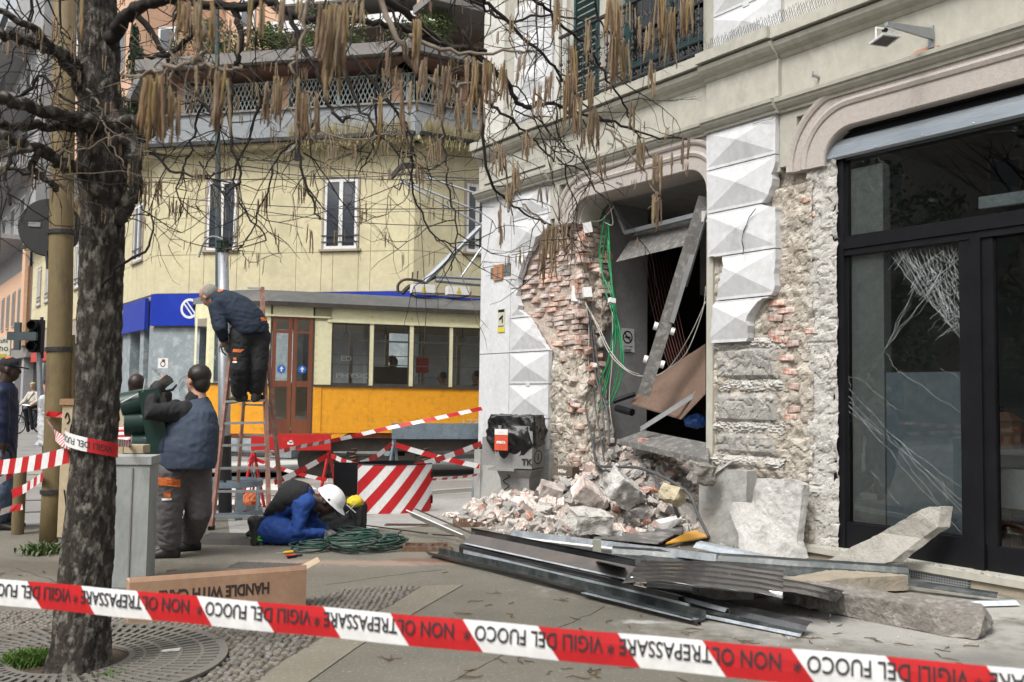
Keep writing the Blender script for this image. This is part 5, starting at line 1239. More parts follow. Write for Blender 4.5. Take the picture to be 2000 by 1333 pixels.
m_skind=pm('skin_dark',(.055,.03,.022),(.04,.022,.017),sc=12,rough=.5,bump=.1,bsc=120)
m_hairb=pm('black_hair',(.012,.009,.008),(.02,.015,.012),sc=10,rough=.45,bump=.6,bsc=120,stretch=(1,1,.2))
m_hairg=pm('grey_hair',(.30,.28,.25),(.20,.19,.17),sc=14,rough=.7,bump=.6,bsc=120,stretch=(1,1,.3))
m_navy=pm('navy_cloth',(.020,.032,.055),(.014,.022,.04),sc=5,rough=.85,bump=.35,bsc=160)
m_navy2=pm('grey_navy_cloth',(.05,.068,.105),(.034,.048,.075),sc=4,rough=.85,bump=.35,bsc=160)
m_blackc=pm('black_cloth',(.013,.013,.016),(.02,.02,.022),sc=5,rough=.9,bump=.35,bsc=160)
m_greyc=pm('grey_work_cloth',(.075,.068,.068),(.055,.05,.05),sc=5,rough=.9,bump=.35,bsc=160,c3=(.11,.10,.09),c3a=.4,c3sc=6,c3lo=.55)
m_blueo=pm('blue_overall',(.014,.06,.26),(.010,.045,.2),sc=5,rough=.8,bump=.35,bsc=160)
m_orange=pm('orange_trim',(.62,.16,.04),(.52,.13,.03),sc=6,rough=.8,bump=.2,bsc=160)
m_glove=pm('grey_work_glove',(.17,.17,.165),(.12,.12,.12),sc=8,rough=.9,bump=.4,bsc=160)
m_sole=pm('black_leather',(.012,.012,.012),(.02,.02,.02),rough=.5,bump=.2)
# passengers behind the tram windows
for i,(px,py,rr,lab) in enumerate(((768,706,.11,'passenger with dark hair just visible low in the second tram window'),(864,738,.13,'dark clothed passenger seated behind the third tram window post'),(930,735,.13,'dark clothed passenger seated at the last visible tram window'))):
    x,z=tp(px,py,1.0); w=T0+TD*x+TN*1.0; P=Vector((w.x,w.y,z+RZ-.0)); T=thing('person',lab,'person',(P.x,P.y,P.z-1.0)); mb=MB()
    head(mb,P+Vector((0,0,-.0)),TD*-1 if i else TD,(0,0,1)); limb(mb,[P-Vector((0,0,.15)),P-Vector((0,0,.62))],[.06,.16]); remesh(mb,'body',.022,m_skin if i else m_skind,T)
    mb=MB(); body(mb,[(P-Vector((0,0,.17)),TN*.10,TD*.08),(P-Vector((0,0,.25)),TN*.20,TD*.12),(P-Vector((0,0,.5)),TN*.22,TD*.15),(P-Vector((0,0,.95)),TN*.2,TD*.16)]); limb(mb,[P+TN*.2-Vector((0,0,.26)),P+TN*.27-Vector((0,0,.5)),P+TN*.1-Vector((0,0,.6))-TD*.2],[.07,.06,.045]); limb(mb,[P-TN*.2-Vector((0,0,.26)),P-TN*.27-Vector((0,0,.5)),P-TN*.1-Vector((0,0,.6))-TD*.2],[.07,.06,.045]); remesh(mb,'coat',.022,m_blackc,T)
    mb=MB(); mb.ell(P+Vector((0,0,.035))+TD*(.02 if i else -.02),(.09,.1,.09)); remesh(mb,'hair',.02,m_hairb,T)
# ---------------------------------------------------------------- street furniture and site gear
m_pole=pm('rusty_yellow_steel',(.19,.145,.065),(.14,.105,.055),sc=3,rough=.75,bump=.2,bsc=30,c3=(.09,.06,.04),c3a=.7,c3sc=4,c3lo=.52,stretch=(1,1,.35))
m_gsteel=pm('painted_grey_steel',(.22,.28,.32),(.17,.22,.26),sc=5,rough=.5,bump=.05,c3=(.1,.11,.12),c3a=.4,c3sc=9)
def P3(px,py,Y): return Av(px,py,Y)
# big leaning pole with clamp bands and the round sign
T=thing('steel_pole','thick rusty yellow steel pole behind the tree trunk','pole',Gv(105,1062))
MB().tube([Av(98,1066,9.2),Av(106,960,9.2),Av(112,800,9.2),Av(118,600,9.2),Av(122,300,9.2),Av(127,-40,9.2)],[.10,.11,.112,.112,.11,.108],18).build('shaft',m_pole,T,smooth=True)
for y,x in ((455,120),(683,115),(960,106)): MB().tube([Av(x,y-4,9.2),Av(x,y+4,9.2)],.126,18).build('clamp_band',m_iron,T)
MB().bar(Av(142,1000,9.25),Av(140,655,9.25),.05,.05).build('cable_duct',m_pole,T)
S=thing('round_sign','black back of a round road sign clamped to the rusty pole','sign',Av(98,505,9.4))
c=Av(98,445,9.4); nrm=Vector((.25,-1,0)).normalized(); sd=Vector((1,.25,0)).normalized()
mb=MB(); mb.loft([[c+nrm*o+sd*(r*cos(2*pi*k/32))+Vector((0,0,r*sin(2*pi*k/32))) for k in range(32)] for r,o in ((.26,0.02),(.285,.02),(.295,.0),(.285,-.02),(.02,-.02))]); mb.build('disc',pm('sign_back_black',(.02,.021,.022),(.03,.03,.032),sc=3,rough=.6),S)
mb=MB(); q=c+nrm*.026+sd*-.14; mb.box(q+Vector((0,0,.02)),(.11,.004,.045),Matrix.Rotation(atan2(sd.y,sd.x),3,'Z')); mb.build('back_label',pm('grey_label',(.3,.3,.3)),S); MB().bar(c+nrm*.02+sd*-.02-Vector((0,0,.24)),c+nrm*.02-Vector((0,0,.42)),.03,.02).build('bracket_arm',m_iron,S)
# tan cabinet with graffiti
m_tan=pm('tan_cabinet_paint',(.46,.37,.24),(.40,.33,.22),sc=2,rough=.7,bump=.1,bsc=30,c3=(.2,.15,.1),c3a=.5,c3sc=5,c3lo=.57)
T=thing('utility_cabinet','tan street cabinet with black graffiti and brown cap behind the tree','cabinet',Gv(175,1085))
a=Gv(110,1076); b=Gv(232,1078); d=(b-a).normalized(); nb_=Vector((-d.y,d.x,0)); H=CH-(780-764)/FPX*a.y
def boxf(mb,a,b,dep,z0,z1,o=0):
    d=(b-a).normalized(); n=Vector((-d.y,d.x,0)); a=a-d*o-n*o; b=b+d*o-n*o; dep+=2*o
    return mb.prism([a+Vector((0,0,z0)),b+Vector((0,0,z0)),b+n*dep+Vector((0,0,z0)),a+n*dep+Vector((0,0,z0))],(0,0,z1-z0))
boxf(MB(),a,b,.35,.12,H-.06).build('body',m_tan,T); boxf(MB(),a,b,.35,H-.055,H,.02).build('cap',pm('brown_cap',(.33,.2,.11)),T); boxf(MB(),a,b,.35,0,.115,-.01).build('base',m_slab,T)
mb=MB(); f=lambda u,z:a+d*u-nb_*.006+Vector((0,0,z))
for q in ([(.03,1.05),(.015,.95),(.03,.85),(.07,.86)],[(.075,.80),(.085,1.1),(.1,1.12),(.115,.9),(.12,.72)],[(.09,.9),(.11,.75),(.13,.9)],[(.05,.55),(.09,.35),(.13,.45),(.10,.6),(.06,.2)],[(.03,1.2),(.05,1.25),(.07,1.18),(.05,1.15)]): mb.tube(spline([f(*p) for p in q],4),.006,4)
mb.build('graffiti',m_blackc,T)
T=thing('service_box','pale grey concrete service cabinet standing right of the trunk','cabinet',Gv(250,1147)); a=Gv(198,1148); b=Gv(284,1147)
m_cc=pm('weathered_grey_cabinet',(.36,.37,.36),(.28,.30,.29),sc=3,rough=.8,bump=.15,bsc=40,c3=(.2,.24,.2),c3a=.4,c3sc=3,c3lo=.55,stretch=(1,1,.4))
boxf(MB(),a,b,.28,0,.90).build('body',m_cc,T); boxf(MB(),a,b,.28,.905,.965,.012).build('cap',m_cc,T); d=(b-a).normalized(); MB().bar(a+d*.19+Vector((0,-.004,.02)),a+d*.19+Vector((0,-.004,.88)),.012,.01).build('door_seam',m_slab,T)
a=Gv(228,1120); b=Gv(272,1120); T2=MB(); boxf(T2,Av(232,1120,7.5).xy.to_3d(),Av(270,1120,7.5).xy.to_3d(),.15,.966,1.03); T2.build('junction_box',m_tan,label='small tan box sitting on top of the grey service cabinet',cat='box')
# bollards
for i,(x,y,h,l) in enumerate(((34,1044,.735,'brown steel bollard wrapped with barrier tape near the left edge'),(106,1030,.8,'brown bollard hidden behind the rusty pole'))):
    g=Gv(x,y); T=thing('bollard',l,'bollard',g,group='bollards on the left pavement'); MB().tube([g,g+Vector((0,0,h))],.06,16).build('post',m_pole,T); MB().ell(g+Vector((0,0,h)),(.061,.061,.02),16,6).build('cap',m_pole,T)
# traffic light on its post
T=thing('traffic_light','unlit black traffic light on a grey post beyond the left pavement','traffic light',Gv(78,872,-.125)); g=Gv(80,872,-.125); Yt=g.y
MB().tube([g,Av(76,650,Yt)],.075,12).build('post',m_galv,T); MB().lathe(g,[(.2,0),(.2,.05),(.09,.16)],16).build('foot',m_galv,T)
c0=Av(72,657,Yt-.15); MB().box(c0,(.34,.22,.92)).build('housing',m_black,T); MB().tube([Av(82,620,Yt),Av(82,700,Yt)],.05,8).build('post_tip',m_iron,T)
for k in (-1,0,1): 
    h=MB(); c=c0+Vector((-.02,-.11,k*.29)); h.loft([[c+Vector((r*cos(t*pi/8),o,r*sin(t*pi/8))) for t in range(16)] for r,o in ((.13,0),(.14,-.18),(.125,-.18),(.115,0))],cap=False); hh=h.build('visor',m_black,T); MB().ell(c,(.115,.02,.115)).build('lens',pm('dark_lens',(.012,.014,.013),rough=.2,bump=0),T)
# tall lamp pole behind, and the short pole being worked on
T=thing('lamp_pole','tall thin dark green lamp pole rising past the yellow wall','pole',Gv(432,905,-.125)); g=Gv(430,905,-.125); MB().tube([g,Av(427,560,g.y),Av(424,100,g.y),Av(424,-60,g.y)],[.10,.075,.055,.05],12).build('shaft',pm('dark_green_pole',(.06,.085,.09),(.045,.065,.07),rough=.5),T)
T=thing('signal_pole','grey steel signal pole with a green cap standing inside the round steel guard','pole',Gv(440,1012)); YP=11.2
pole=MB().tube([Gv(440,1008),Av(438,850,YP),Av(436,492,YP)],[.075,.072,.062],18).build('shaft',m_galv,T,smooth=True); MB().tube([Gv(440,1008)+Vector((0,0,.0)),Av(438,850,YP)],.078,18).build('dark_sleeve',m_iron,T)
c=Av(435.5,492,YP); m_dg=pm('dark_green_cap',(.01,.03,.022),rough=.5); MB().tube([c,c+Vector((0,0,.11))],.075,16).tube([c+Vector((0,0,.11)),c+Vector((0,0,.13))],.085,16).build('cap',m_dg,T)
for k in range(3): a_=2.1*k+.4; MB().box(c+Vector((.085*cos(a_),.085*sin(a_),.06)),(.03,.03,.07)).build('cap_lug',m_dg,T)
MB().tube(spline([c+Vector((0,0,.1)),Av(430,466,YP),Av(412,463,YP),Av(398,475,YP),Av(388,503,YP)],5),.013,6).build('cable_tail',pm('grey_cable',(.3,.3,.3)),T)
T=thing('steel_guard','round blue grey steel guard frame around the signal pole base','guard frame',Gv(440,1010)); g=Gv(440,1010); R=.42
def ring(mb,c,R,z,h,t,seg=40):
    c=V(c); mb.loft([[c+Vector((r*cos(2*pi*k/seg),r*sin(2*pi*k/seg),zz)) for k in range(seg)] for r,zz in ((R,z),(R,z+h),(R-t,z+h),(R-t,z),(R,z))],cap=False)
for z in (.03,.37): mb=MB(); ring(mb,g,R,z,.065,.012); mb.build('ring',m_gsteel,T)
for k in range(4): a_=k*pi/2-.9; q=g+Vector((R*.95*cos(a_),R*.95*sin(a_),0)); MB().bar(q,q+Vector((0,0,.43)),.08,.02,up=Vector((cos(a_),sin(a_),0))).build('leg',m_gsteel,T); MB().bar(g+Vector((0,0,.4)),q+Vector((0,0,.4)),.02,.05).build('spoke',m_gsteel,T)
# ladder: step ladder of brown composite rails with aluminium rungs
m_lad=pm('brown_ladder_rail',(.30,.155,.115),(.24,.12,.09),sc=3,rough=.55,bump=.05,c3=(.5,.42,.38),c3a=.3,c3sc=9)
LD=thing('step_ladder','tall brown step ladder with aluminium rungs leaning by the signal pole','ladder',Gv(470,1030))
YB_,YT_=10.15,10.55
def ladd(px,py,Y): return Av(px,py,Y)
def Yof(py,y0,Y0,y1,Y1): return Y0+(Y1-Y0)*(py-y0)/(y1-y0)
rl=[ladd(413,1035,10.15),ladd(456,640,10.5)]; rr=[ladd(526,1030,10.2),ladd(512,562,10.6)]
MB().bar(rl[0],rl[1],.035,.06).build('rail',m_lad,LD); MB().bar(rr[0],rr[1],.035,.06).build('rail',m_lad,LD)
def onr(r,y):
    a,b=r; ya=PR(a)[1]; yb=PR(b)[1]; return a+(b-a)*((y-ya)/(yb-ya))
for y in (1010,963,919,875,832,789,745,700,657): MB().bar(onr(rl,y),onr(rr,y),.03 if y!=789 else .07,.025).build('rung',m_alu,LD)
bl=[ladd(462,948,11.0),ladd(470,760,10.8)]; br=[ladd(548,960,11.0),ladd(516,620,10.65)]
bl[0]=bl[0]+(bl[0]-bl[1])*((bl[0].z)/(bl[1].z-bl[0].z)); br[0]=br[0]+(br[0]-br[1])*((br[0].z)/(br[1].z-br[0].z))
MB().bar(bl[0],ladd(487,640,10.65),.03,.05).build('back_rail',m_lad,LD); MB().bar(br[0],br[1],.03,.05).build('back_rail',m_lad,LD)
for y in (881,849,790): 
    p,q=onr(bl,y),onr(br,y); MB().bar(p,q,.025,.022).build('back_rung',m_alu,LD)
for q in (rl[0],rr[0]): MB().box(q+Vector((0,0,.02)),(.05,.09,.04)).build('rubber_foot',m_black,LD)
MB().bar(ladd(484,563,10.62),rr[1]+Vector((0,0,-.01)),.03,.02).build('top_bar',m_alu,LD)
# trestle barriers
m_redp=pm('red_barrier_paint',(.55,.025,.02),(.45,.02,.02),sc=5,rough=.45,bump=.05,c3=(.7,.5,.45),c3a=.3,c3sc=12,c3lo=.6)
def trestle(x0,x1,ytop,ybot,Y,Y2,mat,label):
    T=thing('trestle_barrier',label,'barrier',(Av((x0+x1)/2,ytop,Y).x,Y,RZ),group='trestle barriers before the tram'); mb=MB(); a,b=Av(x0,ytop,Y),Av(x1,ytop,Y2); a2,b2=Av(x0,ybot,Y),Av(x1,ybot,Y2)
    mb.prism([a,b,b2,a2],(0,.03,0)); mb.build('board',mat,T); mb=MB(); mb.prism([a,b,b+Vector((0,.09,.0)),a+Vector((0,.09,0))],(0,0,.012)); mb.build('top_lip',mat,T)
    for x,Yk in ((x0+5,Y),(x1-3,Y2)):
        ap=Av(x,ybot-3,Yk+.05); 
        for sg,sy in ((-1,-.18),(1,.25)): MB().bar(ap,Vector((ap.x+sg*.11,ap.y+sy,RZ)),.03,.03).build('leg',mat,T)
    return T
TR1=trestle(490,646,850,880,13.0,13.2,m_redp,'red trestle barrier with tape tied to its legs'); TR2=trestle(765,941,829,858,13.2,13.9,m_gsteel,'grey steel trestle barrier in front of the tram bogies')
t=MB(); q=Av(565,866,12.99); 
for k in range(3): t.box(q+Vector((.02*k,0,.02*(k%2))),(.05-.01*k,.004,.035))
t.build('sticker_mark',m_whitep,TR1)
# barrier tape
m_tr=pm('tape_red',(.52,.018,.022),(.46,.016,.02),sc=3,rough=.4,bump=0); m_tw=pm('tape_white',(.78,.78,.77),(.7,.7,.7),sc=3,rough=.4,bump=0)
def tape(P,w,name,label,L=.2,sk=.03,grp='barrier tape strands',up=None,twist=0,parent=None,n=None,ph=0):
    """ribbon through points P with red and white bands"""
    P=[V(p) for p in P]; acc=[0]
    for a,b in zip(P,P[1:]): acc.append(acc[-1]+(b-a).length)
    def at(t):
        t=max(0,min(acc[-1],t))
        for i in range(len(P)-1):
            if t<=acc[i+1]: 
                k=(t-acc[i])/max(1e-9,acc[i+1]-acc[i]); return P[i].lerp(P[i+1],k),(P[i+1]-P[i]).normalized()
        return P[-1],(P[-1]-P[-2]).normalized()
    mb=MB(); t=-ph; k=0; tot=acc[-1]; sub=max(2,int(L/.05))
    while t<tot:
        for s_ in range(sub):
            t0=t+L*s_/sub; t1=t+L*(s_+1)/sub; 
            if t1<0 or t0>tot: continue
            vs=[]
            for tt,sg in ((t0,-1),(t1,-1),(t1,1),(t0,1)):
                p,d=at(tt+sk*sg*.5); u=V(up) if up is not None else Vector((0,0,1)); u=(u-d*u.dot(d)); u=u.normalized() if u.length>.05 else Vector((1,0,0))
                if twist: u=Matrix.Rotation(twist*sin(tt*1.7),3,d)@u
                vs.append(p+u*(w/2*sg))
            mb.cm=k%2; mb.add(vs,[(0,1,2,3)])
        t+=L; k+=1
    o=mb.build(name,[m_tr,m_tw],parent,label=label,cat=None if parent else 'barrier tape',group=None if parent else grp,recalc=False); return o
def sag(a,b,s=.05,n=8): return [a+(b-a)*(k/n)+Vector((0,0,-4*s*(k/n)*(1-k/n))) for k in range(n+1)]
YC=13.0
cor=L2W((-.02,-.05,0)); 
def tps(pts,Ys): return [Av(p[0],p[1],y) for p,y in zip(pts,Ys)]
tape(tps([(942,798),(850,818),(765,835),(700,850),(645,862),(590,872),(522,889)],[13.3,13.1,13.0,12.9,12.6,11.8,10.8]),.055,'barrier_tape','long tape strand slanting from the building corner down to the ladder',L=.17,twist=.5)
tape(sag(Av(766,866,13.1),Av(694,908,12.3)),.07,'barrier_tape','tape strand running down left from the grey trestle to the striped panel')
tape(sag(Av(772,869,13.1),Av(936,911,13.4),.02),.07,'barrier_tape','tape strand running down right from the grey trestle to the wall')
tape(sag(Av(941,866,13.4),Av(796,915,12.2),.02),.075,'barrier_tape','tape strand from the wall down to the striped panel top')
tape(sag(Av(641,889,13.1),Av(536,943,12.4),.02),.075,'barrier_tape','tape strand running down left from the red trestle')
tape(sag(Av(647,890,13.1),Av(693,908,12.3),.01),.065,'barrier_tape','short tape strand between the red trestle and striped panel')
tape(sag(Av(498,897,13.0),Av(640,938,12.9),.03),.05,'barrier_tape','thin tape strand low across the red trestle legs',L=.15)
tape(sag(Av(842,937,12.1),Av(936,927,13.4),.01),.03,'barrier_tape','thin tape strand low between striped panel and wall',L=.15)
mb=[]  # bunched tape knot
for k in range(5): tape(spline([Av(494+U(-4,4),886,12.95),Av(490+U(-9,9),905,12.93),Av(488+U(-9,12),935,12.9),Av(486+U(-4,8),975,12.9)],3),.05,'barrier_tape_knot','bunch of tape hanging from the left leg of the red trestle',grp='tape bunch on the red trestle',twist=1.2,up=(.7,-.7,0))
# tapes at the far left
tape(sag(Av(-30,914,7.0),Av(134,889,6.2),.02),.105,'barrier_tape','wide tape strand passing left of the trunk at mid height',L=.1,sk=.04)
tape([Av(-20,952,9.2),Av(18,928,9.4),Av(40,915,9.55)],.065,'barrier_tape','tape strand rising to the bollard top',L=.1)
tape([Av(22,966,9.5),Av(48,955,9.5),Av(84,931,9.0)],.085,'barrier_tape','tape strand between the bollard and the rusty pole',L=.12)
tape([Av(-20,1008,9.3),Av(22,994,9.5),Av(44,990,9.5)],.06,'barrier_tape','lowest tape strand at the far left',L=.11)
tape(spline([Av(88,805,9.05),Av(94,822,8.5),Av(106,845,7.6),Av(122,862,6.4),Av(140,872,5.2)],4),.06,'barrier_tape','twisted tape hanging from the pole to the trunk',L=.13,twist=.8)
tape([Av(90,808,9.06),Av(118,811,9.05),Av(139,811,9.1)],.05,'barrier_tape','tape wound round the rusty pole',L=.16)
tape(sag(Av(232,820,8.9),Av(246,865,8.2),.0),.1,'barrier_tape','tape hanging down behind the green signal head',L=.09,up=(1,0,0))
tape([Av(222,865,5.6),Av(245,866,7.0),Av(262,873,8.2),Av(268,888,8.3)],.05,'barrier_tape','tape end leaving the trunk towards the grey cabinet',L=.16)
# striped curved panel
T=thing('striped_panel','curved red and white striped barrier panel standing open beside the worker','barrier panel',Gv(770,1004))
pa,pb=Gv(697,1004),Gv(842,999); W_=(pb-pa).length; dd=(pb-pa).normalized(); nn=Vector((dd.y,-dd.x,0)); HH=.60; bul=.16
def cyl(u,z,o=0): return pa+dd*(u*W_)+nn*(bul*(1-(2*u-1)**2)+o)+Vector((0,0,z))
def strip(mb,cl,o):
    for c in range(20):
        col=[(c/20,0),((c+1)/20,0),((c+1)/20,HH),(c/20,HH)]; p=clip(cl,col)
        if len(p)>2: mb.add([cyl(u,z,o) for u,z in p],[tuple(range(len(p)))])
mb=MB(); strip(mb,[(0,0),(1,0),(1,HH),(0,HH)],0); k=len(mb.v); strip(mb,[(0,0),(1,0),(1,HH),(0,HH)],-.02); sh_=mb.build('sheet',m_tw,T,recalc=False)
for k in range(6):
    u0=-.62+k*.285; cl=[(u0,0),(u0+.15,0),(u0+.15+.52,HH),(u0+.52,HH)]; cl=clip(cl,[(0,0.004),(1,.004),(1,HH-.004),(0,HH-.004)])
    if len(cl)>2: mb=MB(); strip(mb,cl,.003); mb.build('red_stripe',m_tr,sh_,recalc=False)
mb=MB(); a=Gv(650,1002); b=pa+Vector((-.005,.0,0)); mb.prism([a,b,b+Vector((0,.02,0)),a+Vector((0,.02,0))],(0,0,HH+.02)); mb.build('side_flap',m_black,T)
mb=MB(); q=[cyl(u/10,HH,.0) for u in range(11)]; bk=[pa+dd*(u/10*W_)-nn*(.18*(1-(2*u/10-1)**2)+.02)+Vector((0,0,HH+.03)) for u in range(8,-1,-1)]
k=len(bk); mb.add(bk+[v-Vector((0,0,HH)) for v in bk],[(i,i+1,k+i+1,k+i) for i in range(k-1)]); mb.build('inner_back',m_black,T,recalc=False)
mb=MB(); mb.tube([cyl(u/16,HH,.0) for u in range(17)],.008,5); mb.tube([cyl(1,.1),cyl(1,.2)],.02,6); mb.tube([cyl(1,.42),cyl(1,.5)],.02,6); mb.build('edge_trim',m_black,T)
# cardboard box
m_card=pm('cardboard',(.42,.26,.165),(.37,.225,.145),sc=2,rough=.9,bump=.1,bsc=30,c3=(.5,.33,.22),c3a=.3,c3sc=3)
T=thing('cardboard_box','long brown cardboard box lying on the cobbles with one flap open','box',Gv(420,1215)); a,b=Gv(250,1224),Gv(597,1191); d=(b-a).normalized(); n=Vector((-d.y,d.x,0)); HB=.265; DB=.16
mb=MB(); boxf(mb,a,b,DB,0,HB); bd=mb.build('body',m_card,T)
mb=MB(); mb.prism([a+n*.0+Vector((0,0,HB)),b+Vector((0,0,HB)),b+n*.012+Vector((0,0,HB+.03)),a+n*.012+Vector((0,0,HB+.03))],n*.004); mb.build('top_flap',m_card,T)
mb=MB(); q=b+Vector((0,0,HB)); mb.prism([q,q+n*.15,q+n*.19+d*.13+Vector((0,0,.045)),q+n*.02+d*.10+Vector((0,0,.04))],(0,0,.004)); mb.build('open_flap',pm('pale_cardboard',(.58,.45,.32),(.5,.38,.27)),T)
mb=MB(); mb.prism([a+Vector((0,0,HB+.001)),b+Vector((0,0,HB+.001)),b+n*DB+Vector((0,0,HB+.001)),a+n*DB+Vector((0,0,HB+.001))],(0,0,.002)); mb.build('top_face',pm('pale_cardboard2',(.55,.40,.28),(.5,.36,.25)),T)
L_=(b-a).length; mb=MB(); text_on(mb,'HANDLE WITH CARE',b-d*(L_*.225)-n*.003+Vector((0,0,.205)),-d,(0,0,-1),.078,width=L_*.62,bold=.004); mb.build('lettering',pm('box_print',(.06,.04,.035)),bd)
# litter bin with black bag
g=Gv(1012,1003); LB=thing('litter_bin','grey litter bin with graffiti, its top wrapped in a black bin bag','bin',g,-.33)
m_bin=pm('bin_grey',(.27,.27,.265),(.22,.22,.215),sc=4,rough=.6,bump=.08,bsc=30,c3=(.15,.15,.15),c3a=.35,c3sc=5)
def fr_(z,w0,w1,d0,d1): return [Vector((w0,d0,z)),Vector((w1,d0,z)),Vector((w1,d1,z)),Vector((w0,d1,z))]
MB().loft([fr_(0,-.15,.17,-.1,.22),fr_(.45,-.19,.19,-.16,.25),fr_(.56,-.22,.25,-.24,.27)]).build('pedestal',m_bin,LB,local=True)
up_=MB().loft([fr_(.575,-.23,.25,-.25,.27),fr_(1.10,-.24,.26,-.26,.28)]).build('body',m_bin,LB,local=True); MB().b2((-.3,-.31,.545),(.04,-.1,.575)).build('ledge',m_bin,LB,local=True); MB().b2((-.42,-.2,.6),(-.23,.1,.95)).build('ashtray_box',m_bin,LB,local=True)
mb=MB(); mb.tube([Vector((-.10+.05*sin(t*.9)*(1-t/34),-.165-.004-(.03*(20-t)/20 if t<20 else 0)*.6,.5-t*.017)) for t in range(28)],.007,4); 
for pts in ([(.03,.9),(.03,.76),(.09,.80),(.04,.85),(.09,.9)],[(.06,.74)]+[(.06+.05*sin(t*.7),.66+.085*cos(t*.7)) for t in range(10)],[(.06,.62),(.06,.70)]): mb.tube([Vector((.255,-.2+p[0]*3.2,p[1]+.05)) for p in pts],.006,4)
text_on(mb,'TK',(.12,-.262,.62),(1,0,0),(0,0,1),.08,bold=.004); mb.build('graffiti',m_blackc,LB,local=True)
bag=MB(); 
def bagf(u,v):
    a=2*pi*u; z=.62+.60*v; 
    w=.265+.06*sin(v*pi)*.6; x=max(-1,min(1,1.35*cos(a)))*w-.03; y=max(-1,min(1,1.35*sin(a)))*(w*.9)-.0
    f=noise.noise(Vector((cos(a)*3,sin(a)*3,z*5)))*.06+(.5-abs(noise.noise(Vector((cos(a)*5+z*6,sin(a)*5,z*5)))))*.07
    if v<.4: 
        k=(.4-v)/.4; x-=.12*k*(x>0)*1.2; x*=1-.25*k; y*=1-.15*k; z-=.0
    return Vector((x*(1+f*2),y*(1+f*2),z+noise.noise(Vector((cos(a)*2,sin(a)*2,5)))*.10*(1-v)+f*.4))
bag.grid(bagf,90,34); m_bag=pm('black_bin_bag',(.004,.004,.005),(.008,.008,.009),rough=.22,bump=.6,bsc=11,dist=.02,spec=.45)
k=len(bag.v); 
bag.add([Vector((0,0,1.20))],[]); top0=34*91; bag.f+=[(top0+i,top0+i+1,k) for i in range(90)]; bag.m+=[0]*90
BG=bag.build('bin_bag',m_bag,None,smooth=True,recalc=False); BG.parent=LB; BG.location=(0,0,0); 
bpy.data.objects.remove(BG)
for v in bag.v: pass
BG=bag.build('bin_bag',m_bag,LB,local=True,smooth=True,recalc=False)
bpy.context.view_layer.update()
mb=MB(); mb.b2((-.19,-.385,.80),(-.02,-.375,.99)); 
lab=mb.build('red_label',pm('label_red',(.65,.09,.04),rough=.5),LB,local=True); MB().b2((-.19,-.388,.99),(-.02,-.375,1.06)).build('label_top',m_whitep,LB,local=True)
mb=MB(); text_on(mb,'SPENTA',(-.165,-.389,.88),(1,0,0),(0,0,1),.035,width=.12,bold=.003); text_on(mb,'amsa',(-.14,-.391,1.01),(1,0,0),(0,0,1),.025,width=.07); mb.build('lettering',m_whitep,lab,local=True)
# bags by the kneeling worker
T=thing('tool_bag','black tool bag with a yellow top beside the kneeling worker','bag',Gv(665,1048)); g=Gv(660,1046)
mb=MB(); mb.box(g+Vector((0,.08,.17)),(.52,.34,.30)); mb.ell(g+Vector((0,.08,.3)),(.25,.16,.09)); remesh(mb,'bag_body',.016,m_blackc,T,fold=.012,fs=9,smooth_it=6); mb=MB(); mb.ell(g+Vector((.17,-.0,.34)),(.09,.13,.07)); remesh(mb,'yellow_pouch',.014,pm('yellow_cloth',(.65,.5,.02),(.55,.42,.02),rough=.7),T,fold=.012,fs=14); mb=MB(); mb.tube(spline([g+Vector((-.2,-.1,.2)),g+Vector((-.05,-.14,.38)),g+Vector((.12,-.14,.3)),g+Vector((.2,-.1,.12))],4),.012,6); mb.build('carry_strap',m_blackc,T)
mb=MB(); mb.tube([g+Vector((.10,-.12,.33)),g+Vector((.2,-.14,.25))],.006,4); mb.tube([g+Vector((.1,-.13,.24)),g+Vector((.2,-.13,.34))],.006,4); mb.build('metal_clip',m_alu,T)
T=thing('orange_bag','crumpled orange plastic bag behind the ladder foot','bag',Gv(490,1000)); g=Gv(487,1000); mb=MB(); mb.ell(g+Vector((0,0,.1)),(.13,.12,.13)); remesh(mb,'bag_body',.014,pm('orange_plastic',(.75,.20,.07),(.65,.16,.05),rough=.4),T,fold=.035,fs=10)
# green traffic light head held by the standing worker: see people
# coiled cable
m_cab=pm('green_cable',(.012,.05,.038),(.02,.065,.05),sc=6,rough=.45,bump=.05,rnd=.2); m_cabg=pm('grey_green_cable',(.10,.13,.115),(.07,.09,.08),rough=.5)
T=thing('cable_coil','large loose coil of dark green cable on the ground beside the kneeling worker','cable',Gv(690,1078)); R4=random.Random(3)
for (cx,cy,rx,ry,n,h) in ((690,1074,.27,.30,9,.10),(735,1072,.22,.26,7,.09),(700,1058,.24,.2,6,.16),(612,1076,.17,.15,5,.05),(765,1066,.12,.2,6,.07)):
    c=Gv(cx,cy)
    for k in range(n):
        pts=[]; ph=R4.uniform(0,6); r1=rx*R4.uniform(.75,1.12); r2=ry*R4.uniform(.7,1.1); ox,oy=R4.uniform(-.05,.05),R4.uniform(-.05,.05); tz=R4.uniform(-.3,.3); hh=.012+k*.011+R4.uniform(0,.02)
        for t in range(25): 
            a=ph+2*pi*t/24*R4.choice([1]); pts.append(c+Vector((ox+r1*cos(a)*(1+.05*sin(3*a+k)),oy+r2*sin(a)*(1+.06*sin(2*a+k)),max(.01,hh+h*.35*(1+sin(a*1+tz*9+k))*R4.uniform(.9,1.1)*.5+.0))))
        MB().tube(pts,.0085,6).build('cable_loop',m_cab if R4.random()<.8 else m_cabg,T,smooth=True)
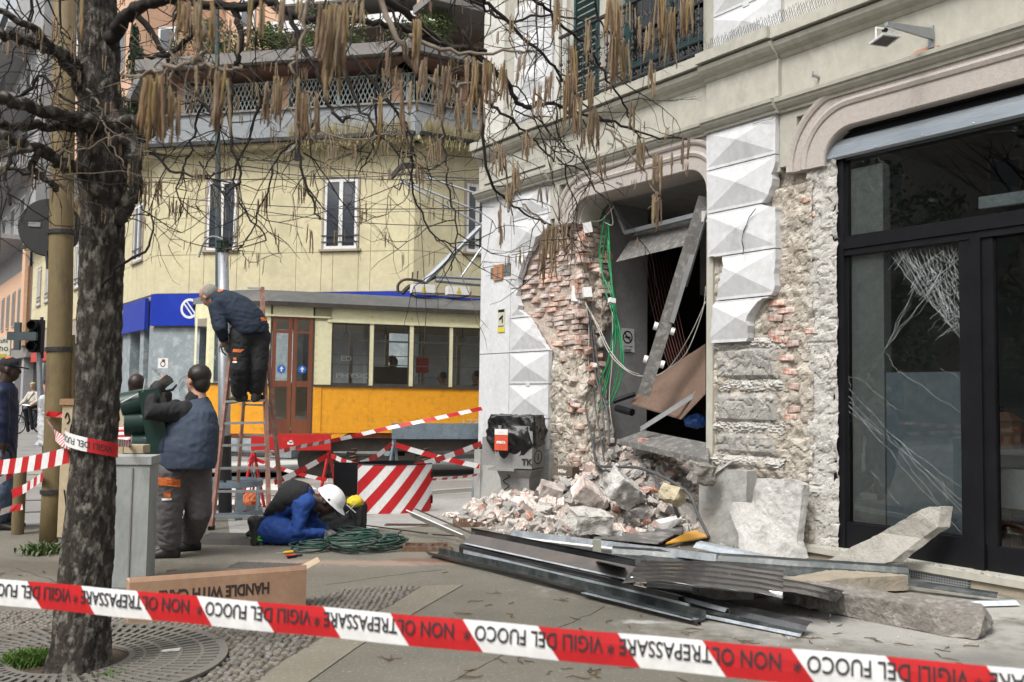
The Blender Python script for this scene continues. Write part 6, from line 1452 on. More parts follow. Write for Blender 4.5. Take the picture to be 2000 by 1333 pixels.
MB().tube(spline([Gv(640,1050)+Vector((0,0,.16)),Gv(640,1062)+Vector((0,0,.1)),Gv(660,1078)+Vector((0,0,.03)),Gv(700,1085)+Vector((0,0,.02))],5),.0085,6).build('cable_end',m_cab,T)
for i,(p,q,l) in enumerate((((700,1030),(835,1052),'thin dark rod lying behind the green coil'),((760,1062),(785,1046),'short dark rod sticking out of the green coil'),((845,1050),(905,1058),'thin black rod by the rusty drain frame'))): MB().bar(Gv(*p)+Vector((0,0,.03)),Gv(*q)+Vector((0,0,.05)),.012,.012).build('metal_rod',m_iron,label=l,cat='rod')
T=thing('screwdriver','yellow handled screwdriver lying before the kneeling worker','screwdriver',Gv(556,1083)); MB().tube([Gv(538,1084)+Vector((0,0,.012)),Gv(556,1083)+Vector((0,0,.012))],.005,6).build('blade',m_alu,T); MB().tube([Gv(554,1083)+Vector((0,0,.014)),Gv(572,1081)+Vector((0,0,.014))],.013,8).build('handle',pm('yellow_grip',(.7,.5,.02)),T)
T=thing('pliers','red and black pliers lying next to the screwdriver','pliers',Gv(570,1089)); MB().tube([Gv(558,1088)+Vector((0,0,.012)),Gv(578,1087)+Vector((0,0,.012))],.011,6).build('red_grip',m_redp,T); MB().tube([Gv(562,1092)+Vector((0,0,.012)),Gv(580,1089)+Vector((0,0,.012))],.011,6).build('black_grip',m_black,T); MB().tube([Gv(578,1088)+Vector((0,0,.012)),Gv(590,1087)+Vector((0,0,.012))],.010,6).build('jaw',m_iron,T)
# facade floodlight on its bracket
p0=L2W(FL(1820,72,0)); T=thing('floodlight','small white floodlight on a grey bracket fixed to the frieze over the dark shop window','floodlight',p0)
n3=Vector((NX,NY,0)); MB().bar(p0-Vector((0,0,.10))+n3*.012,p0+Vector((0,0,.09))+n3*.012,.05,.012,up=n3).build('wall_plate',m_galv,T)
def offp(px,py,n): 
    s,z=FP(px,py,n); return L2W((s,-n,z))
e=offp(1728,52,.62); a0=offp(1818,68,.02); mb=MB(); mb.prism([a0+Vector((0,0,.045)),e+Vector((0,0,.03)),e-Vector((0,0,.0)),a0-Vector((0,0,.05))],Vector((EX,EY,0))*.03); mb.build('arm',m_galv,T)
hd=[offp(1697,88,.66),offp(1725,68,.80),offp(1760,72,.52),offp(1732,93,.42)]; mb=MB(); mb.prism(hd,(0,0,.02)); mb.build('lamp_body',m_whitep,T); c=sum(hd,Vector())/4; mb=MB(); mb.prism([c+(v-c)*.8-Vector((0,0,.003)) for v in hd],(0,0,.003)); mb.build('lamp_glass',m_black,T); MB().tube([hd[0].lerp(hd[1],.5)+Vector((0,0,.0)),hd[0].lerp(hd[1],.5)+Vector((0,0,.10)),hd[2].lerp(hd[3],.5)+Vector((0,0,.10)),hd[2].lerp(hd[3],.5)],.008,5).build('yoke',m_whitep,T); MB().ell(c+Vector((0,0,.09)),(.025,.025,.02)).build('joint',m_black,T)
# red primer stain under the bracket
mb=MB(); 
pts=[FL(x,y,0) for x,y in ((1812,92),(1838,88),(1800,108),(1775,112),(1790,100))]; mb.add([Vector((p.x,-.004,p.z)) for p in pts],[(0,1,2,3,4)]); mb.build('red_stain',pm('red_primer',(.42,.17,.11),(.45,.3,.22),sc=9),FAC,local=True,recalc=False)
# ---------------------------------------------------------------- people
def ankle(px,py): g=Gv(px,py); return Vector((g.x,g.y,.09))
def J(px,py,Y): return Av(px,py,Y)
X_=Vector((1,0,0)); Z_=Vector((0,0,1))
def trousers(T,hipL,hipR,kL,kR,aL,aR,mat,rh=.125,rk=.085,ra=.075,waist=None,fold=.011,vox=.013,seed=0,seat=.14):
    mb=MB(); limb(mb,[hipL,hipL.lerp(kL,.5),kL,kL.lerp(aL,.5),aL],[rh,rh*.88,rk,rk*.98,ra],14); limb(mb,[hipR,hipR.lerp(kR,.5),kR,kR.lerp(aR,.5),aR],[rh,rh*.88,rk,rk*.98,ra],14)
    c=(hipL+hipR)/2; mb.ell(c+Vector((0,0,.02)),((hipL-hipR).length/2+seat,seat+.02,.15),16,10,Matrix.Rotation(atan2((hipL-hipR).y,(hipL-hipR).x),3,'Z'))
    if waist is not None: limb(mb,[c,waist],[seat+.02,seat])
    return remesh(mb,'trousers',vox,mat,T,smooth_it=3,fold=fold,fs=11,seed=seed,foldz=1.6)
# --- worker in grey trousers holding the signal head
WM=thing('person','worker in navy vest and grey trousers lifting the green traffic light head','person',Gv(350,1098))
Y=8.35; sh=Vector((.80,-.42,0)).normalized()   # across the shoulders (towards his right)
hc=J(386,742,Y)
body_=MB(); fw=Vector((-.80,.52,.12)); head(body_,hc,fw,(0,0,1),1.14)
sC=J(368,802,Y); wC=J(360,880,Y); hpC=J(352,915,Y)
hipN,hipF=J(333,918,Y-.05),J(380,915,Y+.12)
kN,kF=J(330,1005,Y-.02),J(388,1000,Y+.15)
aN=ankle(330,1090); aN.z=.14; aF=ankle(372,1076); aF.z=.14
nS=J(345,805,Y-.12); nE=J(290,805,Y-.28); nW=J(306,757,Y-.10)
fS=J(345,798,Y+.2); fE=J(322,812,Y+.32); fW=J(325,770,Y+.30)
for a_ in ([hc-Vector((0,0,.1)),sC,wC,hpC],[nS,nE,nW],[fS,fE,fW],[hipN,kN,aN],[hipF,kF,aF]): limb(body_,a_,[.045]+[.036]*(len(a_)-2)+[.03])
hand(body_,nW,(nW-nE).normalized()+Vector((.5,0,0)),(-1,.3,0),1.0,1.0)
remesh(body_,'body',.011,m_skin,WM,smooth_it=2)
trousers(WM,hipN,hipF,kN,kF,aN,aF,pm('grey_work_trousers',(.125,.115,.12),(.095,.087,.092),sc=5,rough=.9,bump=.35,bsc=160,c3=(.14,.13,.12),c3a=.4,c3sc=6,c3lo=.55),rh=.15,rk=.115,ra=.10,fold=.009,seed=1,seat=.12)
TRo=WM.children[-1]
mb=MB(); body(mb,[(J(389,775,Y),sh*.07,Vector((.3,.5,0))*.12),(J(384,788,Y),sh*.13,Vector((.3,.5,0))*.2),(J(374,804,Y),sh*.245,Vector((.42,.8,0))*.18),(J(370,835,Y),sh*.285,Vector((.42,.8,0))*.23),(J(364,870,Y),sh*.30,Vector((.42,.8,0))*.26),(J(362,900,Y),sh*.30,Vector((.42,.8,0))*.25),(J(361,914,Y),sh*.285,Vector((.42,.8,0))*.24)],24)
vest=remesh(mb,'vest',.011,m_navy2,WM,smooth_it=3,fold=.007,fs=7,seed=2,foldz=1.5)
mb=MB(); limb(mb,[nS+Vector((.08,.02,.0)),nS,nE,nE.lerp(nW,.5),nW],[.10,.098,.072,.066,.05],16); limb(mb,[fS,fE,fW],[.085,.065,.05],14); limb(mb,[hc-Vector((-.02,.01,.17)),sC+Vector((.04,0,.1))],[.075,.085],14)
remesh(mb,'sleeves',.011,m_blackc,WM,smooth_it=3,fold=.008,fs=10,seed=3)
mb=MB(); hand(mb,nW-Vector((0,0,.01)),(nW-nE).normalized()*.4+Vector((.6,0,.25)),(-.6,.6,-.3),1.15,.9); limb(mb,[nW-(nW-nE).normalized()*.05,nW+Vector((.01,0,.02))],[.05,.05]); remesh(mb,'glove',.007,pm('dark_olive_glove',(.05,.05,.045),(.035,.035,.03),rough=.9),WM,smooth_it=1)
# hair with a thin crown
fwn=fw.normalized(); mb=MB(); mb.ell(hc+Vector((.020,-.012,.042)),(.102,.108,.098),16,12); mb.ell(hc+Vector((.045,-.025,-.03)),(.075,.082,.095),14,10)
def carve(c,k,fwv,lim,up):
    def f(co,n):
        d=co-c
        if d.dot(fwv)>lim: co=co-fwv*(d.dot(fwv)-lim)*k
        return co
    return f
hairo=remesh(mb,'hair',.01,m_hairb,WM,smooth_it=2,fold=.002,fs=60,fn=carve(hc,.9,fwn,.035,0))
decal(TRo,[(310,932),(352,936),(351,952),(310,948)],m_orange,'thigh_pocket_flap',WM,label='orange pocket flap on the grey thigh')
decal(TRo,[(320,962),(334,961),(333,972),(321,972)],m_orange,'logo_patch',WM); decal(TRo,[(316,974),(335,973),(335,977),(317,978)],m_whitep,'logo_lettering',WM)
decal(TRo,[(325,898),(342,898),(342,909),(325,909)],m_orange,'belt_tab',WM)
decal(vest,[(400,764),(409,764),(410,774),(402,775)],pm('logo_red',(.45,.08,.06)),'back_logo',WM); decal(vest,[(411,768),(418,770),(418,776),(411,774)],m_whitep,'back_lettering',WM)
decal(vest,[(312,835),(330,820),(328,852),(306,854)],m_navy,'vest_pocket',WM); decal(vest,[(302,858),(322,856),(318,884),(300,880)],m_navy,'vest_pocket',WM)
for a_,t in ((aN,Vector((-.75,-.15,0))),(aF,Vector((-.6,-.4,0)))):
    mb=MB(); boot(mb,Vector((a_.x,a_.y,.088)),t,1.12); remesh(mb,'shoe',.011,m_sole,WM,smooth_it=2)
# the traffic light head he holds
m_gl=pm('dark_green_plastic',(.010,.032,.027),(.014,.04,.033),sc=2,rough=.35,bump=.03,coat=.2); m_gl2=pm('pale_edge',(.45,.5,.5),rough=.4)
SG=thing('traffic_light','dark green three lamp traffic light head held up by the worker','traffic light',J(285,885,8.3))
ax=(J(300,880,8.35)-J(268,765,8.15)).normalized(); top=J(290,762,8.2); 
def slot(k):
    c=J(285,782,8.25).lerp(J(300,868,8.3),k/2); return c
dirv=Vector((-.93,-.30,.10)).normalized()
dirs=[Vector((-.95,-.25,-.28)),Vector((-.93,-.3,-.05)),Vector((-.93,-.3,-.02))]
mb=MB(); a_=slot(-.55)+Vector((.06,0,0)); b_=slot(2.5)+Vector((.06,0,0)); mb.bar(a_,b_,.24,.17,up=Vector((1,.2,0))); hb=mb.build('housing',m_gl,SG); 
for k in range(3):
    c=slot(k); d_=dirs[k].normalized(); s_=d_.cross(Z_).normalized(); u_=s_.cross(d_); L=(.20,.20,.17)[k]; rr=.105
    ring_=lambda r,o:[c+d_*o+s_*(r*cos(t*2*pi/24))+u_*(r*sin(t*2*pi/24)) for t in range(24)]
    v_=MB().loft([ring_(rr,0),ring_(rr*1.1,L),ring_(rr*1.03,L),ring_(rr*.9,.0)],cap=False).build('visor',m_gl,SG,smooth=True,angle=.6)
    MB().loft([ring_(rr*.9,.01),ring_(rr*.6,.03),ring_(.01,.035)]).build('lens',pm('dark_lens2',(.01,.012,.012),rough=.15,bump=0),SG)
    MB().loft([ring_(rr*1.105,L),ring_(rr*1.12,L+.004),ring_(rr*1.03,L+.004),ring_(rr*1.03,L)],cap=False).build('rim',m_gl2,v_)
MB().tube([J(231,790,8.1),J(280,765,8.12),J(284,740,8.12)],.008,6).build('edge_strip',m_gl2,SG)
# --- worker on the ladder, bent over
LM=thing('person','grey haired worker in dark navy clothes bending from the ladder rungs','person',onr(rl,789)+Vector((.25,0,0)))
Y=10.25
hipL,hipR=J(470,655,Y-.05),J(506,655,Y+.05); kL,kR=J(468,722,Y-.08),J(505,720,Y+.02)
pl=J(470,785,Y+.10); pr=J(500,785,Y+.1); aL=J(467,765,Y+.05); aR=J(500,762,Y+.1); 
b_=MB(); hc=J(407,579,Y); fw=Vector((-.60,.42,-.68)); head(b_,hc,fw,(-.6,0,.8),1.0)
sC=J(430,590,Y); limb(b_,[hc+Vector((.1,0,.02)),sC,J(465,610,Y),J(490,645,Y)],[.05,.06,.06,.06]); 
nS=J(424,597,Y-.14); nE=J(432,643,Y-.2); nW=J(438,668,Y-.02); fS=J(420,590,Y+.15); fE=J(428,640,Y+.2); fW=J(440,664,Y+.15)
for a_ in ([sC,nS,nE,nW],[sC,fS,fE,fW],[hipL,kL,aL],[hipR,kR,aR]): limb(b_,a_,[.045]*len(a_))
remesh(b_,'body',.011,m_skin,LM,smooth_it=2)
trousers(LM,hipL,hipR,kL,kR,aL,aR,m_blackc,rh=.125,rk=.095,ra=.085,fold=.008,seed=5,seat=.115); TRo=LM.children[-1]
sd_=Vector((.2,1,0)).normalized()
def sec(px,py,w,d,dx,dz): return (J(px,py,Y),sd_*w,Vector((dx,0,dz)).normalized()*d)
mb=MB(); body(mb,[sec(421,577,.09,.06,.5,1),sec(431,583,.17,.10,.45,1),sec(446,592,.22,.135,.35,1),sec(465,605,.225,.16,.55,.85),sec(483,623,.215,.165,.75,.65),sec(494,643,.205,.16,.9,.4),sec(496,655,.19,.15,1,.25)],24)
limb(mb,[J(435,592,Y-.14),nS,nE,nE.lerp(nW,.7)],[.09,.09,.07,.055],16); limb(mb,[J(430,590,Y+.15),fS,fE,fE.lerp(fW,.8)],[.085,.085,.07,.05],16)
jk=remesh(mb,'jacket',.011,m_navy,LM,smooth_it=3,fold=.008,fs=9,seed=7,foldz=1.5)
mb=MB(); mb.ell(hc+Vector((.014,-.0,.036)),(.096,.094,.098),16,12,Matrix.Rotation(.6,3,'Y')); remesh(mb,'hair',.009,m_hairg,LM,smooth_it=2,fold=.003,fs=50,fn=carve(hc,.9,fw.normalized(),.08,0))
mb=MB(); q=hc+fw.normalized()*.095; sdv=Vector((0,1,0)); mb.tube([q-sdv*.06+Vector((.05,0,.05)),q-sdv*.055+Vector((.0,0,.03)),q+sdv*.055+Vector((0,0,.03))],.006,5); mb.ell(q-sdv*.03+Vector((-.005,0,.03)),(.008,.022,.016)); mb.build('glasses',m_black,LM)
mb=MB(); hand(mb,nW,(.5,.1,-.9),(0,1,0),1.0,1.1); hand(mb,fW,(.3,-.1,-.9),(0,-1,0),1.0,1.1,thumb=-1); remesh(mb,'gloves',.007,m_glove,LM,smooth_it=1)
for a_,t in ((pl,Vector((-.75,.5,-.1))),(pr,Vector((.1,1,.1)))):
    mb=MB(); boot(mb,a_+Vector((0,0,.09)),t,1.05); remesh(mb,'shoe',.01,pm('worn_work_shoe',(.05,.05,.045),(.035,.035,.03),rough=.8),LM,smooth_it=2)
decal(TRo,[(479,640),(508,640),(508,650),(479,651)],m_orange,'back_pocket_flap',LM); decal(TRo,[(522,641),(530,643),(531,650),(526,648)],m_orange,'side_pocket_flap',LM); decal(TRo,[(456,682),(477,683),(470,689),(455,688)],m_orange,'thigh_pocket_flap',LM); decal(TRo,[(456,699),(462,699),(462,705),(456,705)],m_orange,'logo_patch',LM); decal(TRo,[(455,706),(463,706),(463,709),(455,709)],m_whitep,'logo_lettering',LM)
decal(jk,[(424,569),(437,564),(436,569),(427,572)],m_orange,'collar_patch',LM); decal(jk,[(508,621),(526,620),(526,627),(510,628)],m_orange,'belt_patch',LM) or decal(TRo,[(508,621),(526,620),(526,627),(510,628)],m_orange,'belt_patch',LM)
# --- kneeling worker with the white helmet
KM=thing('person','kneeling worker in blue overalls, black vest and white helmet bent over the cable coil','person',Gv(570,1078)); Y=9.35
hc=J(647,981,Y); fw=Vector((.62,-.05,-.72)); b_=MB(); head(b_,hc+Vector((-.03,0,.0)),fw,(.5,0,.8),1.0)
nS=J(590,985,Y-.17); nE=J(580,1040,Y-.22); nW=J(630,1043,Y-.1); fS=J(605,980,Y+.17); fE=J(610,1022,Y+.2); fW=J(640,1038,Y+.08)
hip=J(520,1020,Y); hN=J(525,1030,Y-.12); hF=J(525,1030,Y+.12); kN=J(590,1070,Y-.15); kF=J(610,1062,Y+.15); kN.z=.09; kF.z=.09; aN=J(507,1062,Y-.12); aF=J(515,1055,Y+.12); aN.z=.09; aF.z=.1
for a_ in ([J(608,975,Y),J(570,970,Y),J(530,1000,Y)],[nS,nE,nW],[fS,fE,fW],[hN,kN,aN],[hF,kF,aF]): limb(b_,a_,[.05]*len(a_))
limb(b_,[hc-Vector((.05,0,.0)),J(612,975,Y)],[.055,.06]); remesh(b_,'body',.012,m_skind,KM,smooth_it=2)
mb=MB(); limb(mb,[hN,hN.lerp(kN,.5)-Vector((0,0,.0)),kN],[.14,.125,.09],16); limb(mb,[hF,hF.lerp(kF,.5),kF],[.13,.12,.09],16); limb(mb,[kN,aN,J(497,1040,Y-.18)],[.09,.085,.06]); limb(mb,[kF,aF,J(502,1040,Y+.12)],[.085,.08,.06])
sd_=Vector((0,1,0))
def sec(px,py,w,d,dx,dz,o=0): return (J(px,py,Y+o),sd_*w,Vector((dx,0,dz)).normalized()*d)
body(mb,[sec(612,968,.10,.07,-.3,1),sec(598,970,.19,.12,-.2,1),sec(575,975,.215,.155,-.1,1),sec(548,985,.21,.17,.2,1),sec(522,1003,.2,.185,.6,.8),sec(512,1025,.19,.17,.9,.5)],24)
limb(mb,[J(600,982,Y-.13),nS,nE,nW],[.095,.095,.075,.05],16); limb(mb,[fS,fE,fW],[.09,.072,.05],16)
ov=remesh(mb,'overalls',.011,m_blueo,KM,smooth_it=2,fold=.009,fs=10,seed=11)
mb=MB(); body(mb,[sec(606,960,.13,.07,-.3,1),sec(596,963,.20,.115,-.25,1),sec(575,968,.235,.165,-.12,1),sec(548,979,.235,.185,.15,1),sec(524,998,.23,.20,.55,.85),sec(515,1018,.225,.20,.8,.6),sec(517,1035,.215,.185,1,.35)],24)
ve=remesh(mb,'vest',.011,m_blackc,KM,smooth_it=3,fold=.006,fs=9,seed=12)
# helmet
R=Matrix.Rotation(.78,3,'Y'); hcc=hc+Vector((.0,-.0,.035)); mb=MB()
def hel(u,v):
    a=2*pi*u; ph=v*pi/2*1.12; r=Vector((.145*sin(ph)*cos(a),.118*sin(ph)*sin(a),.125*cos(ph)))
    if v>.86: 
        k=(v-.86)/.14; r+=Vector((cos(a)*(.018+.05*max(0,cos(a))**2),sin(a)*.012,0))*k
    r.z+=.006*math.exp(-(sin(a)*3)**2)*sin(ph)
    return hcc+R@(r+Vector((0,0,-.0)))
mb.grid(hel,40,16); hl=mb.build('helmet',pm('helmet_white',(.80,.80,.80),(.76,.76,.76),sc=2,rough=.25,bump=0,coat=.4),KM,smooth=True,recalc=False)
MB().ell(hcc+R@Vector((.0,-.122,.0)),(.012,.006,.012)).build('vent_cap',m_black,hl); MB().tube([hcc+R@Vector((.02,-.1,-.02)),hc+Vector((.09,-.07,-.12)),hc+Vector((.09,0,-.14))],.006,5).build('chin_strap',m_black,hl)
mb=MB(); hand(mb,nW,(.9,.25,-.1),(0,.6,-.7),1.05,1.0); hand(mb,fW,(.8,-.3,-.2),(0,-.6,-.7),1.05,1.0,thumb=-1); limb(mb,[nW-Vector((.05,0,0)),nW+Vector((.02,0,0))],[.045,.042]); remesh(mb,'gloves',.007,m_glove,KM,smooth_it=1)
for a_,o in ((aN,0),(aF,.0)):
    mb=MB(); boot(mb,(J(492,1028,Y-.2) if a_ is aN else J(498,1026,Y+.12)),(-.22,-.1,-1),1.15)
    sh_=remesh(mb,'shoe',.01,m_sole,KM,smooth_it=2)
    if not o:
        L0=Vector(KM.location); 
        for v in sh_.data.vertices:
            w=v.co+L0
            if w.z<.005: v.co.z+=.005-w.z
mb=MB(); q=J(502,1052,Y-.21)
for k in range(7): mb.tube([q+Vector((U(-.09,.02),U(-.03,0),U(-.05,.03))),q+Vector((U(-.02,.07),U(-.03,0),U(-.05,.04)))],.006,4)
mb.build('lime_laces',pm('lime_green',(.10,.5,.03)),KM)
decal(ve,[(604,945),(622,946),(619,954),(603,951)],m_orange,'collar_logo',KM); decal(ve,[(594,935),(606,936),(604,944),(594,942)],m_whitep,'collar_lettering',KM)
# --- bystander behind the signal head
BM_=thing('person','dark haired bystander in a blue padded jacket and pink scarf behind the signal head','person',Gv(300,1005)); Y=11.3
hc=J(268,752,Y); b_=MB(); head(b_,hc,(-.3,.9,-.1),(0,0,1)); c=J(275,800,Y); h_=J(285,885,Y); aL=J(292,990,Y); aR=J(308,985,Y+.1)
aL.z=.09; aR.z=.09
for a_ in ([hc-Vector((0,0,.1)),c,h_],[c,J(250,840,Y),J(262,870,Y)],[c,J(300,840,Y),J(305,900,Y)],[h_,J(292,940,Y),aL],[h_,J(300,940,Y+.1),aR]): limb(b_,a_,[.05]*len(a_))
remesh(b_,'body',.016,m_skin,BM_,smooth_it=2); trousers(BM_,J(280,895,Y),J(296,893,Y+.1),J(290,945,Y),J(303,943,Y+.1),aL+Vector((0,0,.03)),aR+Vector((0,0,.03)),m_navy,rh=.10,rk=.075,ra=.065,fold=.008,vox=.016,seat=.09)
mb=MB(); body(mb,[(J(268,775,Y),X_*.08,Vector((0,.08,0))),(J(270,785,Y),X_*.2,Vector((0,.11,0))),(J(275,830,Y),X_*.22,Vector((0,.14,0))),(J(285,880,Y),X_*.21,Vector((0,.15,0))),(J(290,915,Y),X_*.2,Vector((0,.15,0)))]); limb(mb,[J(250,790,Y),J(246,835,Y),J(255,870,Y)],[.07,.06,.05]); limb(mb,[J(295,790,Y),J(306,845,Y),J(308,900,Y-.1)],[.07,.065,.06])
remesh(mb,'padded_jacket',.016,pm('blue_padded',(.012,.028,.085),(.01,.02,.06),rough=.5),BM_,smooth_it=3,fold=.012,fs=7,foldz=3); mb=MB(); mb.ell(hc+Vector((0,-.02,.02)),(.10,.105,.115)); mb.ell(hc+Vector((0,-.02,-.06)),(.09,.09,.1)); remesh(mb,'hair',.014,pm('dark_brown_hair',(.02,.012,.01),(.03,.018,.015),sc=8,rough=.4,bump=.5,bsc=100),BM_,fold=.004,fs=30)
mb=MB(); ringp=[hc+Vector((.1*cos(t*pi/6),.1*sin(t*pi/6),-.15)) for t in range(13)]; mb.tube(ringp,.035,8); remesh(mb,'scarf',.014,pm('pink_scarf',(.45,.03,.09),rough=.9),BM_,fold=.006)
for a_ in (aL,aR): mb=MB(); boot(mb,Vector((a_.x,a_.y,.088)),(-.5,-.8,0)); remesh(mb,'shoe',.014,m_sole,BM_)
decal(BM_.children[-2],[(290,983),(300,983),(300,990),(290,990)],m_orange,'shoe_patch',BM_)
# --- man at the far left edge
LE=thing('person','man in a black cap with orange badge, navy jacket and jeans at the left edge','person',Gv(0,1037)); Y=9.9
hc=J(18,722,Y); b_=MB(); head(b_,hc,(.95,.3,-.05),(0,0,1),1.03); c=J(0,765,Y); h_=J(-4,880,Y); aL=ankle(-4,1036); aR=ankle(12,1030)
nS=J(2,765,Y-.18); nE=J(4,825,Y-.2); nW=J(7,870,Y-.15)
for a_ in ([hc-Vector((0,0,.1)),c,h_],[nS,nE,nW],[h_,J(2,960,Y),aL],[h_,J(8,955,Y+.2),aR]): limb(b_,a_,[.05]*len(a_))
hand(b_,nW,(.05,0,-1),(1,0,0),1.0,.6); remesh(b_,'body',.012,m_skind,LE,smooth_it=2)
trousers(LE,J(-6,890,Y-.1),J(0,890,Y+.1),J(4,960,Y-.1),J(10,958,Y+.1),aL+Vector((0,0,.04)),aR+Vector((0,0,.04)),pm('blue_jeans',(.10,.15,.22),(.07,.10,.16),sc=5,rough=.9,bump=.3,bsc=150),rh=.12,rk=.09,ra=.08,fold=.010,seat=.1)
mb=MB(); body(mb,[(J(10,748,Y),Vector((.07,0,0)),Vector((0,.08,0))),(J(2,760,Y),Vector((.14,0,0)),Vector((0,.2,0))),(J(-2,800,Y),Vector((.17,0,0)),Vector((0,.23,0))),(J(-3,880,Y),Vector((.16,0,0)),Vector((0,.21,0))),(J(-3,900,Y),Vector((.15,0,0)),Vector((0,.2,0)))]); limb(mb,[nS,nE,nW-Vector((0,0,-.03))],[.08,.07,.055],14); limb(mb,[J(2,765,Y+.18),J(12,830,Y+.2)],[.08,.06])
remesh(mb,'jacket',.012,pm('deep_navy_jacket',(.008,.018,.06),(.006,.012,.04),rough=.6),LE,smooth_it=3,fold=.010,fs=7)
mb=MB(); mb.ell(hc+Vector((-.005,0,.06)),(.105,.088,.075)); d=Vector((.95,.3,-.18)).normalized(); s_=Vector((-.3,.95,0)); mb.add([hc+Vector((0,0,.055))+d*.06+s_*.07,hc+Vector((0,0,.055))+d*.06-s_*.07,hc+Vector((0,0,.05))+d*.19-s_*.045,hc+Vector((0,0,.05))+d*.19+s_*.045]+[hc+Vector((0,0,.04))+d*.06+s_*.07,hc+Vector((0,0,.04))+d*.06-s_*.07,hc+Vector((0,0,.035))+d*.19-s_*.045,hc+Vector((0,0,.035))+d*.19+s_*.045],[(0,1,2,3),(7,6,5,4),(0,4,5,1),(1,5,6,2),(2,6,7,3),(3,7,4,0)]); cp=remesh(mb,'cap',.008,m_blackc,LE,smooth_it=2); decal(cp,[(10,696),(21,694),(22,700),(11,702)],m_orange,'cap_badge',LE)
for a_ in (aL,aR): mb=MB(); boot(mb,Vector((a_.x,a_.y,.088)),(.9,.1,0)); remesh(mb,'shoe',.012,m_sole,LE)
# --- cyclist and bicycle
g1=Gv(40,848,-.125); Yc=g1.y; BC=thing('bicycle','dark bicycle ridden towards the camera far down the street','bicycle',g1); w1=Vector((Av(34,840,Yc).x,Yc,RZ+.34)); w2=Vector((Av(62,830,Yc+.3).x,Yc+.95,RZ+.34)); dv=(w2-w1).normalized(); 
for c in (w1,w2):
    sdx=dv.cross(Z_); t=MB(); t.tube([c+dv*(.33*cos(k*pi/14))+Z_*(.33*sin(k*pi/14)) for k in range(29)],.022,6); t.build('tyre',m_black,BC); s=MB(); s.tube([c+dv*(.305*cos(k*pi/14))+Z_*(.305*sin(k*pi/14)) for k in range(29)],.012,5)
    for k in range(12): s.tube([c,c+dv*(.3*cos(k*pi/6))+Z_*(.3*sin(k*pi/6))],.003,3)
    s.build('spoked_rim',m_alu,BC)
f=MB(); hd_=w1+dv*.18+Z_*.5; st_=w2-dv*.25+Z_*.5; bb_=w2-dv*.45-Z_*.05
for p,q in ((w1,hd_),(hd_,st_),(hd_,bb_),(bb_,st_),(bb_,w2),(st_,w2),(hd_,hd_+Z_*.18)): f.tube([p,q],.017,6)
f.build('frame',m_black,BC); sdx=dv.cross(Z_).normalized(); MB().tube([hd_+Z_*.18-sdx*.28+dv*.1,hd_+Z_*.2,hd_+Z_*.18+sdx*.28+dv*.1],.015,6).build('handlebar',m_alu,BC); MB().ell(st_+Z_*.12,(.08,.12,.04)).build('saddle',m_black,BC)
m_crm=pm('cream_jacket',(.52,.49,.43),(.45,.42,.37),rough=.85,bump=.2)
CY=thing('person','elderly cyclist in a cream jacket and pale cap riding the bicycle','person',(st_.x,st_.y,RZ)); sC=st_+Z_*.62-dv*.12; hc=sC+Z_*.27-dv*.06; b_=MB(); head(b_,hc,-dv+Vector((.1,0,0)),Z_); hips=st_+Z_*.15
hl1=[hips+sdx*.1,hips+sdx*.12-dv*.4+Z_*.0,bb_+sdx*.1-Z_*.12]; hl2=[hips-sdx*.1,hips-sdx*.12-dv*.35-Z_*.12,bb_-sdx*.1-Z_*.2]; h1=hd_+Z_*.18+sdx*.27+dv*.1; h2=hd_+Z_*.18-sdx*.27+dv*.1
for a_ in (hl1,hl2,[sC,sC+sdx*.2,sC+sdx*.32-dv*.1-Z_*.28,h1],[sC,sC-sdx*.2,sC-sdx*.32-dv*.1-Z_*.28,h2],[hc,sC,hips]): limb(b_,a_,[.05]*len(a_))
remesh(b_,'body',.02,m_skin,CY); mb=MB(); body(mb,[(sC+Z_*.08,sdx*.08,dv*.07),(sC,sdx*.21,dv*.12),(sC-Z_*.3,sdx*.22,dv*.15),(hips,sdx*.2,dv*.15)]); limb(mb,[sC+sdx*.2,sC+sdx*.32-dv*.1-Z_*.28,h1.lerp(sC,.12)],[.08,.07,.05]); limb(mb,[sC-sdx*.2,sC-sdx*.32-dv*.1-Z_*.28,h2.lerp(sC,.12)],[.08,.07,.05]); remesh(mb,'jacket',.02,m_crm,CY,fold=.012); mb=MB(); [limb(mb,q,[.1,.085,.065]) for q in (hl1,hl2)]; remesh(mb,'trousers',.02,m_blackc,CY); MB().ell(hc+Z_*.07,(.1,.11,.07)).build('cap',pm('straw_cap',(.45,.4,.22)),CY); MB().tube([sC+sdx*.15+Z_*.05-dv*.12,sC-Z_*.35-sdx*.15-dv*.17],.015,5).build('bag_strap',m_blackc,CY)
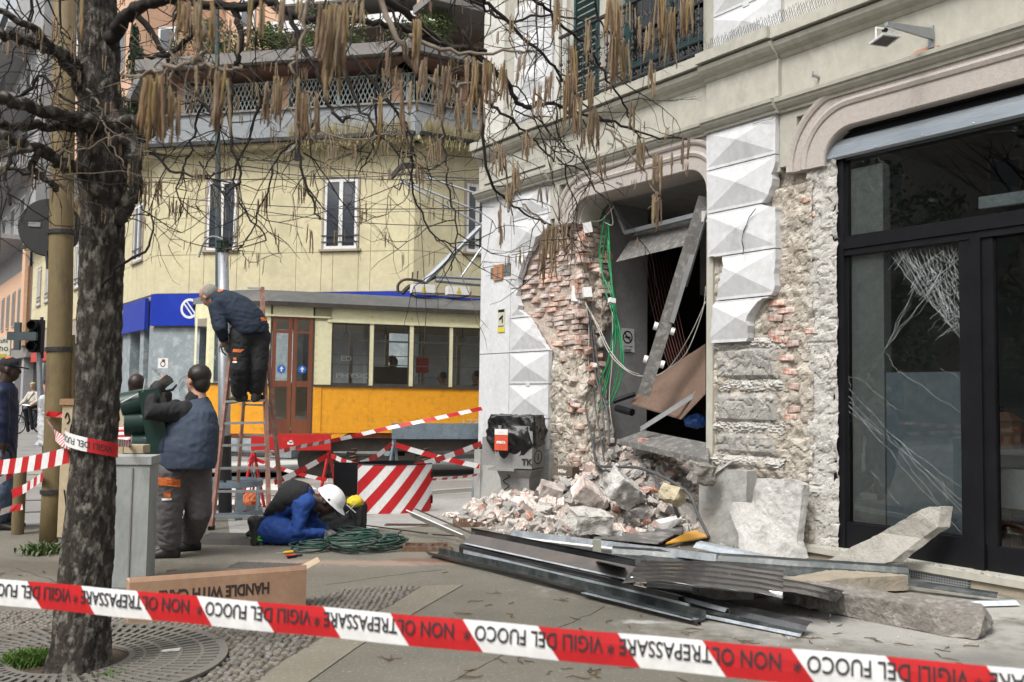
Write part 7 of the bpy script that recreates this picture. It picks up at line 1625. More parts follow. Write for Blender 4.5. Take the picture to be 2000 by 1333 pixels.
# --- pedestrian beyond, and the pale sleeve beside the pole
PD=thing('person','distant grey haired pedestrian in dark clothes behind the cyclist','person',Gv(74,838,-.125)); g=Gv(74,838,-.125); b_=MB(); hc=g+Z_*1.62; head(b_,hc,(.3,-1,0),Z_); [limb(b_,q,[.06,.06,.05]) for q in ([hc,g+Z_*1.2,g+Z_*.9],[g+Z_*.9+X_*.1,g+X_*.1+Z_*.5,g+X_*.1+Z_*.1],[g+Z_*.9-X_*.1,g-X_*.1+Z_*.5,g-X_*.1+Z_*.1])]; remesh(b_,'body',.022,m_skin,PD); mb=MB(); body(mb,[(g+Z_*1.45,X_*.18,Vector((0,.1,0))),(g+Z_*1.1,X_*.22,Vector((0,.14,0))),(g+Z_*.75,X_*.22,Vector((0,.15,0)))]); [limb(mb,[g+Z_*1.4+X_*k,g+Z_*1.1+X_*k*1.3,g+Z_*.85+X_*k*1.2],[.07,.06,.05]) for k in (-.2,.2)]; remesh(mb,'coat',.022,m_greyc,PD); mb=MB(); [limb(mb,[g+Z_*.85+X_*k,g+Z_*.45+X_*k,g+Z_*.08+X_*k],[.1,.08,.06]) for k in (-.1,.1)]; remesh(mb,'trousers',.022,m_navy,PD); MB().ell(hc+Z_*.05,(.09,.1,.08)).build('hair',m_hairg,PD)
PW=thing('person','pedestrian in a white padded jacket half hidden behind the rusty pole','person',Gv(98,985)); Y=G(98,985)[1]; b_=MB(); hc=J(101,752,Y); head(b_,hc,(-1,-.2,0),Z_); limb(b_,[hc,J(100,800,Y),J(100,880,Y)],[.06,.08,.08]); aL=J(96,980,Y);aR=J(104,980,Y+.15); aL.z=aR.z=-.04; limb(b_,[J(100,880,Y),J(98,930,Y),aL],[.07,.06,.05]); limb(b_,[J(100,880,Y),J(103,930,Y+.1),aR],[.07,.06,.05]); remesh(b_,'body',.018,m_skin,PW)
mb=MB(); body(mb,[(J(100,772,Y),X_*.08,Vector((0,.09,0))),(J(100,785,Y),X_*.12,Vector((0,.2,0))),(J(100,830,Y),X_*.14,Vector((0,.22,0))),(J(100,870,Y),X_*.13,Vector((0,.2,0)))]); limb(mb,[J(98,785,Y-.1),J(90,805,Y-.2),J(84,778,Y-.25)],[.075,.07,.055]); remesh(mb,'padded_jacket',.018,pm('white_padded',(.6,.6,.6),(.5,.5,.52),rough=.6),PW,fold=.014,fs=7,foldz=3); mb=MB(); limb(mb,[J(100,870,Y),J(98,930,Y),aL],[.11,.08,.07]); limb(mb,[J(100,870,Y+.1),J(103,930,Y+.1),aR],[.11,.08,.07]); remesh(mb,'trousers',.018,m_navy,PW); MB().ell(hc+Z_*.04,(.1,.095,.09)).build('hair',m_hairb,PW)
# ---------------------------------------------------------------- inside the broken doorway
ROOM=thing('room_interior','dark gutted room seen through the broken doorway','room',C0,RZF); ROOM['kind']='structure'
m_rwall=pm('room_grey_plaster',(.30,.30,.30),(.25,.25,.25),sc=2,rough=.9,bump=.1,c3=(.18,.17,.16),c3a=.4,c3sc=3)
def rl_(mb,name,mat,par=ROOM,**k): return mb.build(name,mat,par,local=True,**k)
rl_(MB().b2((.05,.5,-.02),(5.62,6.9,.06)),'room_floor',m_slab); rl_(MB().b2((.05,.5,3.98),(5.62,6.9,4.1)),'room_ceiling',m_inner)
rl_(MB().b2((1.95,.5,0),(2.12,1.25,3.98)),'side_wall',m_rwall); rl_(MB().b2((.05,4.6,0),(5.6,4.7,4)),'back_wall',pm('dark_wall',(.035,.033,.032),(.05,.048,.045),sc=2,rough=.9)); rl_(MB().b2((4.47,.45,0),(4.6,3.0,4)),'right_wall',m_rwall)  # back wall in near-black grey, darker than the side walls
rl_(MB().b2((.05,1.3,0),(.15,4.6,4)),'left_wall',pm('dark_wall2',(.06,.058,.055),(.05,.048,.045),sc=2,rough=.9))  # left wall in a similar near-black grey
rl_(MB().b2((2.15,2.2,2.9),(4.5,2.3,3.98)),'ceiling_beam',m_inner)
def IP(px,py,n): s,z=FP(px,py,n); return Vector((s,-n,z))      # facade-local point at depth n (negative = inside)
def IW(px,py,n): return L2W(IP(px,py,n))
# no smoking sign on the side wall (its plane faces the doorway)
def SWp(px,py,s=2.125):
    r=V(ray(px,py)); E3=Vector((EX,EY,0)); k=(s-(CAMP-V(C0)).dot(E3))/r.dot(E3); return CAMP+r*k
T=thing('no_smoking_sign','white no smoking sign on the grey wall inside the broken doorway','sign',SWp(1228,688)); E3=Vector((EX,EY,0)); N3=Vector((NX,NY,0))
a,b,c,d=[SWp(*q) for q in ((1214,687),(1239,689),(1238,643),(1214,641))]; MB().prism([a,b,c,d],E3*.006).build('plate',m_wwhite,T)
cc=SWp(1226,659,2.134); rd=.085; mb=MB(); U_=-N3; 
ringv=lambda r,o=0:[cc+E3*o+U_*(r*cos(t*pi/12))+Z_*(r*sin(t*pi/12)) for t in range(24)]
mb.add(ringv(rd)+ringv(rd*.78),[(k,(k+1)%24,24+(k+1)%24,24+k) for k in range(24)]); mb.bar(cc-U_*.06+Z_*.06,cc+U_*.06-Z_*.06,.014,.004,up=E3); mb.bar(cc-U_*.05+E3*.002,cc+U_*.045+E3*.002,.018,.004,up=E3); text_on(mb,'VIETATO FUMARE',cc-U_*.085-Z_*.135,U_,Z_,.025,width=.17); 
for k in range(3): mb.bar(cc-U_*.06-Z_*(.16+k*.02),cc+U_*.06-Z_*(.16+k*.02),.005,.003,up=E3)
mb.build('symbol',m_black,T)
# fallen shutter box, leaning steel beam
m_dustm=pm('dusty_sheet_metal',(.22,.215,.205),(.14,.135,.13),sc=5,rough=.6,metal=.3,bump=.15,bsc=20,c3=(.32,.31,.29),c3a=.7,c3sc=14)
T=thing('shutter_box','bent dusty shutter housing hanging under the arch of the broken doorway','shutter box',IW(1290,500,-.4)); q=[IW(1203,512,-.35),IW(1345,478,-.2),IW(1362,425,-.5),IW(1242,452,-.7)]; MB().prism(q,N3*-.02+Z_*.01).build('front_plate',m_dustm,T); MB().prism([q[3],q[2],q[2]+Z_*.03-N3*.1,q[3]+Z_*.03-N3*.1],Z_*.01).build('top_edge',m_dustm,T); MB().bar(IW(1200,400,-.5),IW(1222,455,-.5),.05,.04).build('hanger',m_galv,T)
MB().bar(IW(1222,455,-.5),IW(1362,420,-.3),.05,.05).build('lower_lip',m_galv,T)
T=thing('steel_beam','long grey steel channel leaning diagonally across the broken doorway','beam',IW(1256,770,-.05)); p,q=IW(1377,385,-.25),IW(1257,772,.02); d=(q-p).normalized(); sdb=d.cross(CAMP-p).normalized(); nb_=sdb.cross(d)
def chan(p,q,w,h,t,up,name,mat,par,flip=1):
    p,q=V(p),V(q); d=(q-p).normalized(); up=V(up); up=(up-d*up.dot(d)).normalized(); s=d.cross(up)
    pr=[(-w/2,0),(w/2,0),(w/2,h*flip),(w/2-t,h*flip),(w/2-t,t*flip),(-w/2+t,t*flip),(-w/2+t,h*flip),(-w/2,h*flip)]
    mb=MB(); mb.loft([[e+s*x+up*y for x,y in pr] for e in (p,q)]); return mb.build(name,mat,par)
chan(p,q,.14,.07,.008,-nb_,'channel',m_dustm,T); MB().bar(p.lerp(q,.28)+sdb*-.055+nb_*.02,p.lerp(q,.62)+sdb*-.06+nb_*.02,.05,.03,up=nb_).build('bright_strip',m_alu,T)
for k in (.66,.83): 
    for sg in (-1,1): MB().tube([p.lerp(q,k)+sdb*(.075*sg)-nb_*.03,p.lerp(q,k)+sdb*(.12*sg)-nb_*.03],.045,14).build('porcelain_fitting',m_whitep,T)
MB().box(p.lerp(q,.09)+sdb*-.06,(.07,.05,.12)).build('bracket_tab',m_whitep,T)
T=thing('shutter_guide','narrow metal guide rail hanging beside the right jamb of the doorway','rail',IW(1380,400,.0)); MB().bar(IW(1383,410,-.02),IW(1340,560,-.25),.02,.02).build('rail',m_galv,T)
o=MB(); o.prism([IW(1232,790,-.5),IW(1330,820,-.3),IW(1378,770,-.3),IW(1378,675,-.8),IW(1270,745,-.9)],(0,0,.02)); o.build('brown_board',pm('brown_fibreboard',(.19,.125,.092),(.15,.10,.075),sc=3,rough=.9),label='large broken brown board sloping up inside the doorway',cat='board')
T=MB(); T.bar(IW(1250,842,.05),IW(1378,762,-.5),.05,.02); T.bar(IW(1252,838,.05),IW(1379,757,-.5),.006,.05); T.build('aluminium_angle',m_alu,label='bright aluminium angle bar lying across the rubble inside',cat='metal bar')
o=MB(); o.prism([IW(1205,862,.1),IW(1384,905,.25),IW(1384,868,-.1),IW(1258,843,-.25)],(0,0,.012)); o.bar(IW(1205,862,.1),IW(1384,905,.25),.01,.06); o.build('door_lintel_sheet',m_dustm,label='long grey metal sheet jutting over the top of the rubble heap',cat='metal sheet')
T=thing('blue_bag','crumpled blue plastic bag on the rubble inside the doorway','bag',IW(1358,832,-.5)); mb=MB(); mb.ell(IW(1358,822,-.5),(.13,.1,.08)); remesh(mb,'bag_body',.012,pm('blue_plastic',(.03,.12,.4),(.02,.08,.3),rough=.4),T,fold=.03,fs=14)
T=thing('camera_fitting','black tubular fitting lying on the debris inside the doorway','fitting',IW(1225,805,-.3)); MB().tube([IW(1205,798,-.3),IW(1235,806,-.3)],.045,12).build('tube',m_black,T); MB().tube([IW(1198,785,-.35),IW(1240,770,-.5)],.03,8).build('arm',m_black,T)
# cables hanging in the doorway
m_wg=pm('green_wire',(.03,.33,.13),(.02,.25,.1),rough=.45,bump=0); m_ww=pm('white_wire',(.5,.49,.44),(.42,.41,.37),rough=.5,bump=0); m_wk=pm('grey_conduit',(.09,.09,.095),(.06,.06,.065),rough=.6,bump=0)
def hang(pts,ns,r,mat,name,label,cat='cable',grp=None): 
    P=[IW(x,y,n) for (x,y),n in zip(pts,ns)]; o=MB().tube(spline(P,6),r,6).build(name,mat,label=label,cat=cat,group=grp,smooth=True); return o
R5=random.Random(8)
gp=[[(1185,440),(1176,500),(1182,560),(1198,610),(1210,680),(1200,760),(1180,800)],[(1188,440),(1186,500),(1196,560),(1204,640),(1196,700),(1185,740),(1168,800)],[(1190,430),(1192,520),(1202,590),(1216,680),(1212,740),(1190,790)],[(1180,420),(1172,490),(1180,540),(1196,580),(1202,660),(1190,730),(1172,806)],[(1186,470),(1196,560),(1199,620),(1190,700),(1170,750)]]
GW=['green cable bowing furthest right down the doorway','green cable straight down to the rubble edge','green cable with a loop near the light wall','green cable nearest the brick edge','short green cable ending above the rubble']
for k,pts in enumerate(gp*2):
    P=[(x+R5.uniform(-3,3),y) for x,y in pts]; hang(P,[-.42+.02*k]*len(P),.0065,m_wg,'green_cable','green electric cable hanging down the left side of the broken doorway',grp='green cables in the doorway')
wp=[([(1140,430),(1138,500),(1130,560),(1136,590)],'white cable from the upper box to the hanging junction boxes'),([(1150,470),(1146,520),(1142,560),(1140,590)],'second white cable above the junction boxes'),([(1138,585),(1160,625),(1190,690),(1225,725),(1255,735),(1300,725),(1345,660),(1378,590)],'long white cable swagging right across the doorway'),([(1141,588),(1166,632),(1192,685),(1222,720),(1250,732)],'white cable swagging beside the long one'),([(1144,590),(1150,640),(1150,720),(1156,800),(1170,850)],'white cable dropping straight past the brick edge'),([(1196,610),(1196,700),(1190,780),(1198,850)],'pale cable hanging right of the green cables'),([(1150,432),(1175,430),(1200,402)],'pale cable arching under the arch'),([(1180,434),(1196,440),(1195,418),(1190,400)],'short pale cable loop under the arch'),([(1300,725),(1340,690),(1372,610),(1378,560)],'pale cable rising to the right jamb')]
for pts,l in wp: hang(pts,[-.25 if x<1230 else -.4 for x,y in pts],.006,m_ww,'white_cable',l)
cp=[([(1140,590),(1138,700),(1137,760),(1150,830),(1165,900)],'dark conduit along the broken brick edge'),([(1148,600),(1150,700),(1160,780),(1172,850),(1180,900)],'dark conduit curving to the rubble'),([(1152,620),(1165,740),(1185,800),(1190,870)],'thick dark conduit right of the brick edge'),([(1158,640),(1166,700),(1176,790),(1182,860)],'dark conduit between two thicker ones'),([(1160,850),(1165,905),(1200,912),(1250,915),(1300,935),(1345,965),(1365,1010),(1385,1050)],'grey flexible conduit arching over the rubble heap to the right'),([(1175,850),(1180,880),(1205,908),(1230,912)],'short grey conduit on top of the rubble'),([(1270,915),(1285,945),(1310,975),(1325,1010)],'dark flat strip crossing the rubble'),([(1195,930),(1255,900),(1247,800)],'thin wire rising from the rubble')]
for i,(pts,l) in enumerate(cp): hang(pts,[-.3,-.28,-.2,0,.2,.4,.45,.5][:len(pts)] if i in (0,1,2,3,5,7) else [.0,.2,.45,.6,.7,.75,.75,.75][:len(pts)],(.011,.011,.016,.011,.016,.013,.016,.003)[i],m_wk,'conduit',l)
for (x,y,l,sx,sz) in ((1148,445,'white junction box under the left end of the arch',.11,.13),(1124,575,'left cream junction box dangling on cables',.10,.20),(1147,572,'right white junction box dangling on cables',.11,.13),(1195,588,'small white connector on the green cables',.08,.06)):
    c=IW(x,y,-.15); T=thing('junction_box',l,'junction box',c); MB().box(c,(sx,.06,sz),Euler((U(-.2,.2),U(-.3,.3),U(-.3,.3))).to_matrix()).build('casing',m_whitep,T); MB().tube([c,c+Vector((.02,0,-sz*.7))],.012,6).build('gland',m_ww,T)
for k in range(9):
    x=1250+k*7; hang([(x,480+k*3),(x+28,620+k*4),(x+70,760+k*6)],[-1.2,-1.0,-.8],.004,pm('rust_wire',(.16,.06,.05),rough=.7,bump=0),'ceiling_wire','thin rusty wire hanging from the room ceiling behind the beam',grp='rusty ceiling wires')
for (x,y,sz,l) in ((1175,668,.12,'white plaster lump stuck on the inner brick edge'),(1165,598,.10,'pale mortar lump at the broken inner corner'),(1160,795,.09,'mortar lump hanging low on the torn wall')):
    me=rockmesh('mortar_lump',m_rub2,x,1,1,1,24,.1); o=place('mortar_lump',me,None,IW(x,y,-.42),(1,2,3),(sz*1.5,sz*1.5,sz*1.8),label=l,cat='mortar lump')
hang([(1093,909),(1100,912),(1120,911)],[.35,.35,.35],.001,m_wk,'thin_tag','unused','tag') if False else None
o=MB(); a=IP(1092,925,.30); o.box(L2W(a+Vector((.13,0,.04))),(.30,.14,.11),Matrix.Rotation(RZF+.25,3,'Z')); o.build('brown_block',pm('brown_block',(.13,.105,.08),(.1,.08,.06),rough=.8),label='dark brown block stamped with pale letters at the left of the rubble',cat='block')
t=MB(); q=Matrix.Rotation(RZF+.25,3,'Z'); text_on(t,'Miller',L2W(a+Vector((.13,0,.04)))+q@Vector((-.06,-.073,-.02)),q@Vector((1,0,0)),(0,0,1),.045,width=.13,bold=.002)
blk=[o for o in COL.objects if o.name=='brown_block'][0]; t2=MB(); t2.v=[v-blk.location for v in t.v]; t2.f=t.f; t2.m=t.m; t2.build('lettering',m_wwhite,blk,local=True)
# ---------------------------------------------------------------- rubble heap
def heap(s,n):
    a=math.exp(-(((s-3.0)/1.05)**4)); 
    if n<0: h=.78 if n<-.6 else .78+n*.05
    h=.90/(1+math.exp((n-.32)/.27)) if n>-.9 else .90
    h=h*a+.16*math.exp(-(((s-2.6)/1.25)**2+((n-.95)/.55)**2))+.13*math.exp(-(((s-1.75)/.5)**2+((n-.75)/.4)**2))
    h*=1-.38*math.exp(-(((s-4.15)/.5)**2+((n-.3)/.5)**2))
    return h
m_rubp=pm('pinkish_rubble',(.46,.36,.32),(.38,.28,.24),sc=6,rough=1,bump=.6,bsc=50,c3=(.66,.61,.56),c3a=.9,c3sc=6,c3lo=.42,rnd=.2,dist=.01)
m_rubg=pm('grey_rubble',(.42,.40,.37),(.34,.32,.30),sc=6,rough=1,bump=.7,bsc=50,c3=(.60,.57,.52),c3a=.7,c3sc=8,rnd=.25,dist=.01)
m_rubr=pm('red_rubble',(.40,.20,.155),(.46,.27,.22),sc=6,rough=1,bump=.6,bsc=50,c3=(.6,.5,.44),c3a=.7,c3sc=9,c3lo=.5,rnd=.2,dist=.01)
mb=MB(); mb.grid(lambda u,v:(1.55+3.1*u,-(-1.6+3.2*v),heap(1.55+3.1*u,-1.6+3.2*v)*.93-.06+.05*fbm((u*12,v*12,0),1,4)),110,110)
o=mb.build('rubble',m_rubg,FAC,local=True,recalc=False,kind='stuff'); o.parent=None; o.location=C0; o.rotation_euler=(0,0,RZF); o['label']='fine grey rubble and mortar dust under the fallen bricks'
rmesh={}
for key,mat in (('p',m_rubp),('g',m_rubg),('r',m_rubr)):
    rmesh[key]=[rockfine('rubble_piece',mat,100+i+ord(key)) for i in range(7)]
bigger=[]; small=MB(); R6=random.Random(21)
kind={'p':('broken_brick','pale pinkish broken brick coated in mortar in the rubble heap','pinkish broken bricks'),'g':('concrete_lump','grey angular lump of mortar or concrete in the rubble heap','grey lumps in the rubble heap'),'r':('red_brick_piece','reddish brick fragment lying in the rubble heap','red brick fragments')}
cnt=0
for k in range(1900):
    s=R6.uniform(1.6,4.42); n=R6.uniform(-1.1,1.45) ; h=heap(s,n)
    if h<.07 and R6.random()<.75: continue
    if n>0 and s>4.3: continue
    big=cnt<520 and R6.random()<.55 and h>.05
    key=R6.choices('pgr',(5,4,1.2))[0]
    if big:
        cnt+=1; L=R6.uniform(.08,.21); nm,lb,gp_=kind[key]; p=L2W((s,-n,h+R6.uniform(-.02,.025)))
        place(nm,R6.choice(rmesh[key]),None,p,(R6.uniform(-.7,.7),R6.uniform(-.7,.7),R6.uniform(0,6)),(L,L*R6.uniform(.5,.75),L*R6.uniform(.3,.55)),label=lb,cat='brick' if key!='g' else 'rubble lump',group=gp_)
# small debris as stuff
def scatter(name,mat,n,fn,smin,smax,label,seed=1):
    r=random.Random(seed); mb=MB(); base=rockmesh('t',mat,seed,1,1,1,9,.5); bv=[v.co.copy() for v in base.vertices]; bf=[tuple(p.vertices) for p in base.polygons]; bpy.data.meshes.remove(base)
    for _ in range(n):
        q=fn(r)
        if q is None: continue
        s=smin+(smax-smin)*r.random()**2.5; R=Euler((r.uniform(0,6),r.uniform(0,6),r.uniform(0,6))).to_matrix(); sc=Vector((s,s*r.uniform(.5,1),s*r.uniform(.4,.8)))
        mb.add([R@Vector((v.x*sc.x,v.y*sc.y,v.z*sc.z))+q for v in bv],bf)
    return mb.build(name,mat,None,kind='stuff',label=label,recalc=False)
def f1(r):
    s=r.uniform(1.5,4.45); n=r.uniform(-1.1,1.7); h=heap(s,n)
    return L2W((s,-n,h+.005)) if h>.012 or r.random()<.3 else None
scatter('small_rubble',m_rubp,900,f1,.02,.075,'small pinkish fragments scattered over the rubble heap',31); scatter('small_rubble',m_rubg,900,f1,.015,.06,'small grey fragments scattered over the rubble heap',32)
def f2(r):
    a=r.random()
    if a<.35: g=Gv(r.uniform(1180,1560),r.uniform(1050,1120))
    elif a<.75: g=Gv(r.uniform(1400,2000),r.uniform(1120,1275))
    else: g=Gv(r.uniform(850,1150),r.uniform(1000,1060))
    return g+Vector((0,0,.004))
scatter('ground_grit',m_rubg,600,f2,.006,.03,'fine grey grit scattered on the pavement',33)
def f3(r): s=r.uniform(4.4,7.6); return L2W((s,-(.04+r.uniform(-.02,.06)) if s>5.0 else -.15,.135 if s>5 else .01))
scatter('sill_grit',m_rub2,260,f3,.008,.035,'pale grit lying on the shop sill',34)
def f4(r): return Gv(r.uniform(0,900),r.uniform(1060,1333))+Vector((0,0,.003))
scatter('litter_bits',pm('litter_pale',(.45,.42,.36),(.3,.27,.2)),120,f4,.006,.018,'tiny pale bits of litter on the near pavement',35)
# named big pieces
def bigrock(name,label,cat,px,py,z,size,rot,mat,seed,n=40,boxy=.35,noise_=.03,vox=None):
    c=Gv(px,py); c.z=z; r=random.Random(seed); bm=bmesh.new()
    for i in range(n):
        p=Vector((r.uniform(-1,1),r.uniform(-1,1),r.uniform(-1,1)))
        if r.random()<boxy: p=Vector([math.copysign(r.uniform(.85,1),q) for q in p])
        else:
            m_=max(abs(q) for q in p); p=p/m_*r.uniform(.8,.98)
        bm.verts.new((p.x*size[0]/2,p.y*size[1]/2,p.z*size[2]/2))
    bmesh.ops.convex_hull(bm,input=bm.verts)
    for v in [v for v in bm.verts if not v.link_faces]: bm.verts.remove(v)
    bmesh.ops.triangulate(bm,faces=bm.faces)
    for _ in range(4):
        e=[e for e in bm.edges if e.calc_length()>max(size)*.05]
        if not e: break
        bmesh.ops.subdivide_edges(bm,edges=e,cuts=1); bmesh.ops.triangulate(bm,faces=[f for f in bm.faces if len(f.verts)>3])
    bm.normal_update()
    for v in bm.verts:
        v.co+=v.normal*noise_*(noise.fractal(v.co*9+Vector((seed,0,0)),1,2,4)+.5*noise.noise(v.co*3.1+Vector((seed,4,0))))
    me=bpy.data.meshes.new(name); bm.to_mesh(me); bm.free(); me.materials.append(mat)
    return place(name,me,None,c,rot,label=label,cat=cat)
m_wst=pm('broken_white_stone',(.54,.53,.51),(.42,.41,.39),sc=4,rough=.95,bump=.7,bsc=60,c3=(.20,.195,.185),c3a=.85,c3sc=3.4,c3lo=.50,dist=.007)
m_gst=pm('broken_granite',(.27,.25,.225),(.20,.185,.165),sc=6,rough=.95,bump=1,bsc=50,c3=(.42,.40,.36),c3a=.55,c3sc=12,dist=.018)
m_pst=pm('pale_worn_stone',(.40,.385,.35),(.31,.295,.265),sc=6,rough=.95,bump=.9,bsc=60,c3=(.22,.2,.18),c3a=.5,c3sc=6,c3lo=.55,dist=.01)
def slabpoly(name,label,cat,pts,thick,mat,seed,nz=.02,parent=None):
    """free-standing slab: pts world outline of the front face, extruded by thick; roughened"""
    bm=bmesh.new(); vs=[bm.verts.new(p) for p in pts]; f=bm.faces.new(vs); r=bmesh.ops.extrude_face_region(bm,geom=[f]); 
    for v in [g for g in r['geom'] if isinstance(g,bmesh.types.BMVert)]: v.co+=V(thick)
    bmesh.ops.recalc_face_normals(bm,faces=bm.faces); bmesh.ops.triangulate(bm,faces=bm.faces)
    L=max((v.co-pts[0]).length for v in bm.verts)
    for _ in range(5):
        e=[e for e in bm.edges if e.calc_length()>max(.035,L*.03)]
        if not e: break
        bmesh.ops.subdivide_edges(bm,edges=e,cuts=1); bmesh.ops.triangulate(bm,faces=[f for f in bm.faces if len(f.verts)>3])
    bm.normal_update()
    for v in bm.verts: v.co+=v.normal*nz*(.55*noise.fractal(v.co*14+Vector((seed,0,0)),.7,2,5)+.5*noise.noise(v.co*4+Vector((seed,4,0)))-.5*max(0,.5-abs(noise.noise(v.co*7+Vector((0,seed,0))))*3))
    c=sum((v.co for v in bm.verts),Vector())/len(bm.verts); c.z=min(v.co.z for v in bm.verts)
    for v in bm.verts: v.co-=c
    me=bpy.data.meshes.new(name); bm.to_mesh(me); bm.free(); me.materials.append(mat); o=place(name,me,None,c,label=label,cat=cat); return o
def PF(px,py,n): return IW(px,py,n)
slabpoly('stone_slab','tall white broken stone slab leaning on the torn pilaster base','stone slab',[PF(x,y,n) for x,y,n in ((1478,936,.22),(1545,936,.2),(1569,948,.2),(1563,1000,.24),(1556,1058,.28),(1568,1092,.38),(1470,1096,.42),(1445,1082,.42),(1440,1040,.38),(1424,1000,.32),(1432,982,.30),(1466,984,.26))],-N3*.09,m_wst,1,.013)
slabpoly('stone_slab','pale moulded stone slab propped up diagonally against the shop window','stone slab',[PF(x,y,n) for x,y,n in ((1605,1100,.52),(1720,1040,.40),(1790,1000,.25),(1815,990,.15),(1838,990,.12),(1832,1030,.15),(1800,1052,.22),(1770,1075,.35),(1740,1098,.45),(1690,1108,.52))],-N3*.10+E3*.04,m_pst,2,.010)
q0=Gv(1535,1178); q1=Gv(1935,1238); 
slabpoly('stone_slab','long rough granite slab lying on the pavement at the lower right','stone slab',[Gv(1528,1182)+Vector((0,0,.02)),Gv(1700,1215),Gv(1850,1245),Gv(1910,1252)+Vector((0,0,.01)),Gv(1942,1238)+Vector((0,0,.06)),Gv(1925,1250)+Vector((0,0,.15)),Gv(1800,1235)+Vector((0,0,.16)),Gv(1640,1205)+Vector((0,0,.16)),Gv(1520,1190)+Vector((0,0,.15))],Vector((.10,.26,.015)),m_gst,3,.022)
slabpoly('stone_slab','flat tan stone slab half buried under the long metal sheets','stone slab',[Gv(1560,1175)+Vector((0,0,.02)),Gv(1775,1158)+Vector((0,0,.02)),Gv(1775,1158)+Vector((0,0,.13)),Gv(1640,1168)+Vector((0,0,.14)),Gv(1560,1175)+Vector((0,0,.11))],Vector((.02,.35,0)),m_sill,4,.008)
slabpoly('stone_slab','small pale slab wedged beneath the propped stone','stone slab',[Gv(1640,1118)+Vector((0,0,.0)),Gv(1755,1115)+Vector((0,0,.0)),Gv(1755,1115)+Vector((0,0,.08)),Gv(1740,1112)+Vector((0,0,.12)),Gv(1650,1115)+Vector((0,0,.10))],Vector((.02,.2,0)),m_wst,6,.012)
bigrock('stone_chunk','pale broken stone under the ribbed dark sheet','stone',1400,1165,.09,(.50,.28,.19),(.1,.05,.2),m_wst,11)
bigrock('stone_chunk','square white faced stone end under the dark sheets','stone',1370,1165,.12,(.24,.2,.17),(.1,.2,.7),m_wst,12)
bigrock('stone_chunk','grey rubble stone in the shadow under the sheets','stone',1490,1160,.06,(.35,.25,.13),(0,.1,.5),m_gst,13)
def hrock(name,label,cat,px,py,n,size,rot,mat,seed,**k):
    o=bigrock(name,label,cat,1000,1100,0,size,rot,mat,seed,**k); o.location=IW(px,py,n); return o
hrock('brick_lump','ragged lump of old brickwork clinging to the inner edge of the torn wall','brickwork',1172,590,-.50,(.36,.25,.85),(.05,.05,RZF),m_mortar,78,boxy=.1,noise_=.05)
hrock('moulding_chunk','large pale grooved moulding chunk in the middle of the rubble heap','moulding',1215,958,.72,(.36,.27,.26),(.5,.5,.6),m_wst,14,boxy=.6)
hrock('yellow_stone','yellowish stone block lying right of the grooved moulding chunk','stone',1312,968,.75,(.34,.22,.17),(.3,.3,1.2),pm('yellow_stone',(.50,.44,.30),(.42,.37,.26),sc=5,rough=.95,bump=.6),15)
hrock('concrete_lump','large grey concrete lump low at the front of the rubble heap','rubble lump',1150,1018,1.25,(.42,.3,.2),(.2,.1,.4),m_rub2,16)
hrock('concrete_lump','rounded dark grey lump at the right end of the heap by the jamb','rubble lump',1370,925,.35,(.2,.2,.2),(.2,.1,.4),m_gst,17)
hrock('white_lump','smooth bright white plaster lump at the left tip of the rubble','plaster lump',1018,984,.95,(.20,.17,.17),(.2,.1,.4),pm('bright_plaster',(.78,.78,.77),(.72,.72,.71),rough=.9,bump=.2),18,noise_=.012,boxy=0)
hrock('broken_brick','large pink brick chunk standing on edge left of the heap top','brick',1145,962,.85,(.26,.18,.2),(.6,.5,.4),m_rubp,19,boxy=.7,noise_=.012)
hrock('broken_brick','reddish brick pair jutting out beside the white plaster lump','brick',1075,958,.75,(.26,.16,.14),(.4,.3,.2),m_rubp,20,boxy=.7,noise_=.012)
hrock('broken_brick','flat pinkish masonry chunk in front of the torn wall foot','brick',1045,985,.85,(.34,.2,.16),(.2,.2,.9),m_rubp,22,boxy=.5,noise_=.015)
hrock('brick_block','red brick sitting on the grey metal sheet inside the doorway','brick',1258,862,.0,(.13,.08,.07),(.1,.0,.5),m_rubr,23,boxy=.9,noise_=.004)
# dark board, white chunk, yellow plank
m_dboard=pm('dusty_dark_board',(.10,.098,.096),(.16,.155,.15),sc=3,rough=.7,bump=.1,c3=(.32,.31,.30),c3a=.7,c3sc=6)
o=MB(); o.prism([Gv(1184,1040)+Z_*.10,Gv(1332,1062)+Z_*.08,Gv(1335,1040)+Z_*.13,Gv(1225,1010)+Z_*.22],Z_*.02); o.build('dark_panel',m_dboard,label='dusty dark panel with a bolt hole lying at the foot of the heap',cat='panel')
o=MB(); o.prism([Gv(1160,1066)+Z_*.07,Gv(1285,1076)+Z_*.06,Gv(1330,1055)+Z_*.08,Gv(1190,1040)+Z_*.09],Z_*.012); o.build('dark_panel',m_dboard,label='second dusty dark panel below the one with a hole',cat='panel')
bigrock('white_lump','angular white plaster piece on the dusty dark panel','plaster lump',1306,1052,.16,(.26,.14,.09),(.1,-.2,.3),pm('bright_plaster',rough=.9,c1=(.7,.7,.7)),24,noise_=.006)
m_yw=pm('yellow_orange_paint',(.75,.38,.04),(.68,.34,.05),sc=4,rough=.6,c3=(.6,.5,.35),c3a=.4,c3sc=6)
o=MB(); o.prism([Gv(1300,1072)+Z_*.04,Gv(1385,1062)+Z_*.06,Gv(1390,1048)+Z_*.09,Gv(1340,1058)+Z_*.08],Z_*.015); o.build('yellow_plank',m_yw,label='yellow orange painted plank by the right jamb of the doorway',cat='plank')
o=MB(); o.bar(Gv(1072,1040)+Z_*.05,Gv(1105,1044)+Z_*.03,.04,.02); o.build('yellow_scrap',m_yw,label='small yellow scrap at the front of the rubble',cat='scrap')
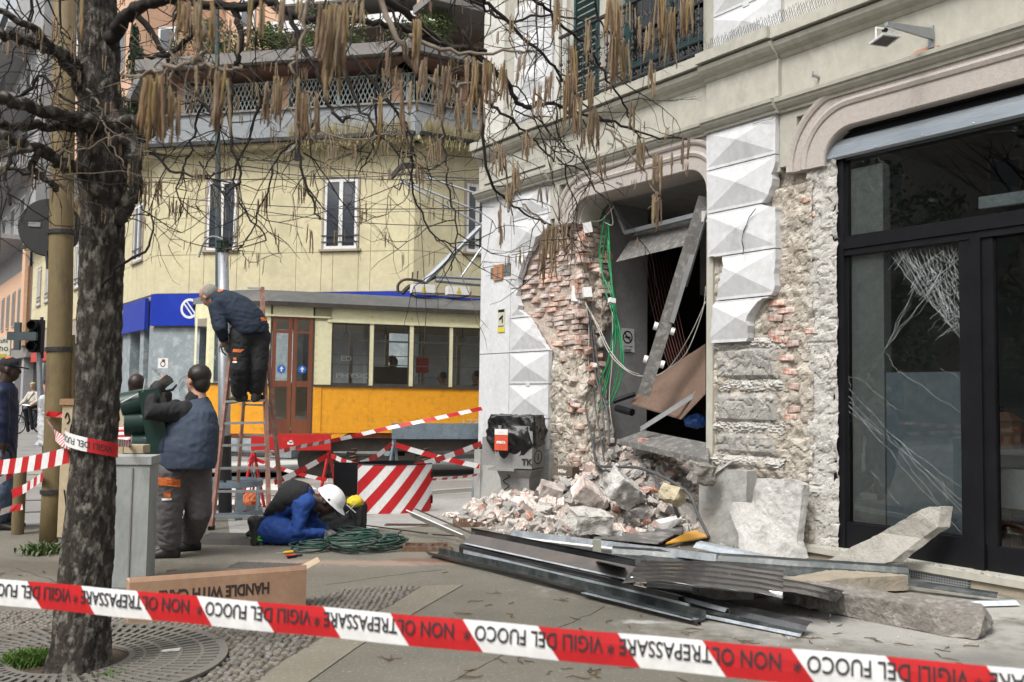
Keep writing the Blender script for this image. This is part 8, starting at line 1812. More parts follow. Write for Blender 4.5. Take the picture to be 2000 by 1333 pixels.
o=MB(); o.bar(IW(1395,926,.14)+Z_*.0,IW(1432,900,.1)+Z_*.0,.05,.02); o.build('plaster_strip',m_wst,label='thin white plaster strip resting on the grey plinth',cat='plaster strip')
# wooden/iron plate left of the pile
# ---------------------------------------------------------------- bent metal sheets
m_gloss=pm('glossy_black_steel',(.16,.16,.165),(.045,.045,.047),sc=2,rough=.16,metal=.6,bump=.05,bsc=6,spec=1,coat=1,c3=(.22,.21,.2),c3a=.35,c3sc=9,c3lo=.56)
m_matte=pm('satin_grey_steel',(.15,.14,.135),(.12,.113,.108),sc=2,rough=.45,metal=.3,bump=.03,bsc=10,c3=(.22,.17,.15),c3a=.4,c3sc=3)
m_silv=pm('zinc_sheet',(.62,.67,.72),(.48,.53,.57),sc=4,rough=.35,metal=.5,bump=.06,bsc=12,c3=(.2,.2,.2),c3a=.4,c3sc=8)
m_dgs=pm('dark_green_steel',(.030,.038,.038),(.05,.06,.06),sc=2.5,rough=.22,metal=.3,coat=.6,c3=(.2,.2,.19),c3a=.3,c3sc=8)
def sheet3(name,label,p,q,prof,mat,rise=0,bend=0,seed=0,twist=0,seg=28,t=.003,wav=.0,roll=0):
    """long profile from p to q; prof = [(across, up)]"""
    p,q=V(p),V(q); d=(q-p).normalized(); up=Z_-d*d.z; up.normalize(); s=d.cross(up).normalized(); rings=[]; r=random.Random(seed)
    for i in range(seg+1):
        k=i/seg; c=p.lerp(q,k)+Z_*(rise*sin(pi*k)+bend*k*k)+s*(wav*noise.noise(Vector((k*4,seed,0)))); tw=roll+twist*k+.05*noise.noise(Vector((k*2.2,seed,3))); cs,sn=cos(tw),sin(tw)
        def tr(x,y): return c+s*(x*cs-y*sn)+up*(x*sn+y*cs)
        o=[tr(x*(1+.02*noise.noise(Vector((k*3,x*9,seed)))),y+.0015*noise.noise(Vector((k*9,x*20,seed)))) for x,y in prof]; inn=[tr(x,y-t) if True else None for x,y in reversed(prof)]
        rings.append(o+inn)
    mb=MB(); mb.loft(rings); return mb.build(name,mat,label=label,cat='metal sheet')
def g_(px,py,z=0): 
    v=Gv(px,py,z); return v
FL_=m_gloss
def S(label,p,zp,q,zq,prof,mat,name='metal_sheet',**k): return sheet3(name,label,g_(p[0],p[1],zp),g_(q[0],q[1],zq),prof,mat,**k)
S('longest front channel with a pale inside, nearest to the barrier tape on the left',(846,1083),.02,(1368,1212),.02,[(-.06,.055),(-.055,.005),(.0,.0),(.05,.0),(.085,.035)],m_dgs,name='metal_channel',seed=1,wav=.02,rise=.01)
S('bright bent edge of the longest front channel',(850,1087),.005,(1368,1221),.005,[(-.01,.0),(.0,.022),(.02,.03),(.03,.0)],m_gloss,name='metal_strip',seed=21,wav=.02)
S('pale zinc strip lying inside the right end of the front channel',(1140,1158),.04,(1355,1211),.035,[(-.05,.0),(.03,.004)],m_silv,name='metal_strip',seed=31)
S('thin bright rail between the front channel and the broad profile',(905,1082),.06,(1345,1190),.05,[(-.02,.0),(-.015,.03),(.0,.036),(.005,.0)],m_silv,name='metal_strip',seed=2,wav=.015)
S('narrow dark rail right behind the front channel',(930,1080),.07,(1330,1180),.06,[(-.04,.0),(-.03,.05),(.02,.055),(.03,.0)],m_gloss,name='metal_channel',seed=22,wav=.015)
S('broad box profile with satin top and black front amid the metal sheets',(908,1074),.08,(1246,1150),.08,[(-.10,.10),(-.095,.13),(.055,.055),(.065,.045),(.06,-.065)],m_gloss,name='metal_box_profile',seed=3,t=.005)
S('satin grey top face of the broad box profile',(908,1074),.083,(1246,1150),.083,[(-.090,.131),(.052,.060)],m_matte,seed=3,t=.003,name='metal_top_strip')
S('black upright sheet standing behind the broad box profile',(920,1052),.12,(1240,1118),.12,[(-.01,-.10),(.0,.10),(.01,.102)],m_gloss,seed=5,t=.004)
S('pale zinc strip running along the back of the sheet pile',(1000,1040),.20,(1400,1089),.20,[(-.03,-.02),(-.02,.022),(.01,.026),(.02,-.03)],m_silv,name='metal_strip',seed=4,wav=.01)
S('thin white edged strip just below the pale zinc strip',(1012,1051),.17,(1330,1087),.17,[(-.0,.0),(.01,.012),(.02,.0)],m_wwhite,name='metal_strip',seed=4)
S('black sheet filling the gap under the pale zinc strip',(1010,1062),.12,(1330,1106),.12,[(-.02,-.08),(-.0,.05),(.02,.0)],m_gloss,seed=15)
S('long dark ridged channel reaching right to the shop sill grille',(1195,1085),.15,(1775,1124),.12,[(-.06,.02),(-.05,.07),(-.01,.055),(.01,.015),(.04,.0),(.05,-.05),(.06,-.055)],m_dgs,name='metal_channel',seed=6,wav=.02)
S('flat end of the long dark channel running on past the grille',(1700,1128),.08,(1948,1164),.05,[(-.04,.02),(.0,.012),(.03,-.012)],m_dgs,seed=26)
S('white faced strip leaning up towards the striped panel',(908,1052),.12,(797,1003),.22,[(-.03,.035),(-.02,.04),(.04,-.03),(.05,-.04)],m_wwhite,name='metal_strip',seed=7)
S('dark edge strip behind the white faced strip',(925,1048),.12,(812,999),.24,[(-.03,.03),(.0,.03)],m_iron,name='metal_strip',seed=7)
rp=[]
for k in range(5):
    x=-.42+k*.18; z=.0-k*.003; rp+=[(x,z),(x+.03,z+.010),(x+.05,z+.001),(x+.16,z-.002)]
m_pan=pm('reflective_pan_steel',(.05,.047,.048),(.03,.028,.029),sc=2,rough=.10,metal=.3,bump=.55,bsc=2.4,dist=.03,coat=.6,spec=.9,c3=(.25,.24,.22),c3a=.3,c3sc=9,c3lo=.57,stretch=(2.2,1,1))
S('wide ribbed reflective sheet propped on the broken stones',(1236,1113),.22,(1530,1138),.20,rp,m_pan,seed=8,rise=.03,wav=.02,seg=40)
S('second ribbed reflective sheet slipping out to the right under the dark channel',(1500,1130),.20,(1650,1158),.16,rp[8:18],m_pan,seed=9,rise=.01,wav=.02)
S('short dark sheet facing the camera under the ribbed pans',(1262,1150),.10,(1352,1158),.10,[(-.01,.06),(.0,-.05)],m_gloss,seed=16)
S('pale strip added as a highlight along the broad box profile above its black front',(908,1062),.15,(1246,1137),.15,[(-.01,.0),(.0,.008),(.01,.0)],m_silv,name='metal_strip',seed=3)  # thin pale strip paints a highlight onto the profile's edge
S('pale strip added as a highlight along the front of the ribbed sheet',(1232,1130),.205,(1528,1160),.19,[(-.012,.0),(.0,.01),(.012,-.01)],m_silv,name='metal_strip',seed=8,wav=.02)  # added strip stands for the glint on the sheet's front rim
S('pale loose strip crossing in front of the ribbed sheet',(1180,1128),.09,(1420,1192),.06,[(-.02,.01),(.0,.012),(.02,-.01)],m_silv,name='metal_strip',seed=41)
S('pale folded strip fanned out under the lower right channel',(1330,1195),.02,(1565,1243),.01,[(-.02,.0),(.0,.014),(.02,.0)],m_silv,name='metal_strip',seed=42)
S('long glossy channel ending at the lower right of the pile',(1245,1148),.07,(1580,1226),.05,[(-.05,.02),(-.03,.035),(.02,.012),(.05,-.03),(.06,-.035)],m_gloss,name='metal_channel',seed=10,wav=.02)
S('lower lip of the long glossy channel with a pale edge',(1240,1163),.03,(1570,1238),.02,[(-.03,.0),(.0,.016),(.03,.0)],m_dgs,name='metal_strip',seed=11,wav=.02)
S('flat zinc strip emerging at the far right beyond the granite slab',(1700,1183),.03,(1985,1176),.03,[(-.035,.01),(.0,.012),(.035,-.015)],m_silv,name='metal_strip',seed=12)
S('bluish strip passing behind the long granite slab',(1540,1145),.15,(1830,1190),.05,[(-.035,.02),(.0,.008),(.035,-.01)],m_silv,name='metal_strip',seed=13)
S('triangular zinc offcut at the foot of the right jamb',(1360,1062),.14,(1530,1098),.10,[(-.06,.02),(.0,.01),(.05,-.03)],m_silv,name='metal_strip',seed=14)
o=MB(); a=g_(1165,1100,.12); o.prism([g_(1162,1098,.13),g_(1215,1110,.09),g_(1220,1110,.22),g_(1195,1104,.28),g_(1166,1096,.31)],(.01,.02,0)); o.build('upright_plate',m_dgs,label='small dark green plate standing upright among the sheets',cat='metal plate'); o=MB(); o.b2((a.x-.03,a.y-.02,.14),(a.x+.035,a.y+.03,.31)); o.build('upright_bracket',pm('mossy_alloy',(.25,.26,.16),(.3,.3,.28),sc=20),label='small rusty bracket on the upright dark green plate',cat='bracket')
# fallen catkins on the pavement
m_cat0=pm('dry_catkin',(.14,.085,.035),(.10,.06,.025),sc=20,rough=.9,bump=.2,bsc=150,rnd=.3)
fc=[]
for i in range(4):
    mb=MB(); L=.07+.02*i; mb.tube([(-L/2,0,.004),(-L/4,.01*(i-1),.005),(0,.004*(i-2),.005),(L/4,-.008*(i-1),.005),(L/2,.006*i,.004)],[.0015,.003,.0035,.003,.002],5); fc.append(mb.mesh('fallen_catkin',mats=[m_cat0]))
R7=random.Random(5)
for k in range(170):
    if k<130: x,y=R7.uniform(860,1900),R7.uniform(1110,1330)
    else: x,y=R7.uniform(0,420),R7.uniform(1110,1330)
    g=Gv(x,y); place('fallen_catkin',fc[k%4],None,g+Z_*.003,(0,0,R7.uniform(0,6)),label='brown fallen catkin lying on the bare pavement',cat='catkin',group='fallen catkins on the pavement')
for k in range(7):   # clustered twigs
    x,y=((965,1160),(905,1200),(1100,1175),(1040,1270),(1350,1240),(1450,1255),(760,1290))[k]; mb=MB(); g=Gv(x,y)
    for j in range(5): a=U(0,6); mb.tube([g+Vector((U(-.03,.03),U(-.03,.03),.006)),g+Vector((.07*cos(a),.07*sin(a),.012))],.002,4)
    mb.build('fallen_twig',m_cat0,label='small tangle of fallen catkin stalks on the pavement',cat='twig',group='fallen stalk tangles')
# weeds
def tuft(px,py,n,h,r_,mat,name,label):
    g=Gv(px,py); g.z=.01; mb=MB(); r=random.Random(px)
    for k in range(n):
        a=r.uniform(0,6.28); q=g+Vector((r.gauss(0,r_),r.gauss(0,r_),0)); L=h*r.uniform(.5,1.1); tip=q+Vector((cos(a)*L*.6,sin(a)*L*.6,L*.7)); s=Vector((-sin(a),cos(a),0))*.004*(1 if mat!=m_leaf else 3); mid=q.lerp(tip,.55)+Z_*L*.12; mb.add([q-s*.5,q+s*.5,mid+s,tip,mid-s],[(0,1,2,3,4)])
    mb.build(name,mat,kind='stuff',label=label,recalc=False)
tuft(55,1300,700,.09,.05,pm('grass_green',(.06,.13,.015),(.09,.17,.03),rough=.7,bump=0),'grass','bright green grass tuft in the tree pit'); tuft(82,1082,260,.12,.07,m_leaf,'weeds','dark green weeds at the foot of the rusty pole'); tuft(215,1328,60,.05,.03,pm('grass_green'    ,c1=(.1,.1,.1)),'grass','small grass tuft in the tree grate')
me=rockmesh('stone_flake',m_wst,61,.13,.05,.02,16,.3); place('stone_flake',me,None,Gv(332,1284)+Z_*.035,(0,0,.3),label='pale flat stone flake lying on the tree grate',cat='stone')
# chairs and table behind the door glass
m_cw=pm('chair_wood',(.20,.085,.035),(.15,.06,.028),sc=4,rough=.5,stretch=(1,1,.2)); m_cloth=pm('white_cloth_cover',(.55,.6,.62),(.48,.53,.56),rough=.9)
def chair(px,py,lab,rz):
    g=IW(px,py,-.75); g.z=.02; T=thing('chair',lab,'chair',g,rz,'chairs behind the shop door')
    for x,y,h in ((-.2,-.2,.86),(.2,-.2,.86),(-.2,.2,.45),(.2,.2,.45)): MB().tube([Vector((x*1.12,y*1.12,0)),Vector((x,y,h*.5)),Vector((x,y*(1.1 if h>.5 else 1),h))],[.013,.02,.015],8).build('leg',m_cw,T,local=True)
    MB().b2((-.22,-.22,.42),(.22,.22,.46)).build('seat',m_cw,T,local=True); MB().b2((-.2,-.235,.38),(.2,-.2,.43)).build('apron',m_cw,T,local=True); MB().b2((-.22,-.26,.58),(.22,-.20,.90)).build('cloth_back',m_cloth,T,local=True)
chair(1940,1040,'left wooden chair with a white cloth back behind the shop door',RZF+.2); chair(2010,1055,'right wooden chair with a white cloth back behind the shop door',RZF-.1)
g=IW(1990,900,-1.5); g.z=0; T=thing('table','small table with a pale top behind the chairs in the shop','table',(g.x,g.y,.02),RZF); MB().b2((-.9,-.35,.98),(.9,.35,1.02)).build('tabletop',m_cloth,T,local=True); 
for x,y in ((-.8,-.3),(.8,-.3),(-.8,.3),(.8,.3)): MB().b2((x-.02,y-.02,0),(x+.02,y+.02,.98)).build('leg',m_cw,T,local=True)
for (px,w,h,l) in ((1938,.16,.2,'small brown gift box with handles on the shop table'),(1962,.22,.26,'larger brown patterned gift box on the shop table')):
    p=IW(px,835,-1.4); T2=thing('gift_box',l,'box',(p.x,p.y,1.04),RZF); MB().b2((-w/2,-.08,0),(w/2,.08,h)).build('body',m_card,T2,local=True); MB().loft([[Vector((-w/2-.02,-.1,h)),Vector((w/2+.02,-.1,h)),Vector((w/2+.02,.1,h)),Vector((-w/2-.02,.1,h))],[Vector((-w/4,-.03,h+.08)),Vector((w/4,-.03,h+.08)),Vector((w/4,.03,h+.08)),Vector((-w/4,.03,h+.08))]]).build('lid',m_card,T2,local=True)
p=IW(1955,770,-1.5); T2=thing('glass_bottle','dark glass bottle standing behind the gift boxes','bottle',(p.x,p.y,1.04)); MB().lathe((p.x,p.y,1.04),[(.05,0),(.05,.22),(.02,.3),(.02,.4)],14).build('bottle_body',pm('bottle_glass',(.02,.03,.03),rough=.1),T2)
p=IW(1975,400,-.5); o=MB(); a=IW(1915,398,-.35); b=IW(2040,380,-.35); o.bar(a,b,.06,.10); o.build('hanging_lamp',pm('lamp_shade_pale',(.55,.62,.64),rough=.4),label='pale rounded hanging lamp behind the top pane of the shop',cat='lamp')
# ---------------------------------------------------------------- the foreground tree
m_bark=pm('tree_bark',(.075,.061,.05),(.026,.021,.018),sc=14,rough=.95,bump=1.0,bsc=45,c3=(.24,.22,.19),c3a=.8,c3sc=22,c3lo=.50,stretch=(1,1,.6),dist=.025)
m_twig=pm('dark_twig',(.026,.02,.016),(.014,.011,.010),sc=10,rough=.9,bump=.3,bsc=60)
m_twigl=pm('pale_twig',(.20,.16,.125),(.15,.12,.09),sc=10,rough=.85,bump=.3,bsc=60)
TREE=thing('tree','dark barked street tree with bare branches full of hanging catkins in the foreground','tree',Gv(152,1312))
Yt=5.0
tp_=[(150,1318),(158,1240),(166,1130),(176,1000),(184,880),(190,760),(194,640),(198,520),(201,420),(200,330),(198,240),(195,150),(192,60),(188,-60)]
tr=[.156,.142,.127,.118,.112,.110,.109,.109,.113,.122,.116,.106,.10,.095]
P=spline([A(x,y,Yt) for x,y in tp_],16); RR=[]; 
for i in range(len(P)): 
    k=i/16; j=min(int(k),len(tr)-2); RR.append(tr[j]+(tr[j+1]-tr[j])*(k-j))
vs=[];seg=96
for i,p in enumerate(P):
    for k in range(seg):
        a=2*pi*k/seg; q=Vector((cos(a),sin(a),p.z*.45)); b=noise.fractal(Vector((cos(a)*2.2,sin(a)*2.2,p.z*4.0)),1,2,6)*.011+.007*noise.noise(Vector((cos(a)*9,sin(a)*9,p.z*20)))-.010*max(0,1-abs(noise.noise(Vector((cos(a)*8,sin(a)*8,p.z*9))))*6)
        vs.append(p+Vector((cos(a),sin(a),0))*(RR[i]+b+(.05*max(0,sin(a*5+1))*max(0,.25-p.z) if p.z<.25 else 0)))
mb=MB(); mb.add(vs,[(i*seg+k,i*seg+(k+1)%seg,(i+1)*seg+(k+1)%seg,(i+1)*seg+k) for i in range(len(P)-1) for k in range(seg)]); mb.build('trunk',m_bark,TREE,smooth=True,recalc=False)
CAT=[]   # hanging points
R8=random.Random(12)
def branch(pts,Ys,r0,r1,mat=m_twig,n=5,wob=.012,name='branch',seg=8):
    if r0>.03: n=9; seg=20
    P=spline([A(x,y,Y) for (x,y),Y in zip(pts,Ys)],n); P=[p+Vector((R8.uniform(-wob,wob),R8.uniform(-wob,wob),R8.uniform(-wob,wob))) if 0<i<len(P)-1 else p for i,p in enumerate(P)]
    m=len(P); mb=MB().tube(P,[r0+(r1-r0)*(i/(m-1)) for i in range(m)],seg)
    if r0>.015:
        for i in range(m):
            for j in range(seg):
                v=mb.v[i*seg+j]; e=(v-P[i]); q=v*22+Vector((r0*99,0,0)); mb.v[i*seg+j]=P[i]+e*(1+.22*noise.fractal(q*.7,1,2,4)+.10*noise.noise(q*.25))
    mb.build(name,mat,TREE,smooth=True); return P
TW=MB(); TWL=MB()
def twig(p,d,L,r,mb,depth=0,droop=.15,fork=.5):
    """angular little side shoots"""
    n=max(3,int(L/.06)); pts=[p]; d=d.normalized()
    for i in range(n):
        d=(d+Vector((R8.gauss(0,.28),R8.gauss(0,.28),R8.gauss(0,.28)-droop*.25))).normalized(); pts.append(pts[-1]+d*(L/n))
    mb.tube(pts,[r*(1-.65*i/n) for i in range(n+1)],4,cap=False)
    for i in range(1,n+1):
        if depth<2 and R8.random()<fork*.55: twig(pts[i],(d+Vector((R8.gauss(0,.8),R8.gauss(0,.8),R8.gauss(0,.6)-.15))),L*R8.uniform(.3,.6),r*.62,mb,depth+1,droop,fork)
    if R8.random()<.5: CAT.append((pts[-1],depth))
    return pts
LB_=[([(175,150),(145,120),(110,100),(60,82),(-20,60)],[5,4.9,4.7,4.5,4.2],.045,.025),([(170,250),(145,150),(118,118),(70,60),(-20,15)],[5,4.9,4.6,4.4,4.2],.035,.018),
([(190,245),(150,232),(85,218),(30,200),(-30,185)],[4.9,4.7,4.5,4.3,4.1],.048,.03),([(275,236),(230,240),(160,232),(100,235)],[4.7,4.65,4.7,4.8],.035,.04),([(200,290),(150,252),(118,246),(50,247),(-30,245)],[5,4.85,4.7,4.5,4.3],.038,.024),
([(215,420),(175,350),(118,318),(67,288),(-30,258)],[4.95,4.85,4.7,4.5,4.2],.050,.022),([(100,310),(75,300),(60,330),(85,345),(108,372)],[4.6,4.5,4.5,4.5,4.5],.02,.018),([(60,290),(25,300),(10,350),(20,400)],[4.4,4.3,4.3,4.3],.016,.008),
([(230,430),(262,380),(264,300),(228,240),(212,180)],[4.95,4.95,4.95,4.95,5],.045,.03)]
RB_=[([(200,120),(232,55),(270,15),(345,-5),(430,-30)],[5,4.9,4.7,4.5,4.3],.048,.028),([(340,-4),(420,8),(470,16),(520,2),(565,25),(605,40),(690,42),(755,48),(805,64),(870,88),(950,102)],[4.6,4.6,4.6,4.6,4.6,4.6,4.7,4.8,4.9,5,5.1],.028,.018),
([(730,-15),(804,34),(855,78),(930,108),(990,162),(1017,206),(1061,203),(1112,216),(1186,236),(1254,263),(1342,273)],[4.6,4.8,5,5.1,5.2,5.3,5.3,5.4,5.5,5.6,5.7],.026,.006),
([(565,20),(592,98),(619,145),(639,196),(663,235),(682,225)],[4.6]*6,.018,.008),([(673,110),(700,203),(740,257),(791,317),(810,360)],[4.7]*5,.012,.004),([(686,108),(747,189),(791,243),(808,294),(806,380),(850,460),(880,480)],[4.8]*7,.011,.005),
([(950,199),(990,226),(1034,267),(1082,317)],[5.2,5.2,5.3,5.3],.012,.006),([(902,60),(940,160),(950,331),(984,385),(1034,422),(1082,442),(1130,470)],[5.0,5.1,5.2,5.3,5.4,5.5,5.6],.014,.004),
([(1010,-10),(1051,3),(1092,44),(1153,98),(1180,142),(1217,203),(1237,250),(1254,284),(1290,330)],[5.0,5.1,5.2,5.3,5.4,5.5,5.6,5.6,5.6],.013,.004),([(930,-20),(957,10),(1034,84),(1092,142),(1130,190),(1200,250)],[4.8,4.9,5,5.1,5.2,5.3],.016,.005),
([(262,15),(300,70),(340,130),(380,185),(430,250)],[4.9,4.9,4.9,4.9,4.8],.022,.010),([(345,5),(372,60),(330,110),(270,105)],[4.7]*4,.02,.012),([(455,15),(468,60),(462,110),(465,140)],[4.6]*4,.024,.014),
([(400,175),(388,230),(372,290),(360,340)],[4.9]*4,.010,.006),([(505,170),(500,230),(460,340),(470,400),(520,470)],[4.8]*5,.010,.005),([(590,60),(580,140),(585,230),(590,330),(610,400),(625,430)],[4.8]*6,.012,.006),([(460,120),(452,200),(455,290),(470,350),(440,380)],[4.7]*5,.013,.006),
([(860,90),(868,170),(866,250),(872,330),(885,400),(892,470),(880,530)],[4.9]*7,.009,.004),([(740,-20),(780,60),(740,130),(735,240),(725,300),(700,340)],[4.8]*6,.010,.004),([(905,-10),(950,20),(1000,40),(1060,30),(1140,40),(1240,20)],[4.9,5,5,5.1,5.2,5.2],.012,.005),([(620,170),(600,260),(545,300),(520,380),(480,470),(450,490)],[4.8]*6,.009,.004),
([(-20,180),(40,190),(80,150),(110,185),(150,200)],[4.4]*5,.012,.008),([(-20,335),(40,335),(70,345),(95,355)],[4.4]*4,.012,.006),([(300,290),(330,330),(400,345),(440,330)],[4.7]*4,.010,.005),([(200,560),(235,520),(290,480),(300,430),(280,410)],[4.9,4.8,4.7,4.7,4.7],.011,.004)]
pal=[([(740,-10),(787,95),(831,155),(870,166),(922,169),(975,184)],[3.4,3.4,3.5,3.5,3.6,3.6],.012,.004),([(390,-10),(396,60),(388,115),(395,128),(440,134),(470,128)],[3.2]*6,.009,.006),([(240,152),(300,142),(345,130),(388,120)],[3.4,3.3,3.2,3.2],.005,.010),([(605,-5),(590,80),(575,120),(578,160),(610,185)],[3.2]*5,.008,.003),([(330,60),(338,130),(328,155)],[3.3]*3,.006,.004),([(720,200),(770,180),(780,162)],[3.6]*3,.004,.003),([(800,70),(850,90),(930,108),(1010,98),(1040,92)],[3.6]*5,.010,.003),([(170,175),(190,200),(200,240),(225,290),(245,330)],[4.6]*5,.007,.003),([(110,300),(160,290),(210,272),(240,265)],[4.5]*4,.005,.003),([(1020,400),(1060,430),(1110,480),(1160,500)],[5.3]*4,.005,.003),([(1180,250),(1240,310),(1262,350),(1290,385)],[4.2]*4,.006,.003),([(560,210),(610,250),(700,270),(780,260)],[4.2]*4,.005,.003)]
BR=[]
for q in LB_: BR.append((branch(q[0],q[1],q[2]*.85,q[3]*.8,m_bark,seg=12),.10,0))
for q in RB_: BR.append((branch(q[0],q[1],q[2]*.8,q[3]*.8,m_twig),.10,1))
for q in pal: BR.append((branch(q[0],q[1],q[2],q[3],m_twigl),.05,2))
for P_,d,k in BR:
    for i in range(1,len(P_)):
        if R8.random()<(.36 if k==1 else .32):
            t=(P_[i]-P_[i-1]).normalized(); side=Vector((R8.gauss(0,1),R8.gauss(0,.6),R8.gauss(-.35,.8))).normalized(); q=PR(P_[i])
            if q[0]<235 and q[1]>440: continue
            L=R8.uniform(.18,.6) if k!=2 else R8.uniform(.05,.22); twig(P_[i],(t*.5+side),L,.0034 if k!=2 else .0024,TWL if (k==2 or R8.random()<.12) else TW)
# free twigs entering from above
for k in range(26):
    x=R8.choice([R8.uniform(240,900),R8.uniform(900,1330),R8.uniform(0,150)]); Y=R8.uniform(4.2,5.6); p=Av(x,-25,Y); twig(p,Vector((R8.uniform(-.5,.5),R8.uniform(-.3,.3),-1)),R8.uniform(.3,.95)*(.8 if x>900 else 1),.006,TW)
for k in range(14):
    x=R8.uniform(950,1150); y=R8.uniform(60,330); twig(Av(x,y,R8.uniform(5,5.6)),Vector((R8.uniform(-.3,1),0,-R8.uniform(.1,.8))),R8.uniform(.4,.9),.005,TW)
for k in range(5):
    x=R8.uniform(260,620); y=R8.uniform(230,330); twig(Av(x,y,R8.uniform(4.6,5.2)),Vector((R8.uniform(-1,1),0,-R8.uniform(.2,.9))),R8.uniform(.3,.7),.005,TW)
TW.build('twigs',m_twig,TREE,kind='stuff',recalc=False); TWL.build('pale_twigs',m_twigl,TREE,kind='stuff',recalc=False)
# catkins
m_cat=pm('catkin_olive',(.25,.18,.085),(.18,.115,.06),sc=9,rough=.95,bump=.8,bsc=260,rnd=.14,c3=(.23,.19,.075),c3a=.5,c3sc=12,dist=.004)
m_catb=pm('catkin_brown',(.19,.115,.07),(.14,.085,.05),sc=9,rough=.95,bump=.8,bsc=260,rnd=.14,dist=.004)
def catmesh(L,r,mat,seed,seg=6,n=9):
    rr=random.Random(seed); pts=[];rs=[]; x=y=0
    for i in range(n+1):
        k=i/n; x+=rr.uniform(-.0016,.0016); y+=rr.uniform(-.0016,.0016); pts.append(Vector((x,y,-L*k))); rs.append(r*(.55+.45*min(1,k*4)) *(1-.45*max(0,k-.8)/.2)*(1+.16*(i%2)))
    mb=MB(); mb.tube(pts,rs,seg); return mb.mesh('catkin',mats=[mat],smooth=True)
cms=[catmesh(L,.0034,m_cat if i%3 else m_catb,i) for i,L in enumerate((.075,.085,.095,.11,.12,.10))]
lst=[]
def cluster(px,py,w,h,n,Y,j=8,big=1.0):
    for k in range(int(n*1.4)): lst.append((A(px+R8.uniform(-w/2,w/2),py+R8.uniform(-j,j*1.5),Y+R8.uniform(-.12,.12)),h/FPX*Y*R8.uniform(.65,1.08),big))
# (x, top y, width, hang length px, number, distance)
for c in ((652,10,58,120,26,2.6),(652,95,36,95,8,2.6),(300,150,36,130,12,2.5),(325,170,44,95,14,2.6),(348,190,16,85,4,2.7),(433,145,26,110,11,2.5),(360,0,22,75,7,2.6),(388,0,16,95,5,2.6),(412,10,14,85,5,2.6),(488,0,12,95,4,2.7),(515,0,12,75,4,2.7),(552,0,14,75,5,2.7),(585,-5,10,50,3,2.8),(690,0,40,50,9,2.9),(382,125,8,65,2,3.0),(442,115,8,55,2,3.1),
 (523,165,16,75,6,3.2),(543,155,22,90,9,3.2),(583,160,10,110,4,3.2),(595,185,10,90,4,3.2),(620,185,14,90,7,3.2),(812,45,22,100,9,3.2),(828,120,22,65,8,3.2),(745,190,10,90,4,3.4),(785,160,6,120,3,3.4),(808,160,14,75,5,3.4),(760,90,12,60,4,3.3),(865,130,26,75,8,3.4),(862,175,18,65,6,3.4),(895,180,14,80,5,3.4),(915,190,16,75,6,3.5),
 (925,115,30,95,11,3.6),(955,115,26,100,9,3.6),(983,125,12,80,5,3.7),(1020,105,16,60,5,4),(1072,140,14,60,5,4.2),(1085,-10,14,75,6,4.2),(1120,90,16,90,7,4.3),(1148,40,10,80,4,4.4),(1155,140,14,80,5,4.4),(1196,-5,26,85,14,4.0),(1205,70,30,100,14,4.1),(1222,80,16,75,6,4.1),(1246,40,12,65,4,4.3),(1268,50,16,60,6,4.2),(1290,-5,22,90,12,4.2),(1308,20,22,110,12,4.2),(1342,-5,28,75,14,4.3),(1275,125,10,60,5,4.2),
 (1235,200,10,70,4,4.4),(1250,275,14,60,7,4.4),(1285,300,20,70,9,4.3),(1283,380,18,60,10,4.3),(1310,300,8,40,4,4.4),(1340,270,14,55,6,4.4),(1182,310,4,40,2,4.6),(1172,300,6,40,3,4.6),(1160,215,20,80,9,4.5),(1130,190,24,80,9,4.6),(1145,250,20,55,7,4.6),(1050,165,16,70,5,4.6),(1005,320,16,60,8,4.6),(995,350,12,55,6,4.6),(1060,365,20,45,4,4.8),(1098,330,4,10,1,4.8),(1110,140,26,100,10,4.6),(1000,30,10,40,3,4.6),(940,200,14,65,5,4.2),(1215,10,60,60,10,4.5),(1030,260,30,55,7,4.8),(970,290,30,60,6,4.8),(1090,440,60,70,16,5.3),(1070,470,30,80,6,5.2),
 (355,385,50,45,6,4.9),(285,350,24,55,5,4.9),(310,360,14,40,4,4.9),(520,375,14,40,5,4.9),(590,350,20,50,4,4.9),(612,340,8,35,2,4.9),(820,310,12,55,5,4.8),(975,400,10,50,4,5.1),(985,440,12,40,4,5.1),(605,440,10,45,3,4.9),(540,450,8,35,2,4.9),(712,400,10,30,2,4.9),(850,270,26,50,6,4.6),(690,280,10,45,3,4.7),(866,390,6,40,2,4.9),(157,-5,12,90,3,3.6),(211,265,6,45,1,4.4),(140,60,12,60,2,4.4),(130,300,40,40,4,4.6),(60,330,60,50,5,4.4),(30,60,40,50,3,4.4),(100,40,30,60,4,4.5)): cluster(*c)
for p,dp in CAT:
    q=PR(p)
    if q[1]<520 and -20<q[0]<1400 and (q[0]>235 or q[1]<430) and R8.random()<.42:
        for k in range(R8.randint(1,4)): lst.append((p+Vector((R8.uniform(-.02,.02),R8.uniform(-.02,.02),0)),R8.uniform(.05,.085),.6))
def size_(e): return e[1]/max(.1,e[0][1] if not isinstance(e[0],Vector) else e[0].y)
lst.sort(key=lambda e:-size_(e)); LV=Vector(TREE.location); cstuff=MB()
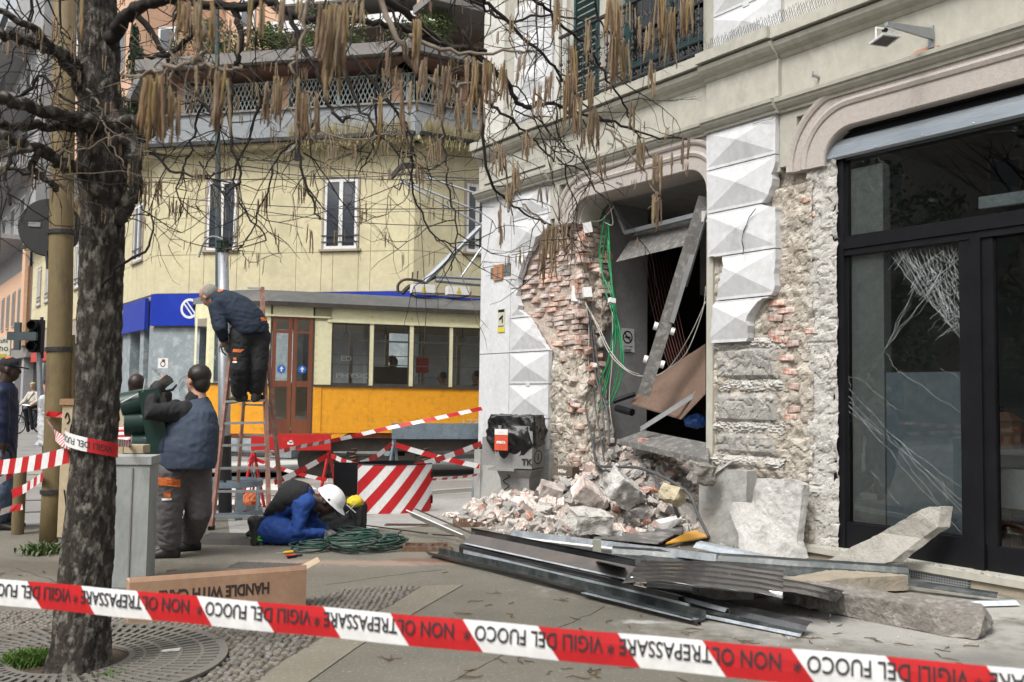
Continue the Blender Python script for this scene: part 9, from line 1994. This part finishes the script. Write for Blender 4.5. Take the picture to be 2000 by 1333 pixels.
for k,(p,L,bg_) in enumerate(lst):
    me=cms[k%6]; Lm=(.075,.085,.095,.11,.12,.10)[k%6]; s=L/Lm; w=(1.0 if bg_>=1 else .6)*(1.25 if L>.13 else 1); rot=(R8.uniform(-.09,.09),R8.uniform(-.09,.09),R8.uniform(0,6))
    if k<300: place('catkin',me,TREE,V(p)-LV,rot,(w,w,s))
    else:
        R=Euler(rot).to_matrix(); cstuff.cm=0 if k%3 else 1; cstuff.add([R@Vector((v.co.x*w,v.co.y*w,v.co.z*s))+V(p) for v in me.vertices],[tuple(f.vertices) for f in me.polygons])
cstuff.build('catkins',[m_cat,m_catb],TREE,kind='stuff',smooth=True,recalc=False)
# ---------------------------------------------------------------- the near barrier tape and the one round the trunk
FUOCO='NON OLTREPASSARE * VIGILI DEL FUOCO *'
def lettertape(a,b,w,label,x_start,L,hfrac=.5,voff=.08,name='barrier_tape',dirsign=-1):
    """straight strand with red and white bands and printed words running from b towards a, upside down"""
    d=(b-a).normalized(); tot=(b-a).length; up=(Z_-d*d.z).normalized(); nrm=d.cross(up); nrm=-nrm if nrm.dot(CAMP-a)<0 else nrm
    mb=MB(); t=x_start; k=0; sub=5; roll=lambda t:.18*sin(t*1.3)
    def pt(t,v): 
        c=a+d*t; cr=.0022*cos(v/w*4); return c+up*v+nrm*(cr+.004*sin(t*14))
    sk=.055
    while t<tot:
        mb.cm=k%2
        for i in range(sub):
            for j in range(3):
                v0,v1=-w/2+w*j/3,-w/2+w*(j+1)/3; f=lambda tt,v:pt(min(tot,max(0,tt-sk*(v/w)*2*.5)),v)
                mb.add([f(t+L*i/sub,v0),f(t+L*(i+1)/sub,v0),f(t+L*(i+1)/sub,v1),f(t+L*i/sub,v1)],[(0,1,2,3)])
        t+=L; k+=1
    o=mb.build(name,[m_tr,m_tw],None,label=label,cat='barrier tape',recalc=False,smooth=True); lt=MB(); base=Vector(o.location)
    vs,fs=textmesh(FUOCO,1,bold=.015); x0=min(v.x for v in vs); x1=max(v.x for v in vs); y0=min(v.y for v in vs); y1=max(v.y for v in vs); per=4*L; T0_=x_start-8*L+4*L
    s=T0_+.75*L
    while s<tot:
        pts=[]
        for v in vs:
            u=(v.x-x0)/(x1-x0)*.965; y=((v.y-y0)/(y1-y0)-.5)*hfrac*w
            pts.append(pt(s+per*(1-u),-y+voff*w)+nrm*.0030)
        # keep only faces inside the strand
        k0=len(lt.v); lt.v+=[p-base for p in pts]; 
        for f in fs:
            if all(0<=(pts[i]-a).dot(d)<=tot for i in f): lt.f.append(tuple(i+k0 for i in f)); lt.m.append(0)
        s+=per
    lt.build('lettering',pm('tape_print',(.03,.03,.035),rough=.6,bump=0),o,local=True); return o
a=Av(-60,1151,2.95); b=Av(2060,1349,2.02)
lettertape(a,b,.078,'near red and white barrier tape with upside down fire brigade lettering across the whole foreground',-.15,.2,.52,.10)
# bands round the trunk
mb=MB(); c=Av(183,885,Yt); rr_=.142
for k in range(30):
    a0,a1=[-pi+.2+(pi-.4)*(k+i)/30 for i in (0,1)]; mb.cm=0 if k>16 else 1; tl=lambda a_:.055-.030*(a_+pi/2)
    q=[c+Vector((rr_*cos(a_),rr_*sin(a_)*1.0,tl(a_)+v)) for a_,v in ((a0,-.036),(a1,-.036),(a1,.036),(a0,.036))]; mb.add(q,[(0,1,2,3)])
o=mb.build('barrier_tape',[m_tr,m_tw],None,label='barrier tape wrapped once round the tree trunk',cat='barrier tape',recalc=False)
lt=MB(); vs,fs=textmesh('VIGILI DEL FUOCO',1,bold=.01); x0=min(v.x for v in vs); x1=max(v.x for v in vs); y0=min(v.y for v in vs); y1=max(v.y for v in vs)
lt.add([c+Vector(((rr_+.002)*cos(a_),(rr_+.002)*sin(a_),tl(a_)+h_))-o.location for a_,h_ in [(-.5-(v.x-x0)/(x1-x0)*2.3,-((v.y-y0)/(y1-y0)-.5)*.034) for v in vs]],fs); lt.build('lettering',pm('tape_print',c1=(.03,.03,.03)),o,local=True)
